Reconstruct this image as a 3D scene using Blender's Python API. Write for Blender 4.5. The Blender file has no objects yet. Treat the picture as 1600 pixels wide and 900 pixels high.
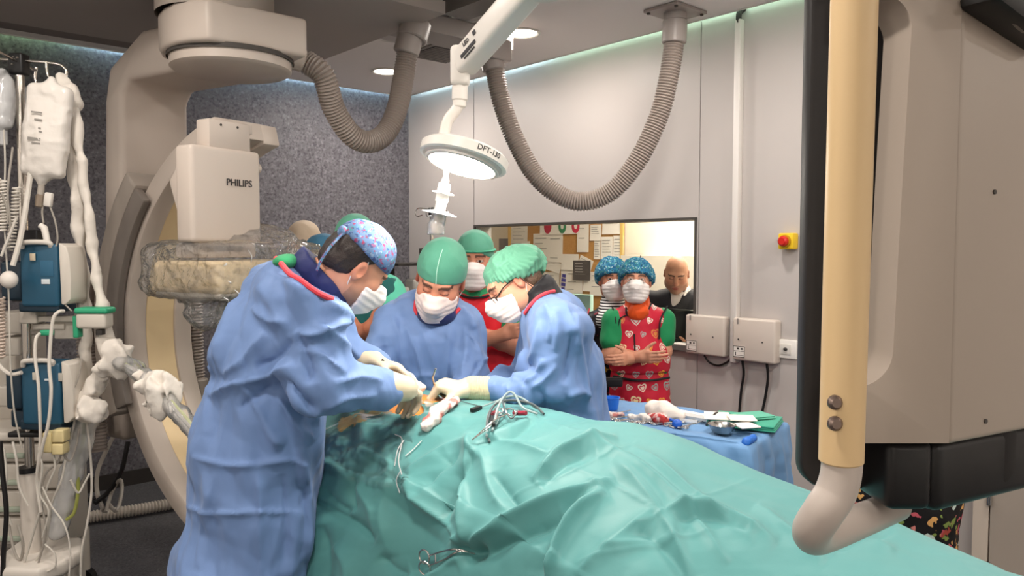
import bpy, bmesh, math, random
import numpy as np
from mathutils import Vector, Matrix, Euler
rng = np.random.default_rng(7)
random.seed(7)
SC = bpy.context.scene
COL = SC.collection
# ------------------------------------------------------------------ camera frame
F = 1205.0                      # focal length in pixels of the 1600 x 900 frame
CH = 1.62                       # camera height
PITCH = math.radians(2.95)
cp_, sp_ = math.cos(PITCH), math.sin(PITCH)
def ray(px, py):
    u = (px - 800.0) / F; v = (450.0 - py) / F
    return np.array([u, cp_ + v * sp_, -sp_ + v * cp_])
def P(px, py, D):
    r = ray(px, py); r = r * (D / r[1])
    return np.array([r[0], r[1], CH + r[2]])
def proj(p):
    p = np.asarray(p, float)
    x, y, z = p[..., 0], p[..., 1], p[..., 2] - CH
    zf = y * cp_ - z * sp_; v = y * sp_ + z * cp_
    return np.stack([800 + F * x / zf, 450 - F * v / zf], -1)
# room axes, seen in camera-aligned world axes
RX = np.array([0.7455, 0.6665, 0.0]); RX /= np.linalg.norm(RX)
RY = np.array([-RX[1], RX[0], 0.0]); UZ = np.array([0, 0, 1.0])
XW, YW, ZC = 3.83, 5.63, 2.905   # right wall, back wall, ceiling
def room(a, b, z): return RX * a + RY * b + UZ * z
def hit(px, py, n, d):
    r = ray(px, py); o = np.array([0, 0, CH])
    t = (d - o @ n) / (r @ n)
    return o + r * t
def on_right(px, py, off=0.0): return hit(px, py, RX, XW - off)
def on_back(px, py, off=0.0): return hit(px, py, RY, YW - off)
def on_z(px, py, z): return hit(px, py, UZ, z)

# ------------------------------------------------------------------ materials
def lin(h):
    if isinstance(h, str):
        h = h.lstrip('#'); c = [int(h[i:i + 2], 16) / 255 for i in (0, 2, 4)]
    else: c = list(h)
    return tuple([(x / 12.92 if x <= 0.04045 else ((x + 0.055) / 1.055) ** 2.4) for x in c] + [1.0])
_M = {}
def _setin(b, k, v):
    if k in b.inputs: b.inputs[k].default_value = v
def mat(name, col, rough=0.5, metal=0.0, spec=0.5, bump=None, mottle=None, trans=0.0, alpha=1.0, emit=None, estr=0.0, sheen=0.0, ior=1.45, coat=0.0, subsurf=0.0):
    """bump=(scale, strength, distance); mottle=(scale, colour2, contrast)"""
    if name in _M: return _M[name]
    m = bpy.data.materials.new(name); m.use_nodes = True; _M[name] = m
    nt = m.node_tree; b = nt.nodes['Principled BSDF']
    c = lin(col)
    b.inputs['Base Color'].default_value = c
    b.inputs['Roughness'].default_value = rough; b.inputs['Metallic'].default_value = metal
    _setin(b, 'Specular IOR Level', spec); _setin(b, 'Transmission Weight', trans); _setin(b, 'Alpha', alpha)
    _setin(b, 'IOR', ior); _setin(b, 'Coat Weight', coat); _setin(b, 'Sheen Weight', sheen); _setin(b, 'Subsurface Weight', subsurf)
    if subsurf: b.inputs['Subsurface Radius'].default_value = (0.01, 0.004, 0.002)
    if emit is not None:
        b.inputs['Emission Color'].default_value = lin(emit); b.inputs['Emission Strength'].default_value = estr
    tc = None
    if bump or mottle:
        tc = nt.nodes.new('ShaderNodeTexCoord')
    if mottle:
        n = nt.nodes.new('ShaderNodeTexNoise'); n.inputs['Scale'].default_value = mottle[0]; n.inputs['Detail'].default_value = 4
        r = nt.nodes.new('ShaderNodeValToRGB'); w = 0.5 / max(mottle[2], 0.01) * 0.5
        r.color_ramp.elements[0].position = max(0, 0.5 - w); r.color_ramp.elements[1].position = min(1, 0.5 + w)
        r.color_ramp.elements[0].color = c; r.color_ramp.elements[1].color = lin(mottle[1])
        nt.links.new(tc.outputs['Object'], n.inputs['Vector']); nt.links.new(n.outputs['Fac'], r.inputs['Fac'])
        nt.links.new(r.outputs['Color'], b.inputs['Base Color'])
    if bump:
        n = nt.nodes.new('ShaderNodeTexNoise'); n.inputs['Scale'].default_value = bump[0]; n.inputs['Detail'].default_value = 5
        bp = nt.nodes.new('ShaderNodeBump'); bp.inputs['Strength'].default_value = bump[1]; bp.inputs['Distance'].default_value = bump[2]
        nt.links.new(tc.outputs['Object'], n.inputs['Vector']); nt.links.new(n.outputs['Fac'], bp.inputs['Height'])
        nt.links.new(bp.outputs['Normal'], b.inputs['Normal'])
    return m
def film(name, haze, rough, bump=None, fres=1.45, tint='#ffffff'):
    """thin clear plastic or glass: see-through, with a glossy skin and a little white haze"""
    if name in _M: return _M[name]
    m = mat(name, tint, rough=rough, spec=.8, bump=bump); nt = m.node_tree; b = nt.nodes['Principled BSDF']; out = nt.nodes['Material Output']
    t = nt.nodes.new('ShaderNodeBsdfTransparent'); mx = nt.nodes.new('ShaderNodeMixShader'); mx2 = nt.nodes.new('ShaderNodeMixShader')
    gl = nt.nodes.new('ShaderNodeBsdfGlossy'); gl.inputs['Roughness'].default_value = rough; fr = nt.nodes.new('ShaderNodeFresnel'); fr.inputs['IOR'].default_value = fres
    if b.inputs['Normal'].is_linked:
        for n in (gl, fr): nt.links.new(b.inputs['Normal'].links[0].from_socket, n.inputs['Normal'])
    mx.inputs[0].default_value = haze
    nt.links.new(t.outputs[0], mx.inputs[1]); nt.links.new(b.outputs[0], mx.inputs[2])
    nt.links.new(fr.outputs[0], mx2.inputs[0]); nt.links.new(mx.outputs[0], mx2.inputs[1]); nt.links.new(gl.outputs[0], mx2.inputs[2])
    nt.links.new(mx2.outputs[0], out.inputs['Surface']); return m
def crumple(m, scale, dist, strength=.6):
    """sharp little creases of stiff non-woven cloth, as a bump"""
    nt = m.node_tree; b = nt.nodes['Principled BSDF']; tc = nt.nodes.new('ShaderNodeTexCoord'); n = nt.nodes.new('ShaderNodeTexNoise'); n.noise_type = 'RIDGED_MULTIFRACTAL'
    n.inputs['Scale'].default_value = scale; n.inputs['Detail'].default_value = 3; n.inputs['Roughness'].default_value = .45
    if 'Distortion' in n.inputs: n.inputs['Distortion'].default_value = .5
    bp = nt.nodes.new('ShaderNodeBump'); bp.inputs['Strength'].default_value = strength; bp.inputs['Distance'].default_value = dist
    if b.inputs['Normal'].is_linked: nt.links.new(b.inputs['Normal'].links[0].from_socket, bp.inputs['Normal'])
    nt.links.new(tc.outputs['Object'], n.inputs['Vector']); nt.links.new(n.outputs['Fac'], bp.inputs['Height']); nt.links.new(bp.outputs['Normal'], b.inputs['Normal']); return m
def attr_mat(name, rough=0.5, spec=0.4, subsurf=0.0, bump=None, attr='Col'):
    if name in _M: return _M[name]
    m = mat(name, '#ffffff', rough=rough, spec=spec, bump=bump, subsurf=subsurf)
    nt = m.node_tree; a = nt.nodes.new('ShaderNodeAttribute'); a.attribute_name = attr
    nt.links.new(a.outputs['Color'], nt.nodes['Principled BSDF'].inputs['Base Color'])
    return m

# ------------------------------------------------------------------ objects
def empty(name, loc, label=None, cat=None, group=None):
    o = bpy.data.objects.new(name, None); COL.objects.link(o); o.location = Vector([float(x) for x in loc]); o.empty_display_size = 0.05
    tag(o, label, cat, group); return o
def tag(o, label=None, cat=None, group=None, kind=None):
    if label: o['label'] = label
    if cat: o['category'] = cat
    if group: o['group'] = group
    if kind: o['kind'] = kind
    return o
_bases = {}
class Geo:
    """verts + faces in world coordinates, with a material index per face"""
    def __init__(s): s.v = []; s.f = []; s.n = 0
    def add(s, v, f):
        v = np.asarray(v, float).reshape(-1, 3); s.v.append(v)
        s.f += [tuple(int(i) + s.n for i in q) for q in f]; s.n += len(v); return s
    def __iadd__(s, o): s.add(*o); return s
    def out(s): return (np.concatenate(s.v) if s.v else np.zeros((0, 3)), s.f)
def mk(name, geo, m, parent=None, smooth=True, angle=40, colors=None, label=None, kind=None):
    v, f = geo.out() if isinstance(geo, Geo) else geo
    v = np.asarray(v, float)
    base = np.zeros(3)
    if parent is not None: base = np.array(_bases.get(parent.name, tuple(parent.matrix_basis.translation)))
    else: base = np.array([*((v.min(0) + v.max(0))[:2] / 2), v[:, 2].min()])
    me = bpy.data.meshes.new(name)
    me.from_pydata((v - base).tolist(), [], [list(map(int, q)) for q in f]); me.update()
    o = bpy.data.objects.new(name, me); COL.objects.link(o)
    if parent is not None: o.parent = parent
    else: o.location = Vector(base.tolist())
    _bases[o.name] = tuple(base)
    for mm in (m if isinstance(m, (list, tuple)) else [m]): me.materials.append(mm)
    if smooth:
        me.shade_smooth()
        if angle is not None: me.set_sharp_from_angle(angle=math.radians(angle))
    if colors is not None:
        at = me.color_attributes.new('Col', 'FLOAT_COLOR', 'POINT')
        c = np.ones((len(v), 4), np.float32); c[:, :3] = colors
        at.data.foreach_set('color', c.ravel())
    if label: o['label'] = label
    if kind: o['kind'] = kind
    return o

# ------------------------------------------------------------------ shapes (verts, faces)
def frame(z, x=None):
    z = np.asarray(z, float); z = z / np.linalg.norm(z)
    if x is None: x = np.array([1.0, 0, 0]) if abs(z[0]) < 0.9 else np.array([0, 1.0, 0])
    x = np.asarray(x, float); x = x - z * (x @ z); x /= np.linalg.norm(x)
    return np.stack([x, np.cross(z, x), z], 1)        # columns
def xf(g, R=None, t=None):
    v, f = g.out() if isinstance(g, Geo) else g
    v = np.asarray(v, float)
    if R is not None: v = v @ np.asarray(R).T
    if t is not None: v = v + np.asarray(t)
    return v, f
def _bm_out(bm):
    bm.verts.index_update(); v = np.array([x.co[:] for x in bm.verts]); f = [tuple(l.vert.index for l in q.loops) for q in bm.faces]
    bm.free(); return v, f
def rbox(size, bev=0.0, seg=2, R=None, t=None):
    bm = bmesh.new(); bmesh.ops.create_cube(bm, size=1.0)
    for v in bm.verts: v.co = Vector((v.co.x * size[0], v.co.y * size[1], v.co.z * size[2]))
    if bev > 0:
        bmesh.ops.bevel(bm, geom=list(bm.edges), offset=min(bev, min(size) * 0.49), segments=seg, profile=0.5, affect='EDGES')
    return xf(_bm_out(bm), R, t)
ROOMR = np.stack([RX, RY, UZ], 1)
def prism(poly, z0, z1, R=None, t=None, bev=0.0, seg=2):
    """2-D polygon extruded along z"""
    bm = bmesh.new()
    vs = [bm.verts.new((p[0], p[1], z0)) for p in poly]; fc = bm.faces.new(vs)
    r = bmesh.ops.extrude_face_region(bm, geom=[fc])
    for e in r['geom']:
        if isinstance(e, bmesh.types.BMVert): e.co.z = z1
    bmesh.ops.recalc_face_normals(bm, faces=list(bm.faces))
    if bev > 0:
        ed = [e for e in bm.edges if len(e.link_faces) == 2 and e.calc_face_angle(0) > 0.6]
        bmesh.ops.bevel(bm, geom=ed, offset=bev, segments=seg, profile=0.5, affect='EDGES', clamp_overlap=True)
    return xf(_bm_out(bm), R, t)
def catmull(pts, n=8):
    pts = np.asarray(pts, float)
    if len(pts) < 3: return np.linspace(pts[0], pts[-1], n + 1)
    p = np.concatenate([[2 * pts[0] - pts[1]], pts, [2 * pts[-1] - pts[-2]]]); out = []
    for i in range(1, len(p) - 2):
        for k in range(n):
            t = k / n
            out.append(0.5 * (2 * p[i] + (p[i + 1] - p[i - 1]) * t + (2 * p[i - 1] - 5 * p[i] + 4 * p[i + 1] - p[i + 2]) * t * t + (3 * p[i] - p[i - 1] - 3 * p[i + 1] + p[i + 2]) * t ** 3))
    out.append(pts[-1]); return np.array(out)
def resample(path, n):
    path = np.asarray(path, float); d = np.r_[0, np.cumsum(np.linalg.norm(np.diff(path, axis=0), axis=1))]
    s = np.linspace(0, d[-1], n)
    return np.stack([np.interp(s, d, path[:, i]) for i in range(path.shape[1])], 1)
def frames_along(path):
    T = np.gradient(path, axis=0); T /= np.linalg.norm(T, axis=1)[:, None] + 1e-12
    N = np.zeros_like(T); n = np.cross(T[0], [0, 0, 1.0])
    if np.linalg.norm(n) < 1e-3: n = np.cross(T[0], [1.0, 0, 0])
    for i in range(len(T)):
        n = n - T[i] * (n @ T[i]); n /= np.linalg.norm(n) + 1e-12; N[i] = n
    return T, N, np.cross(T, N)
def tube(path, r, res=8, cap=True, flat=1.0):
    path = np.asarray(path, float); n = len(path)
    r = np.full(n, r) if np.isscalar(r) else np.asarray(r, float)
    T, N, B = frames_along(path); a = np.arange(res) / res * 2 * math.pi
    v = path[:, None] + r[:, None, None] * (np.cos(a)[None, :, None] * N[:, None] + flat * np.sin(a)[None, :, None] * B[:, None])
    v = v.reshape(-1, 3); f = []
    for i in range(n - 1):
        for j in range(res):
            k = (j + 1) % res; f.append((i * res + j, i * res + k, (i + 1) * res + k, (i + 1) * res + j))
    if cap: f.append(tuple(range(res))[::-1]); f.append(tuple((n - 1) * res + j for j in range(res)))
    return v, f
def cable(pts, r, res=7, n=8): return tube(catmull(pts, n), r, res)
def lathe(prof, res=32, R=None, t=None):
    """profile of (radius, z) turned about z; radius 0 ends close"""
    v = []; f = []; rings = []
    for (r, z) in prof:
        if r < 1e-6: rings.append([len(v)]); v.append((0, 0, z))
        else:
            s = len(v); rings.append(list(range(s, s + res)))
            for j in range(res):
                a = j / res * 2 * math.pi; v.append((r * math.cos(a), r * math.sin(a), z))
    for A, B in zip(rings[:-1], rings[1:]):
        for j in range(res):
            k = (j + 1) % res
            if len(A) == 1 and len(B) == 1: continue
            if len(A) == 1: f.append((A[0], B[k], B[j]))
            elif len(B) == 1: f.append((A[j], A[k], B[0]))
            else: f.append((A[j], A[k], B[k], B[j]))
    return xf((np.array(v), f), R, t)
def cyl(a, b, r, res=20, r2=None, bev=0.0):
    a = np.asarray(a, float); b = np.asarray(b, float); L = np.linalg.norm(b - a); r2 = r if r2 is None else r2
    e = min(bev, L * .4)
    prof = [(0, 0), (r - e, 0), (r, e), (r2, L - e), (r2 - e, L), (0, L)] if e > 0 else [(0, 0), (r, 0), (r2, L), (0, L)]
    return lathe(prof, res, frame(b - a), a)
def ball(c, r, res=16, R=None):
    r = np.array([r] * 3 if np.isscalar(r) else r, float)
    prof = [(math.sin(i / (res // 2) * math.pi), -math.cos(i / (res // 2) * math.pi)) for i in range(res // 2 + 1)]
    prof[0] = (0, -1); prof[-1] = (0, 1)
    v, f = lathe(prof, res); v = v * r
    return xf((v, f), R, c)
def grid_faces(nu, nv, wrap=False):
    f = []
    for i in range(nu - 1):
        for j in range(nv if wrap else nv - 1):
            k = (j + 1) % nv; f.append((i * nv + j, (i + 1) * nv + j, (i + 1) * nv + k, i * nv + k))
    return f
def sheet(pos, thick=0.0):
    """pos: (nu,nv,3) surface; thick > 0 gives it a back side"""
    nu, nv = pos.shape[:2]; v = pos.reshape(-1, 3); f = grid_faces(nu, nv)
    if thick <= 0: return v, f
    n = grid_normals(pos).reshape(-1, 3); v2 = v - n * thick; N = len(v)
    g = [tuple(i + N for i in q[::-1]) for q in f]; rim = []
    b = [i * nv for i in range(nu)] + [(nu - 1) * nv + j for j in range(1, nv)] + [i * nv + nv - 1 for i in range(nu - 2, -1, -1)] + [j for j in range(nv - 2, 0, -1)]
    for a, c in zip(b, b[1:] + b[:1]): rim.append((a, a + N, c + N, c))
    return np.concatenate([v, v2]), f + g + [q[::-1] for q in rim]
def grid_normals(pos):
    du = np.gradient(pos, axis=0); dv = np.gradient(pos, axis=1); n = np.cross(du, dv)
    return n / (np.linalg.norm(n, axis=-1, keepdims=True) + 1e-12)
def text_geo(s, size, origin, xdir, ydir, depth=0.0008, align='CENTER'):
    cu = bpy.data.curves.new('lettering', 'FONT'); cu.body = s; cu.size = size; cu.align_x = align; cu.align_y = 'CENTER'; cu.extrude = depth; cu.resolution_u = 3
    o = bpy.data.objects.new('lettering', cu); COL.objects.link(o)
    dg = bpy.context.evaluated_depsgraph_get(); me = bpy.data.meshes.new_from_object(o.evaluated_get(dg))
    v = np.array([x.co[:] for x in me.vertices]); f = [tuple(p.vertices) for p in me.polygons]
    bpy.data.objects.remove(o); bpy.data.curves.remove(cu); bpy.data.meshes.remove(me)
    xdir = np.asarray(xdir, float) / np.linalg.norm(xdir); ydir = np.asarray(ydir, float); ydir = ydir - xdir * (ydir @ xdir); ydir /= np.linalg.norm(ydir)
    return xf((v, f), np.stack([xdir, ydir, np.cross(xdir, ydir)], 1), origin)

# ------------------------------------------------------------------ noise
_perm = rng.random((64, 64, 64)).astype(np.float32)
def vnoise(p):
    """smooth value noise in [-1,1]"""
    p = np.asarray(p, np.float32); i = np.floor(p).astype(np.int64); f = p - i; f = f * f * f * (f * (f * 6 - 15) + 10); i &= 63; j = (i + 1) & 63
    x, y, z = f[..., 0], f[..., 1], f[..., 2]; q = _perm
    def L(a, b, t): return a + (b - a) * t
    c0 = L(L(q[i[..., 0], i[..., 1], i[..., 2]], q[j[..., 0], i[..., 1], i[..., 2]], x), L(q[i[..., 0], j[..., 1], i[..., 2]], q[j[..., 0], j[..., 1], i[..., 2]], x), y)
    c1 = L(L(q[i[..., 0], i[..., 1], j[..., 2]], q[j[..., 0], i[..., 1], j[..., 2]], x), L(q[i[..., 0], j[..., 1], j[..., 2]], q[j[..., 0], j[..., 1], j[..., 2]], x), y)
    return L(c0, c1, z) * 2 - 1
def fbm(p, oct=3):
    a = 0; w = 1.0
    for k in range(oct): a = a + w * vnoise(p * 2 ** k + 17.3 * k); w *= 0.5
    return a
def ridged(p, oct=2, sharp=1.0):
    a = 0; w = 1.0
    for k in range(oct):
        n = 1 - np.abs(vnoise(p * 1.9 ** k + 9.1 * k)) * 1.6; a = a + w * np.sign(n) * np.abs(n) ** sharp; w *= 0.5
    return a - 0.45

def paper(p, freq, seed=0, n=6):
    """crumpled stiff cloth: flat facets meeting in sharp creases"""
    r = np.random.default_rng(100 + seed); s = np.zeros(len(p)); p = np.asarray(p, float)
    for k in range(n):
        d = r.normal(size=3); d /= np.linalg.norm(d); fq = freq * r.uniform(.7, 1.5)
        w = p @ d * fq + .55 * fbm(p * freq * .45 + 13.7 * k, 2) + r.uniform(0, 1)
        t = np.abs((w % 1) * 2 - 1) - .5; m = np.clip(.35 + 1.5 * vnoise(p * freq * .35 + 31.1 * k + 5), 0, 1); s += t * m
    return s
# ------------------------------------------------------------------ SDF modelling
def s_cone(a, b, r1, r2=None, sq=None):
    """tapered capsule"""
    a = np.asarray(a, np.float32); b = np.asarray(b, np.float32); r2 = r1 if r2 is None else r2; ba = b - a; l2 = float(ba @ ba) + 1e-12
    def f(p):
        h = np.clip((p - a) @ ba / l2, 0, 1); q = p - a - h[:, None] * ba
        return np.sqrt((q * q).sum(1)) - (r1 + (r2 - r1) * h)
    return f
def s_flat(a, b, w1, d1, w2, d2, ax):
    """tapered capsule with an elliptic section: half-width w along ax, half-depth d across"""
    a = np.asarray(a, np.float32); b = np.asarray(b, np.float32); ba = b - a; l2 = float(ba @ ba) + 1e-12; L = math.sqrt(l2)
    t = ba / L; ax = np.asarray(ax, np.float32); ax = ax - t * (ax @ t); ax = ax / np.linalg.norm(ax); ay = np.cross(t, ax).astype(np.float32)
    def f(p):
        q = p - a; h0 = q @ t; h = np.clip(h0 / L, 0, 1); w = w1 + (w2 - w1) * h; d = d1 + (d2 - d1) * h
        x = (q @ ax) / w; y = (q @ ay) / d; z = (h0 - h * L) / np.minimum(w, d)
        k0 = np.sqrt(x * x + y * y + z * z); k1 = np.sqrt((x / w) ** 2 + (y / d) ** 2 + (z / np.minimum(w, d)) ** 2) + 1e-9
        return k0 * (k0 - 1) / k1
    return f
def s_ell(c, r, R=None):
    c = np.asarray(c, np.float32); r = np.asarray(r, np.float32); R = np.eye(3, dtype=np.float32) if R is None else np.asarray(R, np.float32)
    def f(p):
        q = (p - c) @ R; k0 = np.sqrt(((q / r) ** 2).sum(1)); k1 = np.sqrt(((q / r ** 2) ** 2).sum(1)) + 1e-9
        return k0 * (k0 - 1) / k1
    return f
def s_box(c, h, rad=0.0, R=None):
    c = np.asarray(c, np.float32); h = np.asarray(h, np.float32) - rad; R = np.eye(3, dtype=np.float32) if R is None else np.asarray(R, np.float32)
    def f(p):
        q = np.abs((p - c) @ R) - h
        return np.sqrt((np.maximum(q, 0) ** 2).sum(1)) + np.minimum(q.max(1), 0) - rad
    return f
def s_plane(c, n):
    """negative on the side the normal points away from"""
    c = np.asarray(c, np.float32); n = np.asarray(n, np.float32); n = n / np.linalg.norm(n)
    return lambda p: (p - c) @ n
class SDF:
    def __init__(s): s.ops = []
    def u(s, f, k=0.02): s.ops.append(('u', f, k)); return s
    def sub(s, f, k=0.01): s.ops.append(('s', f, k)); return s
    def cut(s, f, k=0.004): s.ops.append(('i', f, k)); return s
    def off(s, a): s.ops.append(('o', a, 0)); return s
    def disp(s, f): s.ops.append(('d', f, 0)); return s
    def copy(s): t = SDF(); t.ops = list(s.ops); return t
    def __call__(s, p):
        d = np.full(len(p), 9.0, np.float32)
        for (kind, f, k) in s.ops:
            if kind == 'o': d = d - f; continue
            if kind == 'd': d = d - f(p); continue
            e = f(p)
            if kind == 'u': h = np.maximum(k - np.abs(d - e), 0) / k; d = np.minimum(d, e) - h * h * k * 0.25
            else:
                if kind == 's': e = -e
                h = np.maximum(k - np.abs(d - e), 0) / k; d = np.maximum(d, e) + h * h * k * 0.25
        return d
    def mesh(s, lo, hi, h, smooth=1):
        lo = np.asarray(lo, np.float32); hi = np.asarray(hi, np.float32); B = 8
        nb = np.ceil((hi - lo) / (h * B)).astype(int); n = nb * B + 1
        bc = np.stack(np.meshgrid(*[np.arange(k) for k in nb], indexing='ij'), -1).reshape(-1, 3)
        dc = s((lo + (bc + 0.5) * h * B).astype(np.float32))
        near = np.abs(dc) < h * B * 1.35 + 0.012
        val = np.where(dc > 0, 1.0, -1.0).astype(np.float32).reshape(nb)
        V = np.ones(n, np.float32); V[:-1, :-1, :-1] = np.repeat(np.repeat(np.repeat(val, B, 0), B, 1), B, 2)
        off = np.stack(np.meshgrid(*[np.arange(B + 1)] * 3, indexing='ij'), -1).reshape(-1, 3)
        kb = bc[near] * B
        for c in range(0, len(kb), 600):
            idx = (kb[c:c + 600, None] + off[None]).reshape(-1, 3)
            V[idx[:, 0], idx[:, 1], idx[:, 2]] = s((lo + idx * h).astype(np.float32))
        V[0], V[-1], V[:, 0], V[:, -1], V[:, :, 0], V[:, :, -1] = 1, 1, 1, 1, 1, 1
        S = V < 0
        C = np.zeros(np.array(n) - 1, np.uint8)
        for i in (0, 1):
            for j in (0, 1):
                for k in (0, 1): C += S[i:n[0] - 1 + i, j:n[1] - 1 + j, k:n[2] - 1 + k]
        cells = np.argwhere((C > 0) & (C < 8)); ID = np.full(C.shape, -1, np.int64); ID[tuple(cells.T)] = np.arange(len(cells))
        acc = np.zeros((len(cells), 3)); cnt = np.zeros(len(cells))
        cor = [(i, j, k) for i in (0, 1) for j in (0, 1) for k in (0, 1)]
        for a in cor:
            for ax in range(3):
                if a[ax]: continue
                b = list(a); b[ax] = 1
                va = V[tuple((cells + a).T)]; vb = V[tuple((cells + b).T)]; m = (va < 0) != (vb < 0)
                t = va / (va - vb + 1e-20); q = np.tile(np.array(a, float), (len(cells), 1)); q[:, ax] = t
                acc[m] += q[m]; cnt[m] += 1
        v = lo + (cells + acc / cnt[:, None]) * h
        F_ = []
        for ax in range(3):
            o1, o2 = [x for x in range(3) if x != ax]
            sl0 = [slice(1, -1)] * 3; sl0[ax] = slice(0, -1); sl1 = list(sl0); sl1[ax] = slice(1, None)
            A, Bv = S[tuple(sl0)], S[tuple(sl1)]
            e = np.argwhere(A != Bv)
            if not len(e): continue
            inside = A[tuple(e.T)]; e = e.copy(); e[:, o1] += 1; e[:, o2] += 1
            def cid(d1, d2):
                q = e.copy(); q[:, o1] -= d1; q[:, o2] -= d2; return ID[tuple(q.T)]
            quad = np.stack([cid(1, 1), cid(0, 1), cid(0, 0), cid(1, 0)], 1)
            flip = inside if ax != 1 else ~inside
            quad[~flip] = quad[~flip][:, ::-1]
            F_.append(quad)
        Fq = np.concatenate(F_); Fq = Fq[(Fq >= 0).all(1)]
        for _ in range(smooth): v = lap(v, Fq, 0.5)
        return v, Fq
def lap(v, f, w):
    s = np.zeros_like(v); c = np.zeros(len(v))
    for a in range(4):
        for b in ((a + 1) % 4, (a - 1) % 4): np.add.at(s, f[:, a], v[f[:, b]]); np.add.at(c, f[:, a], 1)
    c[c == 0] = 1
    return v * (1 - w) + w * s / c[:, None]
def vnormals(v, f):
    f = np.asarray(f); n = np.cross(v[f[:, 2]] - v[f[:, 0]], v[f[:, 3]] - v[f[:, 1]]); o = np.zeros_like(v)
    for a in range(4): np.add.at(o, f[:, a], n)
    return o / (np.linalg.norm(o, axis=1)[:, None] + 1e-12)
def seg_dist(q, line):
    """distance of 2-D or 3-D points q to a polyline, signed side (2-D), and 0..1 run along it"""
    best = np.full(len(q), 1e9); side = np.zeros(len(q)); run = np.zeros(len(q)); L = np.asarray(line, float); n = len(L) - 1
    for i in range(n):
        a, b = L[i], L[i + 1]; ba = b - a; h = np.clip((q - a) @ ba / (ba @ ba + 1e-12), 0, 1); e = q - a - h[:, None] * ba; d = np.sqrt((e * e).sum(1))
        m = d < best; best[m] = d[m]; run[m] = (i + h[m]) / n
        if q.shape[1] == 2: side[m] = np.sign(ba[0] * e[m, 1] - ba[1] * e[m, 0])
    return best, side, run
def creases(v, n, lines, face=None):
    """cloth folds: each (polyline in photo pixels, width px, height m [, step m]) raises a sharp fold on the surface seen there"""
    q = proj(v); out = v.copy(); facing = np.ones(len(v)) if face is None else face
    for ln in lines:
        pts, w, amp = ln[:3]; step = ln[3] if len(ln) > 3 else 0.0
        pts = catmull(np.array(pts, float), 5) if len(pts) > 2 else np.array(pts, float)
        d, sd, run = seg_dist(q, pts); x = d / w; taper = np.clip(np.minimum(run, 1 - run) * 5, 0, 1) ** 0.6
        prof = np.exp(-(np.sqrt(x * x + .02) - .14) * 1.45) * amp + step * sd * np.exp(-x * 1.1) * np.clip(x * 3, 0, 1)
        out += n * (prof * taper * facing)[:, None]
    return out
# ================================================================== THE ROOM
A0, B0 = -2.6, -3.2             # the two walls behind the camera (room coordinates)
def nodes_speckle(name, base, dark, light, scale, rough):
    m = mat(name, base, rough=rough, spec=0.3); nt = m.node_tree; b = nt.nodes['Principled BSDF']
    tc = nt.nodes.new('ShaderNodeTexCoord'); out = None
    n1 = nt.nodes.new('ShaderNodeTexVoronoi'); n1.inputs['Scale'].default_value = scale
    n2 = nt.nodes.new('ShaderNodeTexNoise'); n2.inputs['Scale'].default_value = scale * 1.6; n2.inputs['Detail'].default_value = 3
    n3 = nt.nodes.new('ShaderNodeTexNoise'); n3.inputs['Scale'].default_value = 2.0
    for n in (n1, n2, n3): nt.links.new(tc.outputs['Object'], n.inputs['Vector'])
    r = nt.nodes.new('ShaderNodeValToRGB'); cr = r.color_ramp; cr.interpolation = 'LINEAR'
    cr.elements[0].position = 0.36; cr.elements[0].color = lin(dark); cr.elements[1].position = 0.45; cr.elements[1].color = lin(base)
    e = cr.elements.new(0.56); e.color = lin(base); e = cr.elements.new(0.66); e.color = lin(light)
    nt.links.new(n2.outputs['Fac'], r.inputs['Fac'])
    mx = nt.nodes.new('ShaderNodeMixRGB'); mx.blend_type = 'MULTIPLY'; mx.inputs['Fac'].default_value = 0.35
    bw = nt.nodes.new('ShaderNodeRGBToBW'); nt.links.new(n1.outputs['Color'], bw.inputs['Color'])
    nt.links.new(r.outputs['Color'], mx.inputs['Color1']); nt.links.new(bw.outputs['Val'], mx.inputs['Color2'])
    nt.links.new(mx.outputs['Color'], b.inputs['Base Color']); return m
M_granite = nodes_speckle('granite_vinyl', '#726f74', '#57545a', '#87848a', 34, 0.5)
M_floor = nodes_speckle('floor_vinyl', '#5d5c5e', '#47464a', '#717074', 70, 0.42)
M_panel = mat('wall_panel', '#bdb6b2', rough=0.42, spec=0.4, mottle=(1.3, '#b8b1ae', 0.5))
M_gap = mat('panel_gap', '#3a3634', rough=0.8)
M_ceil = mat('ceiling_paint', '#efe9e6', rough=0.7)
M_dark = mat('dark_metal', '#332f2d', rough=0.5)
M_white = mat('white_paint', '#e9e5df', rough=0.55)
M_wplastic = mat('white_plastic', '#ece8e2', rough=0.35)
M_steel = mat('steel', '#c9c6c2', rough=0.22, metal=1.0)
M_black = mat('black_plastic', '#141314', rough=0.45)
def struct(name, geo, m, smooth=False, **k):
    o = mk(name, geo, m, smooth=smooth, **k); o['kind'] = 'structure'; return o
def rslab(a0, a1, b0, b1, z0, z1):
    return rbox((a1 - a0, b1 - b0, z1 - z0), 0, R=ROOMR, t=room((a0 + a1) / 2, (b0 + b1) / 2, (z0 + z1) / 2))
ZT = 3.08                                              # top of the light cove
BCR = 6.7
struct('floor', rslab(A0, XW + 2.3, B0, BCR + .1, -0.06, 0.0), M_floor)
struct('wall_back', rslab(A0, XW + .1, YW, YW + 0.1, 0, ZT), M_granite)
struct('wall_left', rslab(A0 - 0.1, A0, B0, YW, 0, ZT), M_white)
struct('wall_front', rslab(A0, XW + 2.3, B0 - 0.1, B0, 0, ZT), M_white)
g = Geo(); GAPW = 0.09
g += rslab(A0, XW - GAPW, B0, YW - GAPW, ZC, ZC + 0.02)
g += rslab(A0, XW + .02, B0, YW, ZT, ZT + 0.05)
struct('ceiling', g, M_ceil)
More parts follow.
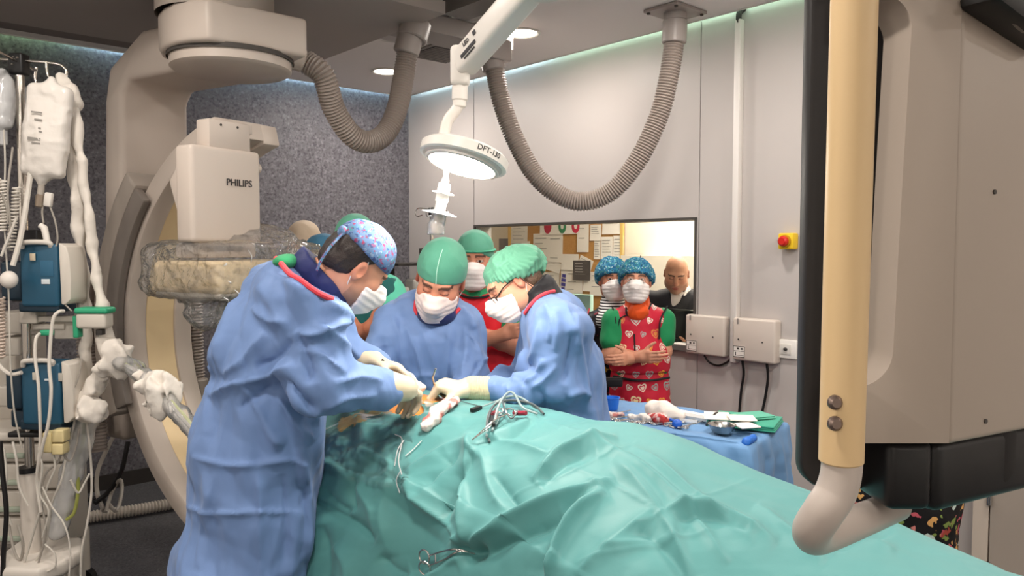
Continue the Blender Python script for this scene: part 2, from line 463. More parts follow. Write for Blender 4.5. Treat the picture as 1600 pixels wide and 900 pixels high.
# thin pale strip along the cove edges
g = Geo(); g += rslab(A0, XW - GAPW, YW - GAPW - 0.012, YW - GAPW, ZC - 0.004, ZC + 0.045); g += rslab(XW - GAPW - 0.012, XW - GAPW, B0, YW - GAPW, ZC - 0.004, ZC + 0.045)
struct('trim_1', g, M_white)
# right wall: panels around the observation window
def wb(px, py=390): p = on_right(px, py); return p @ RY          # room b of a pixel on the right wall
def wz(px, py): return on_right(px, py)[2]
b_win0, b_win1 = wb(1087, 440), wb(741, 440)
b_seamR = wb(1094, 200)
z_top = (wz(741, 352) + wz(1085, 341)) / 2; z_sill = wz(1080, 541)
TH = 0.16
g = Geo(); sg = 0.003
g += rslab(XW, XW + TH, b_win1 + sg, YW, 0, ZT)                         # corner panel
g += rslab(XW, XW + TH, b_win0, b_win1 - sg, z_top, ZT)                 # above the window
g += rslab(XW, XW + TH, b_win0, b_win1 - sg, 0, z_sill)
b_c = wb(1262, 300) - 0.9
g += rslab(XW, XW + TH, b_c, b_seamR - sg, 0, ZT)
g += rslab(XW, XW + TH, b_seamR + sg, b_win0, 0, ZT)
b_d = b_c - 1.1
g += rslab(XW, XW + TH, b_d, b_c - 2 * sg, 0, ZT); g += rslab(XW, XW + TH, B0, b_d - 2 * sg, 0, ZT)
struct('wall_right', g, M_panel)
struct('trim_2', Geo().add(*rslab(XW + 0.012, XW + 0.02, B0, b_win0 - 0.001, 0, ZT - .01)).add(*rslab(XW + .012, XW + .02, b_win1 - .02, b_win1 + .02, 0, ZT - .01)), M_gap)
bb = mk('baseboard_back', Geo().add(*rslab(A0, XW, YW - 0.012, YW, 0, 0.10)), M_dark, smooth=False); bb['kind'] = 'structure'
# window: dark frame, pane, sill
w = struct('window_1', Geo().add(*rslab(XW + 0.07, XW + 0.076, b_win0 + .01, b_win1 - .01, z_sill + .01, z_top - .01)),
           film('window_glass', .0, .02, fres=1.25))
fr = 0.011
g = Geo(); g += rslab(XW - 0.006, XW + TH, b_win0 - .004, b_win1, z_top - fr, z_top + 0.004); g += rslab(XW - 0.006, XW + TH, b_win0 - .004, b_win0 + fr, z_sill, z_top)
g += rslab(XW - 0.004, XW + 0.01, b_win1 - .012, b_win1 + .004, z_sill, z_top)
mk('window_frame', g, mat('window_metal', '#54504c', rough=0.45, metal=0.3), parent=w, smooth=False)
mk('window_jamb', Geo().add(*rslab(XW + .01, XW + TH, b_win1 - .02, b_win1 - .004, z_sill, z_top - fr)), mat('jamb', '#b5b1ab', rough=0.5), parent=w, smooth=False)
mk('window_sill', Geo().add(*rslab(XW - 0.02, XW + TH, b_win0, b_win1, z_sill - 0.03, z_sill)), mat('sill', '#6b6663', rough=0.5), parent=w, smooth=False)
# control room behind the glass
AC = XW + 1.6
M_cwall = mat('control_room_paint', '#f3ead9', rough=0.7)
g = Geo(); g += rslab(AC, AC + .1, 0.3, BCR, 0, ZT); g += rslab(XW + TH, AC, 0.3, 0.4, 0, ZT); g += rslab(XW + .1, AC + .1, BCR, BCR + .1, 0, ZT); g += rslab(XW + .1, XW + TH, YW, BCR, 0, ZT)
struct('wall_control_room', g, M_cwall)
struct('ceiling_control_room', rslab(XW + TH, AC, 0.3, BCR, 2.65, 2.7), M_white)

# ------------------------------------------------------------------ LED cove strips: real light strips lying in the slot
def led(name, geo, col, s, label, parent=None):
    o = mk(name, geo, mat('led_' + name + str(col), '#ffffff', emit=col, estr=s), smooth=False); tag(o, label, 'light strip'); return o
b_hub = 3.3
led('light_strip', Geo().add(*rslab(1.3, XW - .2, YW - GAPW - 0.05, YW - GAPW - 0.03, ZC + .05, ZC + .065)), '#bfeaff', 75, 'cool white light strip hidden in the ceiling slot above the blue-grey wall, right part')
led('light_strip', Geo().add(*rslab(A0 + .3, 1.28, YW - GAPW - 0.05, YW - GAPW - 0.03, ZC + .05, ZC + .065)), '#b4e8a8', 22, 'greenish light strip in the ceiling slot at the far left, above the drip stand')
led('light_strip', Geo().add(*rslab(XW - GAPW - .05, XW - GAPW - .03, 3.9, YW - .2, ZC + .05, ZC + .065)), '#c8f0ff', 34, 'cool white light strip in the ceiling slot near the room corner')
led('light_strip', Geo().add(*rslab(XW - GAPW - .05, XW - GAPW - .03, B0 + .3, 3.88, ZC + .05, ZC + .065)), '#c4f2d8', 20, 'pale green light strip in the ceiling slot over the grey panel wall')

# ------------------------------------------------------------------ downlights
M_lamp = mat('lamp_glow', '#ffffff', emit='#fff1dc', estr=14)
M_ring = mat('lamp_ring', '#dcd8d2', rough=0.4)
def downlight(pos, label, lit=True, power=60, r=0.095, spot=True):
    e = empty('downlight', pos, label, 'ceiling light', 'round recessed ceiling lights')
    mk('ring', lathe([(r - .008, -0.001), (r + .016, -0.001), (r + .02, -0.006), (r + .004, -0.010), (r - .008, -0.004)], 40, t=pos), M_ring, parent=e)
    mk('diffuser', lathe([(0, -0.006), (r - .004, -0.005), (r - .002, 0.0)], 40, t=pos), M_lamp if lit else mat('lamp_off', '#b7b1ad', rough=.4), parent=e)
    if lit and power:
        l = bpy.data.lights.new('downlight_lamp', 'AREA'); l.shape = 'DISK'; l.size = r * 2; l.energy = power; l.color = (1.0, 0.93, 0.86)
        o = bpy.data.objects.new('downlight_lamp', l); COL.objects.link(o); o.location = Vector((pos + np.array([0, 0, -0.012])).tolist())
    return e
PW = 24
d1 = on_z(816, 51, ZC); d2 = on_z(604, 111, ZC)
downlight(d1, 'brightest round recessed ceiling light, right of the exam lamp arm', power=PW * .7)
downlight(d2, 'lit round ceiling light between the two loops of ribbed hose', power=PW)
downlight(on_z(735, 24, ZC), 'unlit round ceiling light behind the dark rail end at top', lit=False, r=.10)
downlight(on_z(615, 58, ZC), 'unlit round ceiling light beside the left hose bracket', lit=False, r=.085)
for (a, b, pw) in ((0.2, 0.9, 1), (1.7, 0.4, 1), (2.95, 0.35, 1), (0.0, -2.2, 1.0), (1.6, -2.3, 1.0), (3.0, -2.2, 1.0), (-1.9, -1.0, .9), (-1.9, .8, .9), (-1.9, 2.6, .9), (-1.6, 4.4, .6), (0.35, 2.55, .8), (2.9, 2.0, .8)):  # unseen lamps; those near the left and front walls are added as fill
    p = room(a, b, ZC)
    q = proj(p)
    downlight(p, 'unseen round recessed ceiling light for room fill, beyond the top of the picture', power=PW * pw)

# ceiling vent
p = on_z(688, 84, ZC - .004); e = empty('air_vent', p, 'square slatted air vent in the ceiling left of the exam lamp arm', 'air vent')
mk('frame', rbox((0.36, 0.36, 0.012), .004, R=ROOMR, t=p), mat('vent_frame', '#9d9692', rough=.5), parent=e)
g = Geo()
for i in range(9): g += rbox((0.30, 0.010, 0.012), 0.002, R=ROOMR @ np.array(Matrix.Rotation(.6, 3, 'X')), t=p + RY * (-.14 + i * .035) + UZ * -0.008)
mk('slats', g, mat('vent_slat', '#8c8581', rough=.5), parent=e)
mk('backing', rbox((0.31, 0.31, 0.004), 0, R=ROOMR, t=p - UZ * .007), M_dark, parent=e, smooth=False)

# ------------------------------------------------------------------ wall fittings on the right wall
pt, pb = on_right(1161, 38, .0), on_right(1150, 520, .0)
bcond = (pt @ RY + pb @ RY) / 2
zc0 = on_right(1148, 565)[2]
g = Geo(); g += rbox((0.045, 0.038, ZC - .03 - zc0), .006, R=ROOMR, t=room(XW - .022, bcond, (ZC - .03 + zc0) / 2))
e = mk('cable_trunking', g, mat('trunking', '#ded8d3', rough=.4)); tag(e, 'white vertical cable trunking on the grey wall between the two flat boxes', 'cable trunking')
mk('end_elbow', cable([room(XW - .03, bcond, ZC - .05), room(XW - .03, bcond, ZC + .0), room(XW - .01, bcond - .02, ZC + .03)], .016), M_dark, parent=e)
def wallbox(x0, x1, ymid, y0, y1, label, depth):
    c = on_right((x0 + x1) / 2, ymid); b0, b1 = wb(x1, ymid), wb(x0, ymid)
    z1 = on_right(x0, y0)[2]; z0 = on_right(x0, y1)[2]; w_ = b1 - b0; h = z1 - z0; bm = (b0 + b1) / 2; zm = (z0 + z1) / 2
    e = empty('wall_box', room(XW, bm, zm), label, 'wall box', 'flat beige wall boxes')
    mk('cover', rbox((depth, w_, h), .012, 3, R=ROOMR, t=room(XW - depth / 2, bm, zm)), mat('box_beige', '#cbbfb5', rough=.4), parent=e)
    f = XW - depth - .0012; Y = -RY
    def pt(u, v): return room(f, bm, zm) + Y * (u - .5) * w_ + UZ * (v - .5) * h
    g = Geo(); g += rbox((.003, .008, .03), .001, R=ROOMR, t=pt(.13, .93)); mk('latch', g, mat('latch', '#8d8480', rough=.4), parent=e)
    for u, v in ((.15, .5), (.72, .48)): mk('screw', cyl(pt(u, v) + RX * .002, pt(u, v) - RX * .002, .004, 10), M_dark, parent=e)
    s = mk('label_sticker', rbox((.0016, .072, .062), 0, R=ROOMR, t=pt(.17, .21)), mat('sticker', '#e4ddd6', rough=.5), parent=e, smooth=False)
    g = Geo()
    for u, v, a, b in ((0, .029, .07, .003), (0, -.029, .07, .003), (.034, 0, .003, .06), (-.034, 0, .003, .06), (-.006, .016, .012, .01), (.018, .016, .01, .01), (0, .003, .06, .002), (-.02, -.013, .004, .02), (.004, -.02, .05, .002)):
        g += rbox((.0012, a, b), 0, R=ROOMR, t=pt(.17, .21) - RX * .001 + Y * u + UZ * v)
    mk('print', g, mat('print_ink', '#3b3634', rough=.6), parent=s, smooth=False)
    return bm, z0
bx1, bz1 = wallbox(1080, 1141, 520, 490, 550, 'flat beige wall box under the window corner, left of the trunking', .06)
bx2, bz2 = wallbox(1155, 1221, 530, 495, 560, 'larger flat beige wall box right of the trunking, two black cables below', .07)
def wcable(pts, r, name, label, m=M_black):
    o = mk(name, cable([on_right(x, y, off) for (x, y, off) in pts], r), m); return tag(o, label, 'cable')
wcable([(1160, 564, .045), (1162, 585, .03), (1158, 612, .02), (1154, 660, .02), (1150, 720, .02)], .0075, 'power_cable', 'left black cable hanging below the larger wall box')
wcable([(1198, 566, .045), (1200, 590, .03), (1196, 620, .02), (1188, 660, .02), (1180, 720, .02)], .0075, 'power_cable', 'right black cable hanging below the larger wall box')
wcable([(1100, 555, .03), (1108, 566, .02), (1122, 571, .02), (1136, 566, .02), (1142, 560, .03)], .006, 'power_cable', 'short black cable loop under the left wall box')
p = on_right(1231, 545); e = empty('wall_socket', p, 'square white wall socket with dark key centre, right of the boxes', 'wall socket')
mk('plate', rbox((.02, .115, .10), .005, R=ROOMR, t=p - RX * .01), M_wplastic, parent=e)
mk('inset', rbox((.006, .06, .055), .002, R=ROOMR, t=p - RX * .022), mat('inset_white', '#dcd7d0', rough=.4), parent=e)
mk('key_hole', ball(p - RX * .026, (.012, .012, .009), 12), M_dark, parent=e)
p = on_right(1236, 377); e = empty('emergency_stop', p, 'yellow emergency stop box with red mushroom button on the grey wall', 'emergency stop')
mk('housing', rbox((.06, .085, .085), .008, R=ROOMR, t=p - RX * .03), mat('estop_yellow', '#e9c21e', rough=.4), parent=e)
mk('push_button', cyl(p - RX * .06, p - RX * .10, .026, 20, bev=.008), mat('estop_red', '#c9231c', rough=.35), parent=e)
mk('collar', cyl(p - RX * .055, p - RX * .072, .033, 20), mat('estop_collar', '#b7891a', rough=.4), parent=e)

# ------------------------------------------------------------------ ceiling rails and brackets
M_rail = mat('rail_metal', '#6f6863', rough=.5, metal=.1)
M_beam = mat('beam_paint', '#9b938e', rough=.55)
def rail(px, py, label, wid=.16, drop=.09, far=True):
    p = on_z(px, py, ZC - drop); a, b = p @ RX, p @ RY
    e = empty('ceiling_rail', p, label, 'ceiling rail')
    mk('track', rslab(a - wid / 2, a + wid / 2, B0 + .1, b, ZC - drop, ZC - .001), M_rail, parent=e, smooth=False)
    mk('end_cap', rbox((wid * .8, .05, drop * .5), .006, R=ROOMR, t=room(a, b + .02, ZC - drop * .6)), M_dark, parent=e)
    return a, b
ra1, rb1 = rail(64, 42, 'dark ceiling rail ending above the drip stand at top left')
ra2, rb2 = rail(712, 27, 'dark ceiling rail ending beside the exam lamp arm at top')
# ================================================================== C-ARM
M_beige = mat('machine_beige', '#c8bbb0', rough=.42, spec=.4)
M_beige2 = mat('machine_grey', '#a59a90', rough=.45)
M_cream = mat('machine_cream', '#ecd2a6', rough=.45)
M_seam = mat('seam_dark', '#4a4541', rough=.7)
ang = math.radians(121)
eC = np.array([math.sin(ang), math.cos(ang), 0.0]); aC = np.array([-math.cos(ang), math.sin(ang), 0.0])
CR = np.stack([eC, aC, UZ], 1)
Rin, Rout, Wd = .885, .98, .34
apex = P(252, 515, 3.72)
cC = apex + eC * Rin
def cc(e, a, z): return cC + eC * e + aC * a + UZ * (z - 0.0)
zC = cC[2]
def arcpts(r, t0, t1, n): return [(-r * math.cos(math.radians(t)), r * math.sin(math.radians(t))) for t in np.linspace(t0, t1, n)]
def arc_solid(r0, r1, t0, t1, a0, a1, n=60, bev=.008):
    poly = arcpts(r1, t0, t1, n) + arcpts(r0, t1, t0, n)
    R = np.stack([eC, UZ, -aC], 1)      # prism x->e, y->z, extruded along -a
    return prism(poly, -a1, -a0, R=R, t=cC, bev=bev)
ca = empty('c_arm', [cC[0], cC[1], 0.9], 'large beige ceiling-hung c-shaped x-ray machine with plastic-wrapped detector', 'x-ray machine')
h = Wd / 2
g = Geo(); g += arc_solid(Rin, Rout, -88, 75, -h, -h + .095, bev=.012); g += arc_solid(Rin, Rout, -88, 75, h - .095, h, bev=.012); g += arc_solid(Rin + .016, Rout - .002, -87.8, 74.8, -h + .08, h - .08, bev=0)
carc = mk('arc', g, M_beige, parent=ca)
mk('inner_liner', Geo().add(*arc_solid(Rin + .010, Rin + .02, -87, 66, -h + .097, h - .097, bev=0)), M_cream, parent=carc, label='cream inner face of the arc')
# carriage that carries the arc
g = Geo(); g += arc_solid(Rout + .008, Rout + .11, -22, 43, -h - .05, h + .05, bev=.02)
crg = mk('arc_carriage', g, M_beige2, parent=ca)
g = Geo(); g += arc_solid(Rin + .02, Rout + .015, -21, 42, -h - .045, -h - .008, bev=.008); mk('side_rail', g, mat('carriage_rail', '#7f766f', rough=.5), parent=crg)
# column and overhead arm, one L-shaped body
def ez(px, py, D): p = P(px, py, D) - cC; return (p @ eC, p[2])
zt = P(205, 76, 3.95)[2] - zC; zu = zt - .215
xo = -(Rout + .165); xi = -(Rout + .055)
poly = [(xo - .085, -.55), (xi - .02, -.55), (xi, -.30), (xi + .03, zu - .06), (xi + .08, zu), (-.34, zu), (-.34, zt), (xo + .30, zt), (xo + .04, zt - .14), (xo, zt - .3)]
R_ = np.stack([eC, UZ, -aC], 1)
mk('column', Geo().add(*prism(poly, -.185, .185, R=R_, t=cC + aC * .085, bev=.03, seg=3)), M_beige, parent=ca)
# rotating hub under the ceiling
HX = RX; HR = ROOMR
hk = P(327, 62, 3.1); zm = hk[2]; z1 = zm + .165
hb = np.array([hk[0], hk[1], 0]) + RX * .15 + RY * .24
hp_ = [(.275, -.24), (.275, .20), (.20, .26), (-.10, .26), (-.19, .20), (-.235, .10), (-.245, 0), (-.235, -.10), (-.205, -.17), (-.15, -.24)]
hub_ = mk('hub', Geo().add(*prism(hp_, zm, z1, R=HR, t=hb, bev=.018, seg=3)), M_beige, parent=ca)
hd_c = hb + RX * .035
mk('hub_disc', lathe([(0, zm - .062), (.235, zm - .062), (.252, zm - .05), (.252, zm - .012), (0, zm - .012)], 56, t=hd_c), M_beige, parent=ca)
mk('hub_gap', lathe([(.262, zm - .014), (.262, zm + .006), (0, zm + .006), (0, zm - .014)], 48, t=hd_c), M_seam, parent=ca)
mk('hub_top_ring', lathe([(.24, z1 - .01), (.24, ZC - .15), (0, ZC - .15)], 48, t=hb - RX * .03), M_beige2, parent=ca)
mk('hose_port', cyl(hb + RX * .27 - RY * .05 + UZ * (zm + .045), hb + RX * .345 - RY * .06 + UZ * (zm + .03), .056, 24, bev=.01), M_beige, parent=ca)
# overhead plate: carriage that runs on the ceiling rails
pc = hb @ RX, hb @ RY
zp = ZC - .15
pr = on_z(645, 38, zp); pl = on_z(478, 106, zp)
g = Geo(); g += rslab(ra1 - .25, pr @ RX, pr @ RY - 1.3, pl @ RY - 0.35 if False else pr @ RY + .0, zp, zp + .05)
cg = empty('ceiling_carriage', room(pr @ RX - .7, pr @ RY, zp), 'broad grey ceiling carriage plate and cross beam from which the c-arm hangs', 'ceiling carriage')
b_near = (on_z(478, 106, zp)) @ RY
bpl = [min(pr @ RY, b_near), max(pr @ RY, b_near)]
a_r = (pr @ RX + pl @ RX) / 2
mk('plate', Geo().add(*rslab(ra1 - .35, a_r, bpl[0] - .25, bpl[1] + .1, zp, zp + .06)), mat('plate_paint', '#a89f99', rough=.55), parent=cg, smooth=False)
# beam along RX in front of it
pb0 = on_z(600, 40, ZC - .11); bb0 = on_z(560, 34, ZC - .11) @ RY; a_end = on_z(802, 78, ZC - .11) @ RX
mk('cross_beam', Geo().add(*rslab(ra1 - .4, a_end, bb0 - .11, bb0 + .11, ZC - .11, ZC - .015)), M_beam, parent=cg, smooth=False)
g = Geo(); g += rslab(a_end - 1.12, a_end - 1.115, bb0 - .112, bb0 + .112, ZC - .112, ZC - .013); mk('beam_joint', g, M_rail, parent=cg, smooth=False)
mk('side_ledge', Geo().add(*rslab(ra1 - .5, a_r - .9, bpl[1] + .1, bpl[1] + .32, zp + .02, zp + .10)), mat('ledge', '#7f7772', rough=.6), parent=cg, smooth=False)

# ------------------------------------------------------------------ image detector head on the top end of the arc
bc = P(356, 285, 3.08)                                  # middle of the front cover
dt = mk('detector_housing', Geo().add(*rbox((.10, .335, .375), .018, 3, R=CR, t=bc - eC * .05 - UZ * .052)), M_beige, parent=ca)
fz = .25
tn = text_geo('PHILIPS', .040, bc + eC * .0015 + aC * .055 + UZ * .0, aC, UZ, .0015)
mk('lettering', tn, mat('ink_dark', '#2c2a2b', rough=.5), parent=dt, smooth=False)
g = Geo()
g += prism([(.03, -.29), (-.05, -.24), (-.065, -.115), (-.11, 0), (-.05, .07), (.03, .128)], -.155, .155, R=R_, t=bc - eC * .05 + UZ * .0, bev=.015)
mk('side_cover', g, M_beige, parent=dt)
g = Geo(); g += rbox((.08, .20, .12), .008, R=CR, t=bc - eC * .05 + UZ * .185 + aC * .025); g += rbox((.07, .025, .04), .004, R=CR, t=bc - eC * .05 + UZ * .225 + aC * .128)
mk('top_block', g, M_beige, parent=dt)
mk('knob', cyl(bc + aC * .165 - eC * .06 + UZ * .075, bc + aC * .21 - eC * .06 + UZ * .075, .022, 18, bev=.006), M_beige, parent=dt)
for s_ in (-.02, .06): mk('bolt', cyl(bc - eC * .013 + UZ * .225 + aC * s_, bc - eC * .008 + UZ * .225 + aC * s_, .005, 10), M_seam, parent=dt)
mk('lower_skirt', Geo().add(*rbox((.16, .27, .06), .012, R=CR, t=bc - eC * .10 + UZ * -.27 + aC * .02)), M_beige, parent=dt)
pc2 = bc - UZ * .375 + aC * .10 - eC * .08
dp = mk('image_detector', Geo().add(*rbox((.42, .50, .13), .03, 4, R=CR, t=pc2)), M_cream, parent=ca, label='cream flat detector under clear plastic')
mk('detector_rim', Geo().add(*rbox((.40, .48, .03), .012, 3, R=CR, t=pc2 - UZ * .07)), mat('det_rim', '#d8cfc2', rough=.5), parent=dp)
# clear bag pulled over the detector
M_bag = film('clear_plastic', .09, .08, (34, 1.0, .03))
s = SDF(); s.u(s_box(pc2 + UZ * .03, (.24, .29, .105), .05, CR), .01); s.u(s_ell(pc2 + aC * .10 + UZ * .13, (.14, .20, .08), CR), .06); s.u(s_ell(pc2 - aC * .21 - UZ * .13 + eC * .06, (.07, .06, .07), CR), .06)
s.disp(lambda p: (ridged(p * 15, 3) * .011 + fbm(p * 6, 2) * .008).astype(np.float32))
v, f = s.mesh(pc2 - .48, pc2 + .48, .008)
mk('plastic_cover', (v, f), M_bag, parent=dp, angle=None)
# strand folds of the bag
g = Geo()
for k in range(26):
    a = rng.uniform(-.27, .27); z = rng.uniform(-.12, .1); e_ = .235
    p0 = pc2 + eC * e_ + aC * a + UZ * z; p1 = p0 + aC * rng.uniform(-.03, .03) + UZ * rng.uniform(-.08, .08); pm = (p0 + p1) / 2 + eC * .012
    g += tube(catmull([p0, pm, p1], 5), [.0006] + [.0022] * 9 + [.0006], 5)
mk('plastic_folds', g, film('plastic_fold', .65, .5), parent=dp, kind='stuff')
# corrugated supply duct running down behind the arc
def ribbed(path, r, pitch, amp, res=18):
    L = np.linalg.norm(np.diff(path, axis=0), axis=1).sum(); n = int(L / pitch) * 4 + 1
    path = resample(path, n); k = np.arange(n) % 4
    rr = r + np.where(k == 0, amp, np.where(k == 2, -amp, amp * .35 * np.where(k == 1, 1, 1)))
    return tube(path, rr, res)
M_hose = mat('hose_grey', '#a3978f', rough=.38, spec=.5)
M_hosec = mat('hose_clamp', '#a09792', rough=.4)
q = [P(298, 440, 3.95), P(300, 520, 3.95), P(303, 600, 3.95), P(308, 700, 3.92)]
hs = mk('supply_hose', ribbed(catmull(q, 10), .052, .016, .005), M_hose, parent=ca)
mk('hose_cuff', Geo().add(*cyl(P(297, 400, 3.95), P(298, 470, 3.95), .062, 20, bev=.02)), M_beige2, parent=ca)
mk('hose_cuff', Geo().add(*cyl(P(305, 592, 3.93), P(306, 620, 3.93), .062, 20, bev=.006)), M_beige2, parent=ca)

# ================================================================== ribbed ceiling hoses
def cuff(name, a, b, r, parent, plate=None): return mk(name, cyl(a, b, r, 26, bev=.006), M_hosec, parent=parent)
z_h = ZC - .11
# left loop: from the hub port to the beam
pA = hb + RX * .352 - RY * .06 + UZ * (zm + .028)
def q_(pts): return [P(x, y, d) for (x, y, d) in pts]
pB = P(648, 62, 4.0)
path = [pA] + q_([(505, 118, 3.58), (522, 170, 3.66), (548, 210, 3.74), (577, 222, 3.82), (604, 206, 3.90), (622, 165, 3.95), (632, 110, 4.0)]) + [P(638, 68, 4.0)]
e = empty('ribbed_hose', (pA + pB) / 2, 'shorter ribbed grey hose looping from the c-arm hub to the beam', 'hose')
mk('corrugated_tube', ribbed(catmull(path, 10), .050, .0145, .0050), M_hose, parent=e)
top = P(650, 30, 3.3); mk('cuff', cyl(P(634, 84, 4.0), P(644, 48, 4.0), .066, 26, bev=.006), M_hosec, parent=e)
mk('collar', cyl(P(643, 62, 4.0), P(651, 34, 4.02), .078, 26, bev=.006), M_hosec, parent=e)
# right loop: from the beam end to the ceiling plate near the wall
D1, D2 = 4.45, 4.24
path = q_([(772, 105, D1), (784, 160, D1), (806, 220, 4.43), (838, 275, 4.40), (880, 308, 4.37), (918, 314, 4.34), (958, 297, 4.31), (998, 248, 4.28), (1030, 180, 4.26), (1046, 115, D2), (1054, 62, D2)])
e = empty('ribbed_hose', P(920, 60, 4.3), 'longer ribbed grey hose hanging in a wide loop right of the exam lamp', 'hose')
mk('corrugated_tube', ribbed(catmull(path, 10), .0505, .0150, .0050), M_hose, parent=e)
mk('cuff', cyl(P(772, 110, D1), P(767, 86, D1), .066, 24, bev=.005), M_hosec, parent=e)
mk('bracket_box', rbox((.15, .14, .12), .012, 3, R=ROOMR, t=P(773, 80, D1)), M_hosec, parent=e)
pt = P(1056, 22, D2); zc_ = ZC
ctop = P(1055, 32, D2)
mk('cuff', cyl(P(1053, 68, D2), ctop, .066, 24, bev=.005), M_hosec, parent=e)
pp = np.array([ctop[0], ctop[1], ZC - .010])
mk('mounting_plate', rbox((.27, .22, .016), .002, R=ROOMR, t=pp), mat('plate_steel', '#a59a95', rough=.4, metal=.2), parent=e)
mk('ceiling_stem', Geo().add(*cyl(ctop, pp, .062, 20)), M_hosec, parent=e)
for sx, sy in ((-1, -1), (1, -1), (1, 1), (-1, 1)): mk('bolt', cyl(pp + RX * sx * .115 + RY * sy * .09 - UZ * .016, pp + RX * sx * .115 + RY * sy * .09, .010, 8), M_seam, parent=e)

# ================================================================== examination lamp on its jointed arm
LD = 2.15
M_lampw = mat('lamp_white', '#e6e0d8', rough=.35)
e = empty('exam_lamp', P(725, 245, LD), 'round white examination lamp on a jointed arm, glowing above the surgeons', 'lamp')
# main spring arm from upper right towards the joint
pa, pb = P(722, 102, LD), P(850, -45, LD - .25)
ax = (pb - pa) / np.linalg.norm(pb - pa); fr_ = frame(ax, UZ)
Lm = np.linalg.norm(pb - pa)
mk('spring_arm', xf(rbox((.066, .072, Lm), .014, 3), np.stack([fr_[:, 1], fr_[:, 0], ax], 1), (pa + pb) / 2 + 0 * UZ), M_lampw, parent=e)
arm = [o for o in e.children if o.name.startswith('spring_arm')][-1] if e.children else None
# printed block on the arm
mk('arm_knuckle', cyl(pb - UZ * .06, pb + UZ * .06, .055, 28, bev=.008), M_lampw, parent=e); mk('ceiling_column', cyl(pb + UZ * .05, np.array([pb[0], pb[1], ZC - .02]), .032, 24), M_lampw, parent=e); mk('ceiling_canopy', cyl([pb[0], pb[1], ZC - .05], [pb[0], pb[1], ZC - .001], .09, 32, bev=.01), M_lampw, parent=e)
yd = fr_[:, 0] * 1.0
fc = P(741, 78, LD - .05)
n_ = np.cross(ax, yd); n_ = n_ if n_[1] < 0 else -n_
mid = pa + ax * .075
pf = mid + n_ * .0345
xd = ax; yd2 = np.cross(n_, xd)
g = Geo(); g += text_geo('LED', .016, pf + yd2 * .012, xd, yd2, .0008); g += xf(rbox((.07, .010, .0015), 0), np.stack([xd, yd2, n_], 1), pf - yd2 * .010); g += xf(rbox((.05, .004, .0015), 0), np.stack([xd, yd2, n_], 1), pf - yd2 * .022); g += xf(rbox((.012, .012, .0015), 0), np.stack([xd, yd2, n_], 1), pf + xd * .04 + yd2 * .012)
mk('printed_label', g, mat('ink_dark', '#2c2a2b', rough=.5), parent=arm, smooth=False)
pk, pk2 = P(719, 82, LD), P(718, 160, LD)
mk('joint_block', Geo().add(*rbox((.052, .06, .11), .014, 3, t=P(719, 104, LD))), M_lampw, parent=e)
mk('drop_stem', cyl(P(719, 118, LD), P(718, 158, LD), .022, 22, bev=.004), M_lampw, parent=e)
mk('stem_cap', cyl(P(718, 154, LD), P(717.5, 168, LD), .0185, 22, bev=.003), M_lampw, parent=e)
hcn = P(726, 243, LD)                                            # head centre
mk('yoke', Geo().add(*tube(catmull([P(718, 162, LD), P(712, 172, LD), P(700, 188, LD), P(694, 210, LD), P(692, 232, LD)], 8), .0155, 14, flat=1.0)), M_lampw, parent=e)
ex = np.array([.97, -.05, -.235]); ex /= np.linalg.norm(ex)         # tilted disc axis
nx = np.array([.20, .20, .95]); nx -= ex * (nx @ ex); nx /= np.linalg.norm(nx)
HL = np.stack([ex, np.cross(nx, ex), nx], 1)
r0 = .123
head = mk('lamp_head', lathe([(r0 - .012, -.020), (r0, -.018), (r0 + .001, .006), (r0 - .008, .014), (.03, .018), (0, .018)], 64, HL, hcn), M_lampw, parent=e)
mk('inner_bezel', lathe([(.094, -.032), (.105, -.030), (.108, -.012), (r0 - .012, -.018), (r0 - .012, -.021), (.098, -.033)], 64, HL, hcn), mat('bezel', '#cfc9c2', rough=.4), parent=head)
mk('light_disc', lathe([(0, -.032), (.094, -.032), (.094, -.028), (0, -.028)], 64, HL, hcn), mat('exam_glow', '#ffffff', emit='#fff4e0', estr=16), parent=head, label='glowing white light disc')
tx = text_geo('DFT-130', .021, [0, 0, 0], [1, 0, 0], [0, 1, 0], .0006)
v, f = tx; th0 = math.radians(-52)
vv = np.stack([(r0 + .001 + v[:, 2]) * np.cos(th0 + v[:, 0] / r0), (r0 + .001 + v[:, 2]) * np.sin(th0 + v[:, 0] / r0), v[:, 1] - .003], 1)
mk('lettering', xf((vv, f), HL, hcn), mat('ink_dark', '#2c2a2b'), parent=head, smooth=False)
ld = bpy.data.lights.new('exam_beam', 'AREA'); ld.shape = 'DISK'; ld.size = .19; ld.energy = 11.5; ld.color = (1, .93, .84)
lo = bpy.data.objects.new('exam_beam', ld); COL.objects.link(lo); lp = hcn - nx * .036; lo.location = Vector(lp.tolist())
lo.rotation_euler = Vector((-nx).tolist()).to_track_quat('-Z', 'Y').to_euler()
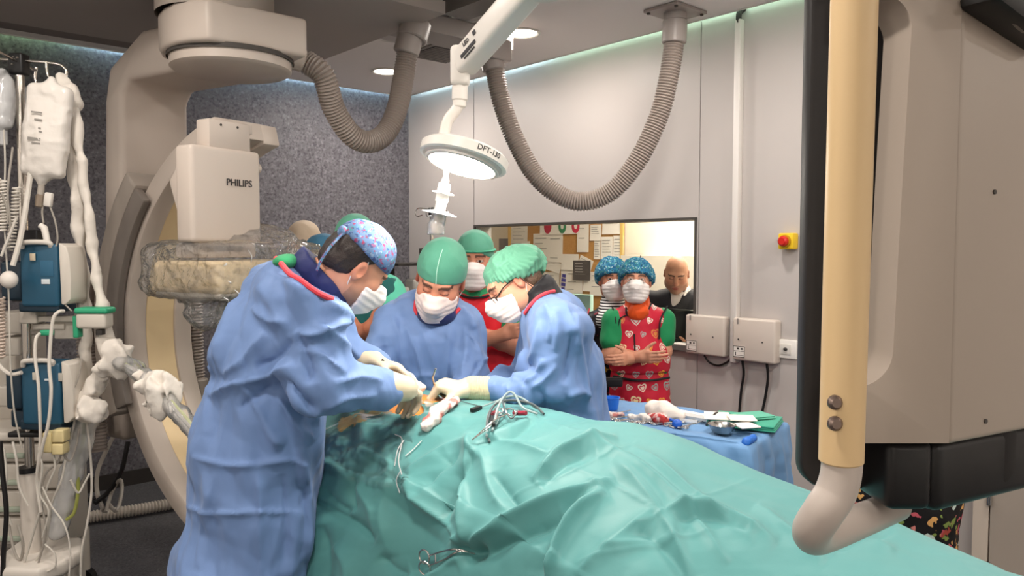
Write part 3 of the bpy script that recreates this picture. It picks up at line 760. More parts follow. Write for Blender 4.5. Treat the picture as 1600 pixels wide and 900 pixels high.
# sterile handle below the head
hx0 = P(694, 258, LD)
def hp(px, py): return P(px, py, LD)
mk('handle_root', cyl(P(698, 253, LD), P(697, 274, LD), .011, 16, r2=.007), M_lampw, parent=e)
hd = P(683, 350, LD) - P(698, 272, LD); hd /= np.linalg.norm(hd); HF = frame(hd)
px_m = LD / F
prof = [(0, 0), (.005, .001), (.010, .018), (.011, .026), (.017, .027), (.017, .050), (.030, .052), (.031, .055), (.018, .058), (.018, .078), (.015, .080), (.015, .102), (.048, .110), (.049, .1125), (.016, .112)]
sl = mk('handle_sleeve', lathe([(r, z) for r, z in prof], 30, HF, P(698, 272, LD)), mat('handle_white', '#f4f1ec', rough=.35), parent=e)
bs = P(698, 272, LD) + hd * .112
s = SDF(); s.u(s_cone(bs, bs + hd * .045, .0195, .021), .01); s.u(s_cone(bs + hd * .04, bs + hd * .072, .02, .014), .02); s.disp(lambda p: (ridged(p * 40, 2) * .0022).astype(np.float32))
mk('clear_grip_cover', s.mesh(bs - .06, bs + .13, .0028), film('grip_plastic', .28, .25), parent=sl, angle=None)
mk('grip_core', lathe([(0, 0), (.013, .001), (.012, .058), (0, .060)], 20, HF, bs), mat('grip_core', '#e9d8c8', rough=.5), parent=sl)

# ================================================================== foreground monitor on the right
MDp = .92
M_mon = mat('monitor_housing', '#a4978b', rough=.45)
e = empty('ceiling_monitor', P(1440, 600, 1.0), 'large close-up ceiling monitor with beige back, black screen slab and cream grab handle', 'monitor')
def MP(px, py, D): return P(px, py, D)
# screen slab: black, behind the handle
pcs = []
D0 = 1.02
x0, x1, y0, y1 = 1257, 1560, -60, 768
def rr(x0, x1, y0, y1, r, n=8):
    pts = []
    for cx, cy, a0 in ((x1 - r, y1 - r, 0), (x0 + r, y1 - r, 90), (x0 + r, y0 + r, 180), (x1 - r, y0 + r, 270)):
        for i in range(n + 1): t = math.radians(a0 + 90 * i / n); pts.append((cx + r * math.cos(t), cy + r * math.sin(t)))
    return pts
o0 = P(1600, 450, D0); u_ = D0 / F
poly = [((px - 1600) * u_, -(py - 450) * u_) for (px, py) in rr(1258, 1600, -150, 770, 42)]
# the slab leans very slightly so that its edge follows the picture
tl = math.radians(.55)
RM = np.array([[math.cos(tl), math.sin(tl) * 1, 0], [0, 0, 1.0], [-math.sin(tl) * 1, math.cos(tl), 0]]); RMx = np.stack([np.array([1, 0, 0.]), UZ, np.array([0, -1.0, 0])], 1)
def tilt(v): return v
sl = prism(poly, -.03, .0, R=RMx, t=o0, bev=.006)
mk('screen_slab', sl, mat('slab_black', '#1d1918', rough=.5), parent=e)
# housing: plate with rounded opening on its left edge, receding right side
D1m = .93; u1 = D1m / F; o1 = P(1490, 450, D1m)
def arcp(cx, cy, r, a0, a1, n=8): return [(cx + r * math.cos(math.radians(a0 + (a1 - a0) * i / n)), cy + r * math.sin(math.radians(a0 + (a1 - a0) * i / n))) for i in range(n + 1)]
px_poly = [(1490, 696), (1346, 696), (1346, 606)] + arcp(1340, 548, 58, 84, 2, 10) + [(1405, 300)] + arcp(1362, 50, 52, -4, -80, 8) + [(1372, -120), (1490, -120)]
poly = [((px - 1490) * u1, -(py - 450) * u1) for (px, py) in px_poly]
cov = mk('front_cover', prism(poly, -.07, 0, R=RMx, t=o1, bev=.017, seg=4), M_mon, parent=e)
sd = np.array([math.sin(math.radians(62)), math.cos(math.radians(62)), 0.]); zt_, zb_ = P(1490, -120, D1m)[2], P(1490, 696, D1m)[2]
c0 = P(1490, 450, D1m); w = .42; nrm = np.array([sd[1], -sd[0], 0])
mk('side_cover', rbox((w, .06, zt_ - zb_), .008, 3, R=np.stack([sd, -nrm, UZ], 1), t=np.array([c0[0], c0[1], (zt_ + zb_) / 2]) + sd * w / 2 - nrm * .03), M_mon, parent=e)
for (px, py, D) in ((1539, 658, 1.0), (1553, 300, 1.0)):
    r_ = ray(px, py); o_ = np.array([0, 0, CH]); t = ((c0 - o_) @ nrm) / (r_ @ nrm); pz = o_ + r_ * t
    mk('screw', cyl(pz - nrm * .002, pz + nrm * .002, .003, 10), M_seam, parent=e)
# black base box under the housing
def below(px0, px1, py0, py1): pass
zb2 = P(1490, 806, D1m + .02)[2]
bw = rbox((w, .16, zb_ - zb2), .015, 3, R=np.stack([sd, -nrm, UZ], 1), t=np.array([c0[0], c0[1], (zb_ + zb2) / 2]) + sd * (w / 2 + .01) - nrm * .10)
mk('base_box', bw, mat('base_black', '#0d0b0c', rough=.4), parent=e)
mk('base_front', rbox((P(1460, 0, .95)[0] - P(1385, 0, .95)[0], .10, zb_ - P(0, 800, .95)[2]), .012, 3, t=np.array([P(1424, 0, .98)[0], 1.0, (zb_ + P(0, 800, .95)[2]) / 2])), mat('base_black', '#171415'), parent=e)
# grab handle: cream grip around a grey tube that bends back under the screen
HD = .84
g0, g1 = P(1337, -80, HD - .02), P(1314, 722, HD)
grip = mk('grip', cyl(g1, g0, .0235, 40, bev=.002), mat('grip_cream', '#d3b588', rough=.42), parent=e)
for py in (629, 662):
    c = P(1305, py, HD - .0225); mk('screw', lathe([(0, .004), (.005, .004), (.0078, .0015), (.0082, -.002)], 20, frame([0.05, -1, 0]), c), mat('screw_brown', '#84736a', rough=.3, metal=.8), parent=grip)
pathh = [P(1316, 660, HD), P(1315, 730, HD), P(1306, 768, HD), P(1286, 800, HD), P(1269, 828, HD + .02), P(1276, 838, HD + .06), P(1318, 824, HD + .12), P(1400, 790, HD + .25)]
mk('handle_tube', tube(catmull(pathh, 8), .0215, 24), mat('tube_grey', '#b5a9a0', rough=.4), parent=e)
gd = (g0 - g1) / np.linalg.norm(g0 - g1)
mk('handle_tube', tube(catmull(np.array([g0 - gd * .05, g0 + gd * .02, g0 + gd * .05 + np.array([.02, .03, 0]), g0 + gd * .06 + np.array([.08, .12, 0])]), 8), .0215, 24), mat('tube_grey', '#b5a9a0', rough=.4), parent=e)
mt = P(1600, -60, 1.12); mk('suspension_column', cyl([mt[0], mt[1], zt_ - .05], [mt[0], mt[1], ZC - .02], .04, 28), M_beige, parent=e); mk('ceiling_flange', cyl([mt[0], mt[1], ZC - .04], [mt[0], mt[1], ZC - .001], .11, 32, bev=.008), M_beige, parent=e)
# cable and dark bracket at the top right corner
mk('top_bracket', Geo().add(*rbox((.16, .05, .05), .01, R=frame([.2, .1, 1], [.8, .5, -.55]), t=P(1585, 15, .95))), mat('base_black', '#171415'), parent=e)
mk('signal_cable', cable([P(1530, -10, .9), P(1565, 15, .92), P(1600, 48, .95), P(1640, 60, 1.0)], .0032), mat('cable_grey', '#7b726b', rough=.5), parent=e)
EXPOSURE = 0.0
# ================================================================== PEOPLE
SKIN = lin('#c98f74')[:3]
M_skin = attr_mat('skin', rough=.48, spec=.35, subsurf=.08)
def unit(v): v = np.asarray(v, float); return v / np.linalg.norm(v)
def hframe(f, u):
    f = unit(f); u = np.asarray(u, float); u = unit(u - f * (u @ f)); return np.stack([np.cross(f, u), f, u], 1)   # x = its right side
def cloth_mat(name, col, rough=.7, bump=(160, .25, .002), sheen=.1, col2=None):
    return mat(name, col, rough=rough, spec=.25, bump=bump, sheen=sheen, mottle=(3.0, col2, .6) if col2 else None)
def print_mat(name, base, cols, scale, size=.42, rough=.75, distort=.35):
    """printed cloth: scattered rounded blots of several colours over a base colour"""
    if name in _M: return _M[name]
    m = mat(name, base, rough=rough, spec=.25); nt = m.node_tree; b = nt.nodes['Principled BSDF']
    tc = nt.nodes.new('ShaderNodeTexCoord'); v = nt.nodes.new('ShaderNodeTexVoronoi'); v.inputs['Scale'].default_value = scale
    nz = nt.nodes.new('ShaderNodeTexNoise'); nz.inputs['Scale'].default_value = scale * .9; va = nt.nodes.new('ShaderNodeMixRGB'); va.blend_type = 'ADD'; va.inputs['Fac'].default_value = distort / scale * 3
    nt.links.new(tc.outputs['Object'], nz.inputs['Vector']); nt.links.new(tc.outputs['Object'], va.inputs['Color1']); nt.links.new(nz.outputs['Color'], va.inputs['Color2'])
    nt.links.new(va.outputs['Color'], v.inputs['Vector'])
    bw = nt.nodes.new('ShaderNodeSeparateColor'); nt.links.new(v.outputs['Color'], bw.inputs['Color'])
    r = nt.nodes.new('ShaderNodeValToRGB'); r.color_ramp.interpolation = 'CONSTANT'; n = len(cols); els = r.color_ramp.elements
    els[0].position = 0; els[0].color = lin(cols[0]); els[1].position = 1 / n if n > 1 else 1; els[1].color = lin(cols[1 % n])
    for i in range(2, n): e = els.new(i / n); e.color = lin(cols[i])
    nt.links.new(bw.outputs['Red'], r.inputs['Fac'])
    ls = nt.nodes.new('ShaderNodeMath'); ls.operation = 'LESS_THAN'; ls.inputs[1].default_value = size; nt.links.new(v.outputs['Distance'], ls.inputs[0])
    mx = nt.nodes.new('ShaderNodeMixRGB'); mx.inputs['Color1'].default_value = lin(base); nt.links.new(ls.outputs[0], mx.inputs['Fac']); nt.links.new(r.outputs['Color'], mx.inputs['Color2'])
    nt.links.new(mx.outputs['Color'], b.inputs['Base Color']); return m

class Head:
    """a head in its own frame: x to its right, y out of the face, z to the crown; unit scale metres"""
    def __init__(s, c, f, u, k=1.0, jaw=1.0):
        s.c = np.asarray(c, float); s.R = hframe(f, u); s.k = k; s.jaw = jaw
    def w(s, p): return s.c + s.R @ (np.asarray(p, float) * s.k)
    def d(s, p): return s.R @ np.asarray(p, float)
    def loc(s, v): return ((v - s.c) @ s.R) / s.k
    def E(s, c, r): return s_ell(s.w(c), np.array(r) * s.k, s.R)
    def C(s, a, b, r1, r2): return s_cone(s.w(a), s.w(b), r1 * s.k, r2 * s.k)
    def base(s, nose=True):
        S = SDF(); j = s.jaw
        S.u(s.E((0, -.018, .035), (.075, .094, .083)), .01)
        S.u(s.E((0, .030, -.030), (.060 * j, .058, .088)), .05)
        S.u(s.E((0, .062, -.098), (.030 * j, .026, .022)), .04)
        for q in (-1, 1):
            S.u(s.E((q * .050 * j, .012, -.066), (.022, .035, .03)), .04)
            S.u(s.E((q * .042, .058, -.018), (.024, .024, .022)), .025)
        S.u(s.E((0, .078, .033), (.046, .014, .011)), .018)
        for q in (-1, 1): S.sub(s.E((q * .031, .104, .012), (.020, .017, .013)), .016)
        if nose:
            S.u(s.C((0, .086, .018), (0, .108, -.024), .0085, .0125), .014)
            for q in (-1, 1): S.u(s.E((q * .011, .098, -.028), (.009, .011, .008)), .008)
        S.u(s.E((0, .088, -.060), (.024, .010, .006)), .010); S.u(s.E((0, .086, -.070), (.019, .010, .006)), .010)
        for q in (-1, 1): S.u(s.E((q * .031, .077, .011), (.0125, .0125, .0115)), .004)
        return S
    def full(s, neck_to, neck_r=.056):
        S = s.base()
        for q in (-1, 1):
            S.u(s_ell(s.w((q * .079, -.012, -.004)), np.array((.010, .019, .031)) * s.k, s.R @ np.array(Matrix.Rotation(q * -.35, 3, 'Z'))), .008)
            S.sub(s.E((q * .088, -.008, .0), (.006, .010, .017)), .006)
        n0 = s.w((0, -.025, -.055)); nt = np.asarray(neck_to, float)
        S.u(s_cone(n0, nt, neck_r * s.k, neck_r * 1.08 * s.k), .03)
        return S
    def paint(s, v, tone, eyes='open', brow='#3a2a22', lips='#a8584f', stubble=0.0, red=.5, iris='#3a2a20'):
        L = s.loc(v); c = np.tile(np.array(lin(tone)[:3]), (len(v), 1))
        c *= (1 + .05 * fbm(v * 40, 2))[:, None]
        def mix(m, col): c[:] = c * (1 - m[:, None]) + np.array(lin(col)[:3]) * m[:, None]
        def blob(p, r): return np.exp(-(((L - p) / r) ** 2).sum(1))
        for q in (-1, 1): mix(np.clip(blob((q * .045, .065, -.02), (.025, .03, .02)) * red, 0, 1), '#c4705c'); mix(np.clip(blob((q * .082, -.01, 0), (.02, .03, .035)) * red * .9, 0, 1), '#c26d58')
        mix(np.clip(blob((0, .11, -.022), (.016, .02, .016)) * red, 0, 1), '#c06a55')
        if stubble: mix(np.clip(stubble * ((L[:, 2] < -.035) & (L[:, 1] > .0)) * np.clip((-.03 - L[:, 2]) / .03, 0, 1), 0, 1), '#6e5a52')
        mix(np.clip(blob((0, .094, -.064), (.024, .02, .009)) * 1.3, 0, 1), lips)
        for q in (-1, 1):
            bx = L[:, 0] * q; yb = .0345 - 9 * (bx - .030) ** 2
            mix(((np.abs(L[:, 2] - yb) < .0052) & (bx > .010) & (bx < .054) & (L[:, 1] > .055)) * .85, brow)
            ex, ez = (bx - .031), (L[:, 2] - .0105); fr = L[:, 1] > .07
            if eyes == 'open':
                al = (ex / .0140) ** 2 + (ez / .0050) ** 2
                mix(((al < 1.8) & fr) * .6, '#6a4438'); mix(((al < 1) & fr) * 1.0, '#b9aaa2'); mix((((ex / .0060) ** 2 + (ez / .0066) ** 2 < 1) & fr) * 1.0, iris)
            else:
                mix(((np.abs(ez + .0045 - 6 * ex ** 2) < .0022) & (np.abs(ex) < .0145) & fr) * .85, '#4a2e28')
                mix((((ex / .018) ** 2 + (ez / .010) ** 2 < 1) & fr) * .25, '#9a5a4c')
        return c
    # ---------------- things worn on the head
    def cap(s, name, m, root, kind='dome', front=.040, back=-.035, puff=.008, h=.0032, label=None, top=(0, 0, 0), smooth=1, sink=(0, 0, 0)):
        S = SDF()
        if kind == 'dome':
            S.u(s.E((0, -.016, .037), (.075 + puff, .094 + puff, .083 + puff)), .01)
            S.u(s.E((0 + top[0], -.010 + top[1], .07 + top[2]), (.066, .078, .06)), .05)
        else:
            S.u(s.E((0, -.020, .040), (.084 + puff, .104 + puff, .090 + puff)), .01)
            S.u(s.E(sink, (.07 + puff, .07 + puff, .06 + puff)), .06)
        nrm = unit((0, -(front - back), .19)); S.cut(s_plane(s.w((0, .09, front)), -s.d(nrm)), .010)
        if kind == 'dome': S.disp(lambda p: (.0022 * ridged(s.loc(p) * 16, 2)).astype(np.float32))
        else:
            def dz(p):
                L = s.loc(p); a = np.arctan2(L[:, 0], L[:, 1]); hgt = np.clip((L[:, 2] - front) / .1, -.3, 1)
                return (.0028 * np.sin(a * 38 + 5 * fbm(L * 14, 1)) * np.clip(.45 - hgt, 0, 1) + .0060 * ridged(L * 19 + .5 * fbm(L * 9, 1)[:, None], 3)).astype(np.float32)
            S.disp(dz)
        r = .19 * s.k
        v, f = S.mesh(s.c - r, s.c + r, h, smooth)
        o = mk(name, (v, f), m, parent=root, angle=None, label=label)
        # edge band
        a = np.linspace(0, 2 * math.pi, 49)[:-1]; q = []
        for t in a:
            x, y = math.sin(t), math.cos(t); p = np.array([x * (.077 + puff), -.016 + y * (.096 + puff), 0]); p[2] = front + (p[1] - .09) * (front - back) / .19; q.append(p)
        return o
    def mask(s, root, m=None, h=.0026, drop=0.0, strings=True, ties=False, bulge=0.0):
        m = m or M_mask; S = SDF(); j = s.jaw
        S.u(s.E((0, .030, -.034), (.058 * j, .066 + bulge, .086)), .01); S.u(s.E((0, .066, -.098), (.036 * j, .032, .028)), .04)
        for q in (-1, 1): S.u(s.E((q * .040 * j, .045, -.05), (.025, .036, .045)), .04)
        S.u(s.C((0, .088, .012), (0, .112 + bulge, -.03), .010, .018), .03); S.u(s.C((0, .105, -.03), (0, .092, -.085), .02, .02), .05)
        S.off(.0045)
        S.cut(s_plane(s.w((0, .10, .004 - drop)), s.d(unit((0, -.42, 1)))), .006)
        S.cut(s_plane(s.w((0, .030, 0)), s.d((0, -1, -.25))), .006)
        S.cut(s_plane(s.w((0, .09, -.122)), s.d(unit((0, .25, -1)))), .012)
        def pl(p):
            L = s.loc(p); return (.0006 * np.sin(L[:, 2] * 300 + 2 * np.abs(L[:, 0]) * 20) + .0016 * ridged(L * np.array([14, 14, 30], np.float32), 2)).astype(np.float32)
        S.disp(pl); r = .15 * s.k
        v, f = S.mesh(s.c - r, s.c + r, h, 1)
        o = mk('face_mask', (v, f), m, parent=root, angle=None)
        if strings:
            g = Geo()
            for q in (-1, 1):
                g = Geo()
                g += tube(catmull([s.w((q * .062 * j, .036, -.022)), s.w((q * .072, .006, .012)), s.w((q * .084, -.012, .034))], 6), .0014 * s.k, 6)
                mk('ear_loop', g, M_mask, parent=o)
                g = Geo(); g += tube(catmull([s.w((q * .056 * j, .030, -.080)), s.w((q * .072, -.006, -.060)), s.w((q * .084, -.024, -.030))], 6), .0014 * s.k, 6)
                mk('ear_loop', g, M_mask, parent=o)
        return o
    def hair(s, root, col, low=-.06, puff=.004, front=.0, h=.0032):
        S = SDF(); S.u(s.E((0, -.020, .034), (.076 + puff, .094 + puff, .084 + puff)), .01); S.u(s.E((0, -.06, -.03), (.058, .045, .05)), .05)
        S.cut(s_plane(s.w((0, front, 0)), s.d(unit((0, 1, -.35)))), .01); S.cut(s_plane(s.w((0, -.07, low)), s.d(unit((0, .25, -1)))), .01)
        S.disp(lambda p: (.0016 * vnoise(s.loc(p) * np.array([160, 160, 40], np.float32)) + .002 * fbm(s.loc(p) * 40, 2)).astype(np.float32))
        r = .17 * s.k; v, f = S.mesh(s.c - r, s.c + r, h, 0)
        return mk('hair', (v, f), mat('hair_' + col, col, rough=.55, bump=(220, .6, .004)), parent=root, angle=None)
    def glasses(s, root, col='#1c1a1a', drop=0.0, thick=.0022):
        g = Geo(); fm = mat('glasses_' + col, col, rough=.3); o = None
        for q in (-1, 1):
            ring = [s.w((q * .031 + .0215 * math.cos(t), .107 - .25 * abs(.0215 * math.cos(t) * q + .0) * 0 - (.012 if q * math.cos(t) > .6 else 0), .004 - drop + .0165 * math.sin(t))) for t in np.linspace(0, 2 * math.pi, 26)]
            g += tube(np.array(ring), thick * s.k, 6, cap=False)
            g += tube(np.array([s.w((q * .052, .095, .008 - drop)), s.w((q * .078, .05, .012)), s.w((q * .084, -.005, .014)), s.w((q * .083, -.025, .0))]), thick * s.k, 6)
        g += tube(np.array([s.w((-.010, .110, .006 - drop)), s.w((0, .114, .009 - drop)), s.w((.010, .110, .006 - drop))]), thick * s.k, 6)
        o = mk('glasses', g, fm, parent=root)
        for q in (-1, 1):
            mk('lens', lathe([(0, -.0006), (.0195, -.0006), (.0195, .0006), (0, .0006)], 24, np.stack([s.R[:, 0], s.R[:, 2], -s.R[:, 1]], 1) * 1.0, s.w((q * .031, .1065, .004 - drop))), film('lens_film', .04, .03), parent=o)
        return o
M_mask = cloth_mat('mask_white', '#eee6e2', rough=.8, bump=(90, .2, .002))
M_maskp = cloth_mat('mask_pale', '#f0dcd6', rough=.8, bump=(90, .2, .002))

# ---------------- hands
def hand(wrist, dirv, palm, side, curls, k=1.0, spread=.10, thumb=(.5, .6), fat=1.0):
    """SDF ops of a hand: from the wrist along dirv, palm = direction the palm faces, side = +1 thumb on the +x side of frame (dir x palm).
       curls: bend per finger (index..little) in radians per joint"""
    y = unit(dirv); z = unit(np.asarray(palm, float) - y * (np.asarray(palm, float) @ y)); x = np.cross(y, z) * side       # x towards the thumb
    W = np.asarray(wrist, float); S = SDF()
    def pt(a, b, c): return W + (x * a + y * b + z * c) * k
    S.u(s_flat(pt(0, -.01, 0), pt(.0, .075, 0), .027 * k, .016 * k, .037 * k, .0135 * k, x), .01)
    S.u(s_cone(pt(.022, .02, .008), pt(.030, .055, .008), .015 * k, .012 * k), .02)
    fin = [(.028, .082, .0088, (.043, .026, .021)), (.010, .088, .0091, (.047, .030, .022)), (-.009, .084, .0087, (.043, .028, .021)), (-.026, .074, .0078, (.033, .021, .018))]
    F_ = SDF()
    for i, (fx, fy, r, ls) in enumerate(fin):
        r = r * fat
        a = pt(fx, fy - .014, 0); an = 0.0; sp = (1.5 - i) * spread
        dx = x * math.sin(sp) + y * math.cos(sp); p = pt(fx, fy, 0); F_.u(s_cone(a, p, r * 1.12 * k, r * 1.1 * k), .003)
        c = curls[i] if hasattr(curls[i], '__len__') else (curls[i] * .8, curls[i], curls[i] * .7)
        for jn in range(3):
            an += c[jn]; q = p + (dx * math.cos(an) + z * math.sin(an)) * ls[jn] * k
            F_.u(s_cone(p, q, r * (1.06 - .08 * jn) * k, r * (.98 - .09 * jn) * k), .004); p = q
    S.u(F_, .009)
    t0 = pt(.026, .022, .006); a1, a2 = thumb
    d1 = unit(x * math.cos(a1) * .75 + y * .75 + z * math.sin(a1)); d2 = unit(d1 * math.cos(a2) + (z * .6 - x * .5 + y * .3) * math.sin(a2))
    t1 = t0 + d1 * .040 * k; t2 = t1 + d1 * .016 * k + d2 * .016 * k; t3 = t2 + d2 * .026 * k
    S.u(s_cone(t0, t1, .0135 * k, .0112 * k), .012); S.u(s_cone(t1, t2, .0108 * k, .0100 * k), .006); S.u(s_cone(t2, t3, .0100 * k, .0085 * k), .004)
    return S
def hmesh(S, c, r=.15, h=.0026): return S.mesh(np.asarray(c, float) - r, np.asarray(c, float) + r, h, 1)

def join(parts):
    V, Fc, n = [], [], 0
    for v, f in parts: V.append(v); Fc += [tuple(int(i) + n for i in q) for q in f]; n += len(v)
    return np.concatenate(V), Fc
def body(root, meshes, m=None):
    """one skin mesh for the whole figure: meshes = [(verts, faces, colours)]"""
    v, f = join([(a, b) for a, b, c in meshes]); return mk('body', (v, f), m or M_skin, parent=root, angle=None, colors=np.concatenate([c for a, b, c in meshes]))
def flatcol(v, tone):
    c = np.tile(np.array(lin(tone)[:3]), (len(v), 1)); return c * (1 + .06 * fbm(v * 35, 2))[:, None]
def figure(neck, sh_l, sh_r, pelvis, feet_dir, tone, arms=(), h=.013, girth=1.0, legs=True):
    """the figure under the clothes: trunk, legs to the floor, arms down to the given joints"""
    S = SDF(); ax = unit(sh_r - sh_l); mid = (sh_l + sh_r) / 2
    S.u(s_flat(mid + (pelvis - mid) * .12, mid + (pelvis - mid) * .55, .13 * girth, .085 * girth, .125 * girth, .085 * girth, ax), .03)
    S.u(s_flat(mid + (pelvis - mid) * .5, pelvis, .12 * girth, .085 * girth, .135 * girth, .09 * girth, ax), .05)
    S.u(s_cone(sh_l, sh_r, .045, .045), .05); S.u(s_cone(mid, neck, .055, .052), .04)
    for A in arms: 
        for a, b, r1, r2 in zip(A[:-1], A[1:], (.046, .036), (.037, .026)): S.u(s_cone(a, b, r1, r2), .02)
    axh = unit(np.array([ax[0], ax[1], 0])); fd = unit(np.array([feet_dir[0], feet_dir[1], 0]))
    if legs:
        for q in (-1, 1):
            hp_ = pelvis + axh * q * .085; an = np.array([hp_[0], hp_[1], .09]) + axh * q * .03; kn = (hp_ + an) / 2 + fd * .02
            S.u(s_cone(hp_, kn, .075, .05), .05); S.u(s_cone(kn, an, .05, .036), .03); S.u(s_cone(an - UZ * .05, an - UZ * .05 + fd * .14, .038, .03), .03)
    al = np.array([p for A in arms for p in A] + [neck, sh_l, sh_r, pelvis]); lo = al.min(0) - .25; hi = al.max(0) + .25; lo[2] = -.03 if legs else lo[2]
    if legs: lo[:2] = np.minimum(lo[:2], pelvis[:2] - .32); hi[:2] = np.maximum(hi[:2], pelvis[:2] + .32)
    v, f = S.mesh(lo, hi, h, 1); return v, f, flatcol(v, tone)
def trousers(root, pelvis, ax, fd, m, shoe='#e8e6e2', name='trousers'):
    axh = unit(np.array([ax[0], ax[1], 0])); fd = unit(np.array([fd[0], fd[1], 0])); S = SDF(); G = Geo()
    for q in (-1, 1):
        hp_ = pelvis + axh * q * .085; an = np.array([hp_[0], hp_[1], .09]) + axh * q * .03; kn = (hp_ + an) / 2 + fd * .02
        S.u(s_cone(hp_, kn, .078, .068), .04); S.u(s_cone(kn, an - UZ * .02, .068, .058), .03)
    S.disp(lambda p: (.006 * ridged(p * 9, 2)).astype(np.float32))
    lo = pelvis - .35; hi = pelvis + .35; lo[2] = 0.0
    o = mk(name, S.mesh(lo, hi, .013), m, parent=root, angle=None)
    for q in (-1, 1):
        an = pelvis + axh * q * .115; an[2] = .045; S = SDF(); S.u(s_cone(an - fd * .03, an + fd * .16, .046, .040), .02); S.cut(s_plane([0, 0, .004], [0, 0, -1]), .004)
        mk('shoe', S.mesh(an - .24, an + .24, .008), mat('shoe_' + shoe, shoe, rough=.5), parent=root, angle=None)

def garment(S, lo, hi, h, folds=(), crumple=(.006, 7.0), crumple2=(.002, 22.0), stretch=(1, 1, .55), guard=None, smooth=1):
    v, f = S.mesh(lo, hi, h, smooth); n = vnormals(v, f)
    p = v * np.array(stretch)
    d = crumple[0] * .5 * ridged(p * crumple[1] + .35 * fbm(v * 3, 1)[:, None], 2, 1.3) + crumple[0] * 1.25 * paper(p, crumple[1] * .85, int(abs(v[:, 0].sum())) % 50) + crumple[0] * .55 * paper(p, crumple[1] * 1.9, 7 + int(abs(v[:, 0].sum())) % 50) + crumple2[0] * .9 * paper(v, crumple2[1] * .6, 3)
    if guard is not None: d = d * guard(v)
    v = v + n * d[:, None]
    if folds:
        n = vnormals(v, f); cam_d = np.array([0, 0, CH]) - v; cam_d /= np.linalg.norm(cam_d, axis=1)[:, None]
        face = np.clip((n * cam_d).sum(1) * 3 + .3, 0, 1); v = creases(v, n, [(l[0], l[1] * 1.25, l[2] * 1.55, *[x * 1.5 for x in l[3:]]) for l in folds], face)
    return v, f
M_gown = cloth_mat('gown_blue', '#6d88b6', rough=.58, bump=(300, .15, .001), col2='#6781af')
crumple(M_gown, 7.0, .022, .9)
M_glove = mat('glove_latex', '#cfc0a6', rough=.38, spec=.45, subsurf=.05)
M_cuff = cloth_mat('cuff_knit', '#c2b896', rough=.8, bump=(400, .5, .002))
M_redtrim = cloth_mat('red_trim', '#d8424e', rough=.7)
M_navy = cloth_mat('navy_lead', '#252c5c', rough=.55)
M_blackc = cloth_mat('black_lead', '#1a191c', rough=.5)
M_greencap = crumple(cloth_mat('cap_green', '#66ad93', rough=.6, bump=(200, .3, .001), col2='#5aa086'), 16, .006, .6)
M_bouf = cloth_mat('cap_bouffant', '#6fa790', rough=.6, bump=(200, .4, .002), col2='#569678')
M_scrub = cloth_mat('scrub_teal', '#2f7f74', rough=.75, col2='#28736a')
M_scrubg = cloth_mat('scrub_green', '#2c8a5a', rough=.75)
def on_geo(o, px, py, off=.003):
    """point of an object's surface seen at a photo pixel"""
    v = np.array([x.co[:] for x in o.data.vertices]) + np.array(_bases[o.name]); q = proj(v); d = np.sqrt(((q - np.array([px, py])) ** 2).sum(1)); m = d < max(d.min() + 1, 3); k = np.argmin(np.where(m, v[:, 1], 1e9)); p = v[k].copy()
    ry = ray(px, py); dirv = ry / np.linalg.norm(ry); t = (p - np.array([0, 0, CH])) @ dirv; return np.array([0, 0, CH]) + dirv * (t - off)
def edging(o, pts, r_, m=None, name='edging', off=.002, flat=1.0): return mk(name, tube(catmull(np.array([on_geo(o, x, y, off) for x, y in pts]), 6), r_, 7, flat=flat), m or M_blackc, parent=o)
def rope(pts, r, n=8, res=8, flat=1.0): return tube(catmull(np.array(pts), n), r, res, flat=flat)

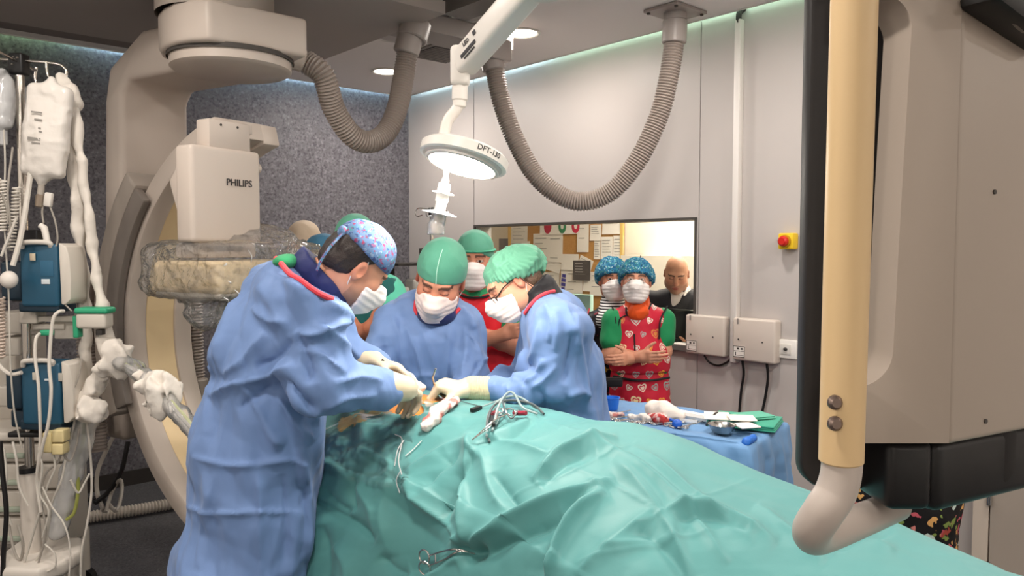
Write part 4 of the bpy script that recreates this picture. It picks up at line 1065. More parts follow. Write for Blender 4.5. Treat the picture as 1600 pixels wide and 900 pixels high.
# ------------------------------------------------------------------ surgeon in the left foreground, seen from behind his right side
def surgeon_left():
    root = empty('person', [*P(400, 800, 2.12)[:2], 0], 'person in blue gown and colourful printed cap bending over the patient at left', 'person')
    H = Head(P(556, 416, 2.13), (.60, .48, -.64), (.66, .14, .74), .90)
    f = unit([.87, .5, 0]); rt = np.array([f[1], -f[0], 0])                        # right side towards the camera
    S0 = P(462, 452, 2.13); shR = S0 + rt * .18 - UZ * .03; shL = S0 - rt * .18 - UZ * .03
    nk = P(503, 432, 2.13)
    elR = P(500, 603, 1.93); wrR = P(622, 606, 2.05); elL = P(558, 570, 2.42); wrL = P(588, 570, 2.37)
    pel = P(404, 690, 2.12)
    hm = H.full(nk).mesh(H.c - .3, H.c + .2, .0028)
    fig = figure(nk, shL - UZ * .06, shR - UZ * .06, pel, f, '#c58a6e', arms=[(shR - UZ * .06, elR, wrR), (shL - UZ * .06, elL, wrL)])
    body(root, [(*hm, H.paint(hm[0], '#cd9377', eyes='down', stubble=.45)), fig])
    H.hair(root, '#2a211d', low=-.055, front=-.005)
    pm = print_mat('cap_print', '#5b7599', ['#8a3f5e', '#33507f', '#4c808c', '#8097b4', '#527aa6', '#80557a', '#3f4e78', '#6f8fb0', '#704c66'], 105, .50, distort=.9)
    cap = H.cap('surgical_cap', pm, root, 'dome', front=.040, back=.052, puff=.008, label='light blue cap with a colourful pattern')
    # tie strings at the back of the cap
    g = Geo(); g += rope([H.w((.03, -.112, .045)), H.w((.045, -.118, .0)), H.w((.05, -.112, -.05)), H.w((.052, -.10, -.085))], [.004] * 24 + [.003], 8, 8)
    mk('cap_tie', g, pm, parent=cap)
    mk('cap_knot', ball(H.w((.02, -.112, .05)), (.015, .012, .018), 12), pm, parent=cap)
    H.mask(root, M_mask, bulge=.004)
    # gown
    S = SDF()
    mid = P(440, 545, 2.13); up = P(452, 470, 2.13)
    S.u(s_flat(up - UZ * .0, mid, .185, .110, .205, .150, rt), .03)
    S.u(s_cone(shL + UZ * .01, shR + UZ * .01, .080, .080), .07)
    S.u(s_cone(P(470, 445, 2.13), P(490, 440, 2.12), .075, .07), .05)
    S.u(s_flat(mid, P(404, 690, 2.12), .205, .150, .205, .165, rt), .05)
    S.u(s_flat(P(404, 690, 2.12), P(380, 900, 2.12), .205, .165, .225, .178, rt), .05)
    S.u(s_flat(P(380, 900, 2.12), P(368, 1020, 2.12), .225, .178, .235, .182, rt), .05)
    S.u(s_cone(shR + rt * .0, elR + UZ * .02, .082, .074), .04); S.u(s_cone(elR, P(590, 606, 2.03), .072, .052), .03); S.u(s_cone(P(590, 606, 2.03), P(612, 606, 2.045), .052, .044), .02)
    S.u(s_cone(shL, elL, .076, .064), .04); S.u(s_cone(elL, wrL, .066, .045), .03)
    S.sub(s_ell(P(512, 437, 2.13), (.066, .066, .075)), .012); S.cut(s_plane(P(465, 421, 2.08), [.52, 0, .86]), .012)
    zcut = .30; S.cut(s_plane([0, 0, zcut], [0, 0, -1]), .01)
    folds = [([(372, 452), (350, 520), (335, 585)], 13, .010), ([(400, 445), (430, 480), (450, 520)], 12, .008),
             ([(330, 622), (370, 600), (420, 585), (460, 572)], 9, .016), ([(352, 588), (385, 560), (415, 520)], 9, .012), ([(455, 530), (430, 560), (400, 575)], 8, -.012),
             ([(466, 520), (480, 560), (486, 600)], 8, -.014), ([(455, 525), (500, 520), (545, 500), (565, 498)], 9, .014), ([(462, 545), (500, 555), (540, 585)], 8, .010),
             ([(490, 505), (530, 530), (570, 565)], 7, .008), ([(510, 470), (540, 490), (560, 520)], 7, .009), ([(520, 600), (560, 590), (600, 596)], 6, .008), ([(505, 640), (540, 622), (590, 618)], 6, .008),
             ([(440, 590), (470, 620), (495, 650)], 9, -.018), ([(380, 600), (405, 640), (425, 680), (440, 700)], 9, .012), ([(430, 612), (460, 660), (490, 690)], 9, .012), ([(370, 640), (400, 620), (430, 600)], 7, -.010),
             ([(300, 712), (350, 724), (400, 725), (440, 718), (485, 722)], 5, .008, .004), ([(288, 790), (340, 800), (400, 798), (470, 800)], 5, .006, .003), ([(400, 730), (405, 780), (404, 840), (408, 900)], 6, .008),
             ([(345, 520), (330, 600), (318, 680)], 9, .008), ([(470, 700), (478, 780), (480, 880)], 9, .012), ([(440, 740), (448, 800), (446, 880)], 8, -.008), ([(335, 740), (320, 820), (310, 890)], 10, .008),
             ([(395, 480), (420, 500), (455, 505)], 8, .009), ([(415, 425), (460, 445), (500, 470)], 8, .006)]
    lo = np.array([-1.15, 1.6, .25]); hi = np.array([-.22, 2.75, 1.75])
    v, fc = garment(S, lo, hi, .0065, folds, (.0100, 6.0), (.003, 19))
    gw = mk('surgical_gown', (v, fc), M_gown, parent=root, angle=None, label='creased light blue gown')
    # red neck binding, lead collar and green scrub under it
    pn = unit([.52, 0, .86]); dpl = (v - P(465, 421, 2.08)) @ pn; qq = proj(v); sel = (np.abs(dpl) < .008) & (v[:, 2] > 1.45); path = []
    for x0 in np.linspace(418, 520, 12):
        m = sel & (np.abs(qq[:, 0] - x0) < 5)
        if m.sum() > 2: k = np.where(m)[0]; near = k[v[k, 1] < np.quantile(v[k, 1], .15) + .004]; path.append(v[near].mean(0) + np.array([.003, -.008, .006]))
    path = np.array(path); path[1:-1] = (path[:-2] + 2 * path[1:-1] + path[2:]) / 4
    mk('neck_binding', tube(catmull(path, 4), .0075, 8), M_redtrim, parent=gw)
    S = SDF(); S.u(s_cone(P(497, 424, 2.13), P(517, 446, 2.13), .078, .080), .01); S.sub(s_cone(P(540, 395, 2.13), P(500, 452, 2.13), .060, .062), .006); S.cut(s_plane(P(507, 420, 2.13), unit([.72, .1, .62])), .005)
    S.disp(lambda p: (.004 * ridged(p * 18, 2)).astype(np.float32))
    mk('lead_collar', S.mesh(P(507, 430, 2.13) - .17, P(507, 430, 2.13) + .17, .004), M_navy, parent=root, angle=None, label='dark navy lead collar')
    S = SDF(); S.u(s_ell(P(450, 409, 2.1), (.035, .08, .022)), .01)
    mk('scrub_collar', S.mesh(P(450, 409, 2.1) - .15, P(450, 409, 2.1) + .15, .005), M_scrubg, parent=root, angle=None)
    # gloved hands
    Sg = hand(P(628, 607, 2.075), unit([.22, .93, -.28]), [-.2, .3, -1], 1, [.8, .85, .9, .9], .95, .05, (.4, .5), 1.12)
    Sg.u(s_cone(P(606, 605, 2.045), P(632, 607, 2.08), .046, .035), .02)
    gl = mk('glove', hmesh(Sg, P(640, 605, 2.1), .17, .0028), M_glove, parent=root, angle=None)
    g = Geo()
    for t in (0, .35, .7): g += tube(np.array([P(604 + t * 16, 605, 2.045 + t * .01) + .0455 * (1 - t * .18) * (math.cos(a) * UZ + math.sin(a) * np.array([-.15, .98, 0])) for a in np.linspace(0, 2 * math.pi, 33)]), .0022, 6, cap=False)
    mk('cuff_rolls', g, M_glove, parent=gl)
    Sg = hand(P(584, 563, 2.37), unit([.86, -.1, -.25]), [.25, -.3, -1], -1, [(.35, .7, .4), (.5, .7, .5), .7, .8], 1.0, .06, (.3, .6), 1.1)
    Sg.u(s_cone(P(570, 564, 2.37), P(586, 564, 2.37), .036, .032), .02)
    mk('glove', hmesh(Sg, P(605, 566, 2.35), .15, .0028), M_glove, parent=root, angle=None)
    trousers(root, pel, rt, f, M_scrubg)
    return root
surgeon_left()

# ------------------------------------------------------------------ surgeon in the middle, facing the camera
def surgeon_mid():
    D = 2.93
    root = empty('person', [*P(680, 700, D + .08)[:2], 0], 'person in blue gown and plain green cap facing the camera, head bowed over the patient', 'person')
    H = Head(P(688, 438, D - .03), (-.13, -.80, -.52), (.17, -.50, .85), 1.08)
    shA = P(607, 512, D + .04); shB = P(726, 520, D + .04); nk = P(684, 492, D + .06); pel = P(665, 760, D + .1)
    elA = P(582, 590, D - .06); wrA = P(612, 625, D - .28); elB = P(738, 594, D - .06); wrB = P(706, 632, D - .28)
    ax = unit(shB - shA)
    hm = H.full(nk).mesh(H.c - .28, H.c + .24, .003)
    fig = figure(nk, shA, shB, pel, [0, -1, 0], '#c58a6e', arms=[(shA, elA, wrA), (shB, elB, wrB)])
    body(root, [(*hm, H.paint(hm[0], '#d08f74', eyes='down', red=.8)), fig])
    H.hair(root, '#3a2c25', low=-.03, front=-.02, puff=.002)
    cap = H.cap('surgical_cap', M_greencap, root, 'dome', front=.046, back=-.02, puff=.010, top=(0, .0, .018))
    mk('cap_seam', rope([H.w((0, .098, .055)), H.w((0.004, .085, .10)), H.w((0.004, .045, .140)), H.w((0, -.01, .152))], .0016, 8, 6), mat('seam_pale', '#b8e6d2', rough=.7), parent=cap)
    H.mask(root, M_maskp)
    S = SDF()
    c1 = P(676, 540, D + .07); c0 = P(680, 500, D + .07)
    S.u(s_flat(c0, c1, .17, .105, .20, .125, ax), .03); S.u(s_cone(shA, shB, .070, .068), .06); S.u(s_flat(c1, P(665, 760, D + .1), .20, .125, .20, .14, ax), .04); S.u(s_flat(P(665, 760, D + .1), P(665, 1000, D + .1), .20, .14, .22, .16, ax), .04)
    S.u(s_cone(P(683, 490, D + .06), P(680, 515, D + .06), .075, .09), .04)
    S.u(s_cone(shA, elA, .074, .068), .03); S.u(s_cone(elA, wrA, .066, .05), .03); S.u(s_cone(shB, elB, .068, .066), .03); S.u(s_cone(elB, wrB, .064, .05), .03)
    S.sub(s_ell(P(683, 478, D - .01), (.068, .10, .062)), .012); S.cut(s_plane([0, 0, .3], [0, 0, -1]), .01)
    folds = [([(600, 540), (602, 575), (600, 610)], 6, -.010), ([(636, 510), (655, 560), (668, 610)], 5, .010), ([(655, 505), (672, 545), (690, 600)], 6, .008), ([(700, 515), (702, 560), (695, 610)], 5, .008), ([(725, 510), (728, 550), (722, 590)], 5, .010),
             ([(732, 520), (745, 545), (752, 570)], 5, .012), ([(738, 590), (750, 575), (760, 555)], 4, .010), ([(728, 600), (740, 585), (748, 565)], 4, -.010), ([(580, 540), (590, 565), (596, 585)], 5, .010), ([(720, 480), (735, 498), (742, 515)], 5, .008),
             ([(612, 490), (625, 530), (630, 580)], 6, .007), ([(640, 595), (662, 585), (690, 590)], 5, .006)]
    lo = np.minimum(shA, wrB) - .35; hi = np.maximum(shB, nk) + .3; lo[2] = .26; lo[0] = shA[0] - .25
    gw = mk('surgical_gown', garment(S, lo, hi, .0072, folds, (.0105, 6.5), (.003, 22)), M_gown, parent=root, angle=None, label='light blue gown with red neckline')
    edging(gw, [(650, 470), (649, 484), (656, 494), (672, 504), (690, 502), (706, 494), (718, 482)], .0075, M_redtrim, 'neck_binding', .001)
    S = SDF(); S.u(s_ell(P(683, 490, D + .0), (.078, .085, .05)), .01)
    mk('lead_collar', S.mesh(P(683, 490, D) - .14, P(683, 490, D) + .14, .005), M_navy, parent=root, angle=None, label='dark navy collar under the gown')
    for (w, d, sd) in ((wrA, [.75, -.1, -.15], -1), (wrB, [-.7, -.1, -.15], 1)):
        Sg = hand(w + unit(d) * .03, unit(d), [0, -.4, -1], sd, [.5, .5, .55, .6], 1.0, .05, (.3, .5), 1.1); Sg.u(s_cone(w - unit(d) * .03, w + unit(d) * .04, .042, .034), .02)
        mk('glove', hmesh(Sg, w + unit(d) * .08, .16, .0034), M_glove, parent=root, angle=None)
    trousers(root, pel, ax, [0, -1, 0], M_scrubg)
surgeon_mid()

# ------------------------------------------------------------------ surgeon on the right, in profile facing left
def surgeon_right():
    D = 2.55
    root = empty('person', [*P(890, 800, D)[:2], 0], 'person in blue gown, pale puffy cap and glasses, leaning in from the right', 'person')
    H = Head(P(801, 443, D), (-.76, -.20, -.60), (-.60, .02, .80), .86)
    f = unit([-.9, -.12, 0]); lf = np.array([-f[1], f[0], 0]); lf = lf if lf[1] < 0 else -lf        # near side
    S0 = P(862, 500, D); shN = S0 + lf * .18 - UZ * .02; shF = S0 - lf * .18 - UZ * .02; nk = P(840, 472, D)
    elN = P(876, 606, 2.36); wrN = P(752, 609, 2.38); elF = P(830, 590, 2.8); wrF = P(745, 612, 2.68); pel = P(888, 700, D)
    hm = H.full(nk).mesh(H.c - .22, H.c + .27, .0028)
    fig = figure(nk, shF, shN, pel, f, '#c58a6e', arms=[(shN, elN, wrN), (shF, elF, wrF)])
    body(root, [(*hm, H.paint(hm[0], '#d49a7e', eyes='down', red=.9)), fig])
    H.hair(root, '#6b5546', low=-.075, front=-.02, puff=.002)
    H.cap('bouffant_cap', M_bouf, root, 'bouf', front=.046, back=-.03, puff=.000, h=.0028, sink=(0, -.09, .02), label='pale green puffy cap')
    H.mask(root, M_maskp, bulge=.006, drop=.004)
    H.glasses(root, '#161516', drop=.012, thick=.0024)
    g = Geo(); g += rope([H.w((-.085, -.02, .005)), H.w((-.085, -.035, -.05)), H.w((-.07, -.055, -.10)), H.w((-.05, -.08, -.12))], .0016, 8, 6)
    mk('glasses_cord', g, M_black, parent=root)
    S = SDF(); mid = P(876, 580, D)
    S.u(s_flat(P(862, 502, D), mid, .17, .100, .195, .125, lf), .03); S.u(s_cone(shN, shF, .074, .074), .06); S.u(s_cone(nk + UZ * .01, P(860, 498, D), .066, .085), .05)
    S.u(s_flat(mid, pel, .20, .135, .205, .14, lf), .04); S.u(s_flat(pel, P(900, 950, D), .205, .14, .23, .16, lf), .04)
    S.u(s_cone(shN, elN, .078, .070), .035); S.u(s_cone(elN, P(775, 609, 2.375), .068, .046), .03); S.u(s_cone(P(775, 609, 2.375), P(757, 609, 2.375), .046, .042), .02)
    S.u(s_cone(shF, elF, .076, .066), .035); S.u(s_cone(elF, wrF, .062, .045), .03)
    S.sub(s_ell(P(834, 465, D), (.062, .062, .062)), .012); S.cut(s_plane(P(838, 463, D), [-.67, 0, .74]), .012); S.cut(s_plane([0, 0, .3], [0, 0, -1]), .01)
    folds = [([(868, 480), (872, 510), (868, 550)], 6, .009), ([(900, 490), (905, 540), (915, 600), (920, 650)], 6, .010), ([(895, 520), (890, 560), (880, 600)], 6, -.012), ([(820, 545), (812, 575), (800, 596)], 7, .010), ([(845, 500), (838, 540), (830, 570)], 6, .010),
             ([(850, 560), (840, 585), (820, 598)], 5, .010), ([(870, 570), (850, 596), (830, 606)], 5, .010), ([(790, 600), (800, 620), (806, 632)], 4, .009), ([(815, 598), (822, 620), (830, 636)], 4, .009), ([(840, 605), (850, 625), (852, 640)], 5, -.009), ([(770, 596), (776, 612), (778, 626)], 4, .006),
             ([(885, 620), (905, 612), (922, 616)], 6, .010), ([(880, 470), (892, 500), (900, 520)], 5, .008), ([(912, 520), (922, 570), (930, 640)], 5, -.009), ([(850, 470), (862, 500), (858, 535)], 5, .008), ([(890, 640), (895, 655), (896, 680)], 4, .010)]
    lo = np.array([-.18, 2.05, .26]); hi = np.array([.60, 3.05, 1.62])
    gw = mk('surgical_gown', garment(S, lo, hi, .0068, folds, (.0110, 6.3), (.003, 20)), M_gown, parent=root, angle=None, label='light blue gown with wide sleeves')
    edging(gw, [(866, 455), (856, 457), (840, 465), (828, 478), (820, 490)], .006, M_redtrim, 'neck_binding', .001)
    S = SDF(); S.u(s_cone(P(838, 455, D), P(846, 474, D), .070, .080), .01); S.sub(s_cone(H.w((0, -.01, -.05)), nk, .058, .06), .006); S.cut(s_plane(P(826, 452, D), unit([-.67, 0, .74])), .005)
    S.disp(lambda p: (.003 * ridged(p * 18, 2)).astype(np.float32))
    mk('lead_collar', S.mesh(P(848, 460, D) - .16, P(848, 460, D) + .16, .004), M_blackc, parent=root, angle=None, label='black collar')
    # gloved hand pinching a needle
    W = P(735, 606, 2.37); dv = unit([-.95, .05, .10])
    Sg = hand(W, dv, [-.10, .15, -1], 1, [(1.0, 1.1, .5), (1.15, 1.15, .5), (1.2, 1.2, .6), (1.25, 1.2, .6)], 1.12, .03, (.5, .7), 1.12)
    Sg.u(s_cone(P(756, 609, 2.375), W, .040, .034), .02)
    gl = mk('glove', hmesh(Sg, P(712, 603, 2.37), .16, .0026), M_glove, parent=root, angle=None)
    S = SDF(); S.u(s_cone(P(760, 609, 2.375), P(738, 607, 2.37), .0425, .039), .01)
    S.disp(lambda p: (.0016 * np.sin((p[:, 0]) * 900)).astype(np.float32))
    mk('knit_cuff', S.mesh(P(750, 608, 2.37) - .08, P(750, 608, 2.37) + .08, .0024), M_cuff, parent=gl, angle=None)
    Wf = wrF; Sg = hand(Wf, unit([-.9, -.2, -.2]), [0, .2, -1], -1, [.7, .7, .8, .8], 1.0, .04); Sg.u(s_cone(Wf + np.array([.05, 0, 0]), Wf, .04, .033), .02)
    mk('glove', hmesh(Sg, Wf - np.array([.07, 0, 0]), .15, .0034), M_glove, parent=root, angle=None)
    trousers(root, pel, lf, f, M_scrubg)
surgeon_right()
# ================================================================== PATIENT UNDER THE GREEN DRAPE
T = -RY; O2 = np.array([P(690, 625, 2.4)[0], 2.4, 0.0])
ZTB = .975
def Bs(s): return np.interp(s, [-1.0, -.75, -.5, -.3, 0, .35, .7, .95, 1.2, 1.5, 1.8], [.10, .12, .14, .165, .175, .19, .20, .165, .12, .085, .06])
def ztop(s, t):
    u = np.clip(np.abs(t) / .335, 0, 1)
    return ZTB + Bs(s) * (1 - u ** 2.4) ** .9
M_drape = cloth_mat('drape_green', '#558e8d', rough=.48, bump=(260, .12, .001), col2='#4f8786')
crumple(M_drape, 4.0, .016, .6)
def build_drape():
    ns, ncr = 560, 400
    ss = np.linspace(-.70, 1.78, ns); pos = np.zeros((ns, ncr, 3))
    for i, s in enumerate(ss):
        tn = -.40 + .03 * math.sin(s * 3); tf = float(np.interp(s, [-1, .8, 1.2, 1.4, 1.56, 1.8], [.34, .34, .345, .27, .22, .15]))
        tt_ = np.linspace(tf, tn, 60); zt_ = ztop(s, tt_ * np.where(tt_ > 0, .335 / tf * .98, .335 / .40 * .98))
        far = [(tf + .05, ZTB - .45), (tf + .045, ZTB - .2), (tf + .025, ZTB - .05)]
        near = [(tn - .025, ZTB - .04), (tn - .055, ZTB - .14), (tn - .085, ZTB - .30), (tn - .11, ZTB - .52)]
        pth = np.array(far + list(zip(tt_, zt_)) + near)
        pth = resample(catmull(pth, 3), ncr)
        pos[i] = O2 + T * s + RX * pth[:, :1] + UZ * pth[:, 1:]
    N = grid_normals(pos); N = np.where((N[:, :, 2:] * 1).mean() < 0, -N, N)
    v = pos.reshape(-1, 3); n = N.reshape(-1, 3)
    # soft undulation of the whole sheet, then the folds
    v = v + n * (.010 * fbm(v * np.array([3.2, 3.2, 2.5]), 2) + .0020 * ridged(v * 4.5 + .4 * fbm(v * 3, 1)[:, None], 2, 1.4) + .0062 * paper(v, 3.6, 4) + .0016 * paper(v, 9.0, 9))[:, None]
    vis = np.clip((n * ((np.array([0, 0, CH]) - v) / np.linalg.norm(np.array([0, 0, CH]) - v, axis=1)[:, None])).sum(1) * 4 + .2, 0, 1)
    L = [([(741, 711), (707, 764), (690, 805), (712, 842)], 11, -.034), ([(735, 690), (722, 749), (724, 800), (730, 850)], 8, .022), ([(628, 750), (668, 793), (722, 853)], 9, .026, -.008), ([(700, 720), (670, 770), (650, 790)], 10, .012),
         ([(600, 770), (640, 815), (700, 860)], 16, -.012), ([(725, 856), (770, 826), (850, 787), (960, 750)], 10, .024, .006), ([(742, 876), (800, 842), (880, 806)], 12, -.022), ([(722, 868), (670, 900), (620, 930)], 10, .016), ([(716, 880), (640, 895)], 12, -.012),
         ([(831, 752), (855, 726), (873, 707), (915, 691), (965, 684)], 8, .018, .006), ([(845, 760), (880, 725), (930, 705)], 10, -.012), ([(948, 771), (895, 817), (873, 862), (862, 920)], 13, .030, .010), ([(930, 760), (880, 805), (850, 870), (845, 920)], 14, -.020),
         ([(755, 683), (810, 696), (862, 713)], 6, .010), ([(735, 690), (700, 700), (660, 726), (630, 752)], 8, .012), ([(725, 696), (690, 735), (668, 762)], 6, -.012), ([(750, 700), (765, 760), (790, 800)], 10, .010), ([(770, 740), (800, 780), (815, 800)], 9, -.012),
         ([(487, 783), (520, 803), (555, 820), (590, 848)], 9, -.018, .006), ([(503, 762), (525, 787), (545, 800)], 8, -.012), ([(559, 747), (550, 775), (553, 800)], 7, -.014), ([(560, 700), (590, 715), (625, 738)], 5, .009), ([(490, 720), (530, 735), (580, 790), (590, 850)], 12, .012),
         ([(593, 868), (615, 890), (640, 900)], 9, -.012), ([(520, 850), (540, 880), (545, 920)], 12, .012), ([(500, 820), (510, 870), (505, 920)], 12, -.014), ([(600, 690), (615, 740), (600, 800), (610, 870)], 16, .014), ([(640, 690), (625, 740), (560, 760)], 10, .008),
         ([(850, 660), (930, 690), (1010, 735), (1080, 800), (1140, 880)], 9, .010, .004), ([(985, 700), (1040, 735), (1100, 790), (1180, 850)], 9, .012), ([(960, 720), (1000, 760), (1050, 830), (1080, 900)], 12, .012), ([(1040, 800), (1090, 795), (1150, 812), (1215, 850)], 10, .015), ([(1055, 815), (1110, 812), (1170, 835)], 9, -.012),
         ([(1000, 830), (1050, 870), (1075, 915)], 14, -.012), ([(940, 860), (1000, 850), (1060, 840)], 9, .008), ([(900, 900), (960, 850), (1020, 800)], 12, .012), ([(1180, 790), (1230, 830), (1290, 880)], 10, .010), ([(1250, 840), (1330, 840), (1400, 860)], 9, .010), ([(1300, 860), (1350, 845), (1400, 830)], 8, -.008),
         ([(840, 650), (800, 672), (745, 690)], 7, .012), ([(835, 660), (800, 684), (755, 692)], 6, -.010), ([(600, 655), (650, 650), (720, 655)], 8, .008), ([(510, 690), (560, 672), (620, 668)], 8, .009), ([(500, 665), (560, 650), (600, 648)], 8, -.008), ([(520, 640), (560, 655), (575, 690)], 9, .010)]
    L = [(l[0], l[1] * 1.35, l[2] * 1.25, *[x * 1.2 for x in l[3:]]) for l in L] + [(p, 3, .003) for p in ([(760, 790), (1000, 690)], [(860, 712), (1010, 790), (1090, 900)], [(800, 700), (930, 655)], [(980, 830), (1180, 745)], [(620, 700), (640, 780)], [(900, 880), (1120, 830)])]
    v = creases(v, n, L, vis)
    # gathered pocket at the lower clamp
    q = proj(v); d = np.sqrt(((q - np.array([738, 862])) ** 2).sum(1)); v = v - n * (.05 * np.exp(-(d / 16) ** 2))[:, None] * vis[:, None]
    d = np.sqrt(((q - np.array([735, 692])) ** 2).sum(1)); v = v + n * (.022 * np.exp(-(d / 12) ** 2))[:, None] * vis[:, None]
    return ss, v.reshape(ns, ncr, 3)
_ss, DP = build_drape(); DQ = proj(DP); DN = grid_normals(DP)
FLIP = DN[250, 150, 2] < 0
if FLIP: DN = -DN
_view = np.array([0, 0, CH]) - DP; _fac = (DN * _view).sum(-1) > 0
def on_drape(px, py, off=0.0):
    d = np.sqrt(((DQ - np.array([px, py])) ** 2).sum(-1)) + (~_fac) * 1e3
    w = d < max(d.min() + 1.5, 2.5); dist = np.where(w, DP[..., 1], 1e9); k = np.unravel_index(np.argmin(np.where(w, dist + d * .02, 1e9)), d.shape)
    return DP[k] + DN[k] * off, DN[k]
# window in the sheet over the operated chest
win = (((DQ[..., 0] - 618) * .97 + (DQ[..., 1] - 630) * .26) / 48) ** 2 + ((-(DQ[..., 0] - 618) * .26 + (DQ[..., 1] - 630) * .97) / 17) ** 2 < 1
win &= _fac
ns_, nc_ = DP.shape[:2]; fcs = [q for q in grid_faces(ns_, nc_) if not win.reshape(-1)[list(q)].all()]
hole = DP.copy()
drp = mk('surgical_drape', (DP.reshape(-1, 3), [q[::-1] for q in fcs] if FLIP else fcs), M_drape, angle=None); tag(drp, 'large green surgical sheet covering the patient and table in the foreground', 'surgical drape')
# the patient's body under it
_wc = on_drape(632, 628)[0] - O2; WS, WT = float(_wc @ T), float(_wc @ RX)
def torso(p):
    q = p - O2.astype(np.float32); s = q @ T.astype(np.float32); t = q @ RX.astype(np.float32)
    top = p[:, 2] - (ztop(s, t) - .010 + .040 * np.exp(-((s - WS) / .10) ** 2 - ((t - WT) / .09) ** 2)).astype(np.float32); side = np.abs(t) - .24; bot = (ZTB - .03) - p[:, 2]; e1 = s - .28; e0 = -.30 - s
    return np.maximum(np.maximum(top, side), np.maximum(bot, np.maximum(e1, e0))).astype(np.float32)
def tb(s, t, z): return O2 + T * s + RX * t + UZ * z
pr = empty('person', tb(0, 0, .93), 'patient lying under the green sheet, orange-stained chest skin showing at the opening', 'person')
HD_ = Head(tb(-.54, 0, ZTB + .045), unit([0, 0, 1]), -T)
S = HD_.full(tb(-.34, 0, ZTB + .035)); S.u(torso, .03)
for q in (-1, 1):
    S.u(s_cone(tb(-.24, q * .2, ZTB + .04), tb(.0, q * .25, ZTB + .01), .045, .035), .03); S.u(s_cone(tb(.0, q * .25, ZTB + .01), tb(.25, q * .23, ZTB + .0), .034, .026), .02)
    S.u(s_cone(tb(.25, q * .10, ZTB + .06), tb(.70, q * .10, ZTB + .08), .075, .055), .05); S.u(s_cone(tb(.70, q * .10, ZTB + .08), tb(1.15, q * .09, ZTB + .0), .052, .034), .03); S.u(s_cone(tb(1.15, q * .09, ZTB), tb(1.17, q * .10, ZTB + .06), .03, .025), .02)
al = np.array([tb(-1.0, -.36, 0), tb(1.3, -.36, 0), tb(-1.0, .36, 0), tb(1.3, .36, 0)]); lo = al.min(0); hi = al.max(0); lo[2] = ZTB - .10; hi[2] = ZTB + .30
pv, pf = S.mesh(lo, hi, .011)
pc_ = np.tile(np.array(lin('#cf8a4e')[:3]), (len(pv), 1)); mm = np.clip(.5 + .8 * fbm(pv * 14, 3), 0, 1)[:, None]
pc_ = pc_ * (1 - mm * .6) + np.array(lin('#d9832f')[:3]) * mm * .6
mk('body', (pv, pf), attr_mat('iodine_skin', rough=.32, spec=.5), parent=pr, angle=None, colors=pc_)
# operating table under the patient
ot = empty('operating_table', tb(.3, 0, 0), 'operating table almost wholly hidden under the green sheet', 'operating table')
TR = np.stack([T, RX, UZ], 1)
mk('mattress', rbox((2.1, .46, .05), .02, 3, R=TR, t=tb(.42, 0, ZTB - .06)), M_black, parent=ot)
mk('table_top', rbox((2.1, .46, .03), .008, R=TR, t=tb(.42, 0, ZTB - .10)), M_steel, parent=ot)
mk('pedestal', rbox((.45, .30, ZTB - .12), .03, R=TR, t=tb(.75, .02, (ZTB - .12) / 2)), M_wplastic, parent=ot)
# clear film stuck over the sheet round the wound, stained yellow at the top
fm = (DQ[..., 0] > 478) & (DQ[..., 0] < 655 - (DQ[..., 1] - 650) * .15) & (DQ[..., 1] > 622) & (DQ[..., 1] < 765 - np.abs(DQ[..., 0] - 600) * .25) & _fac & ~win
idx = -np.ones(ns_ * nc_, int); sel = [q for q in grid_faces(ns_, nc_) if fm.reshape(-1)[list(q)].all()]
us = np.unique(np.array(sel).ravel()); idx[us] = np.arange(len(us)); fv = DP.reshape(-1, 3)[us]; fn = DN.reshape(-1, 3)[us]
fv = fv + fn * (.004 + .003 * np.abs(ridged(fv * 15, 2)))[:, None]
o = mk('incise_film', (fv, [tuple(idx[list(q)][::-1] if FLIP else idx[list(q)]) for q in sel]), film('incise_film', .015, .06, (40, .6, .01), 1.22), angle=None); tag(o, 'clear plastic film stuck on the green sheet beside the wound', 'plastic film')
def strand(pts, r, off=.006, n=8): return tube(catmull(np.array([on_drape(x, y, off)[0] for x, y in pts]), n), r, 6)
M_fold = film('film_fold', .5, .12)
for k, pts in enumerate([[(618, 682), (630, 690), (624, 720), (628, 745)], [(633, 690), (622, 705), (618, 730)], [(660, 692), (645, 705), (634, 716)], [(628, 738), (622, 752), (628, 768)], [(502, 676), (540, 660), (580, 648)]]):
    mk('film_crease', Geo().add(*strand(pts, .0015)), M_fold, parent=o)
rimm = (seg_dist(DQ.reshape(-1, 2), [(535, 668), (565, 656), (600, 645), (640, 639), (675, 636)])[0] + 5 * fbm(DP.reshape(-1, 3) * 30, 2) < 7) & _fac.reshape(-1) & ~win.reshape(-1)
sel = [q for q in grid_faces(ns_, nc_) if rimm[list(q)].all()]; us = np.unique(np.array(sel).ravel()); idx2 = -np.ones(ns_ * nc_, int); idx2[us] = np.arange(len(us)); fn = DN.reshape(-1, 3)[us]
mk('iodine_rim', (DP.reshape(-1, 3)[us] + fn * .010, [tuple(idx2[list(q)][::-1] if FLIP else idx2[list(q)]) for q in sel]), film('iodine', .55, .3, None, 1.2, '#8f6a22'), parent=o, label='yellow-brown iodine stain along the film edge', kind='stuff')

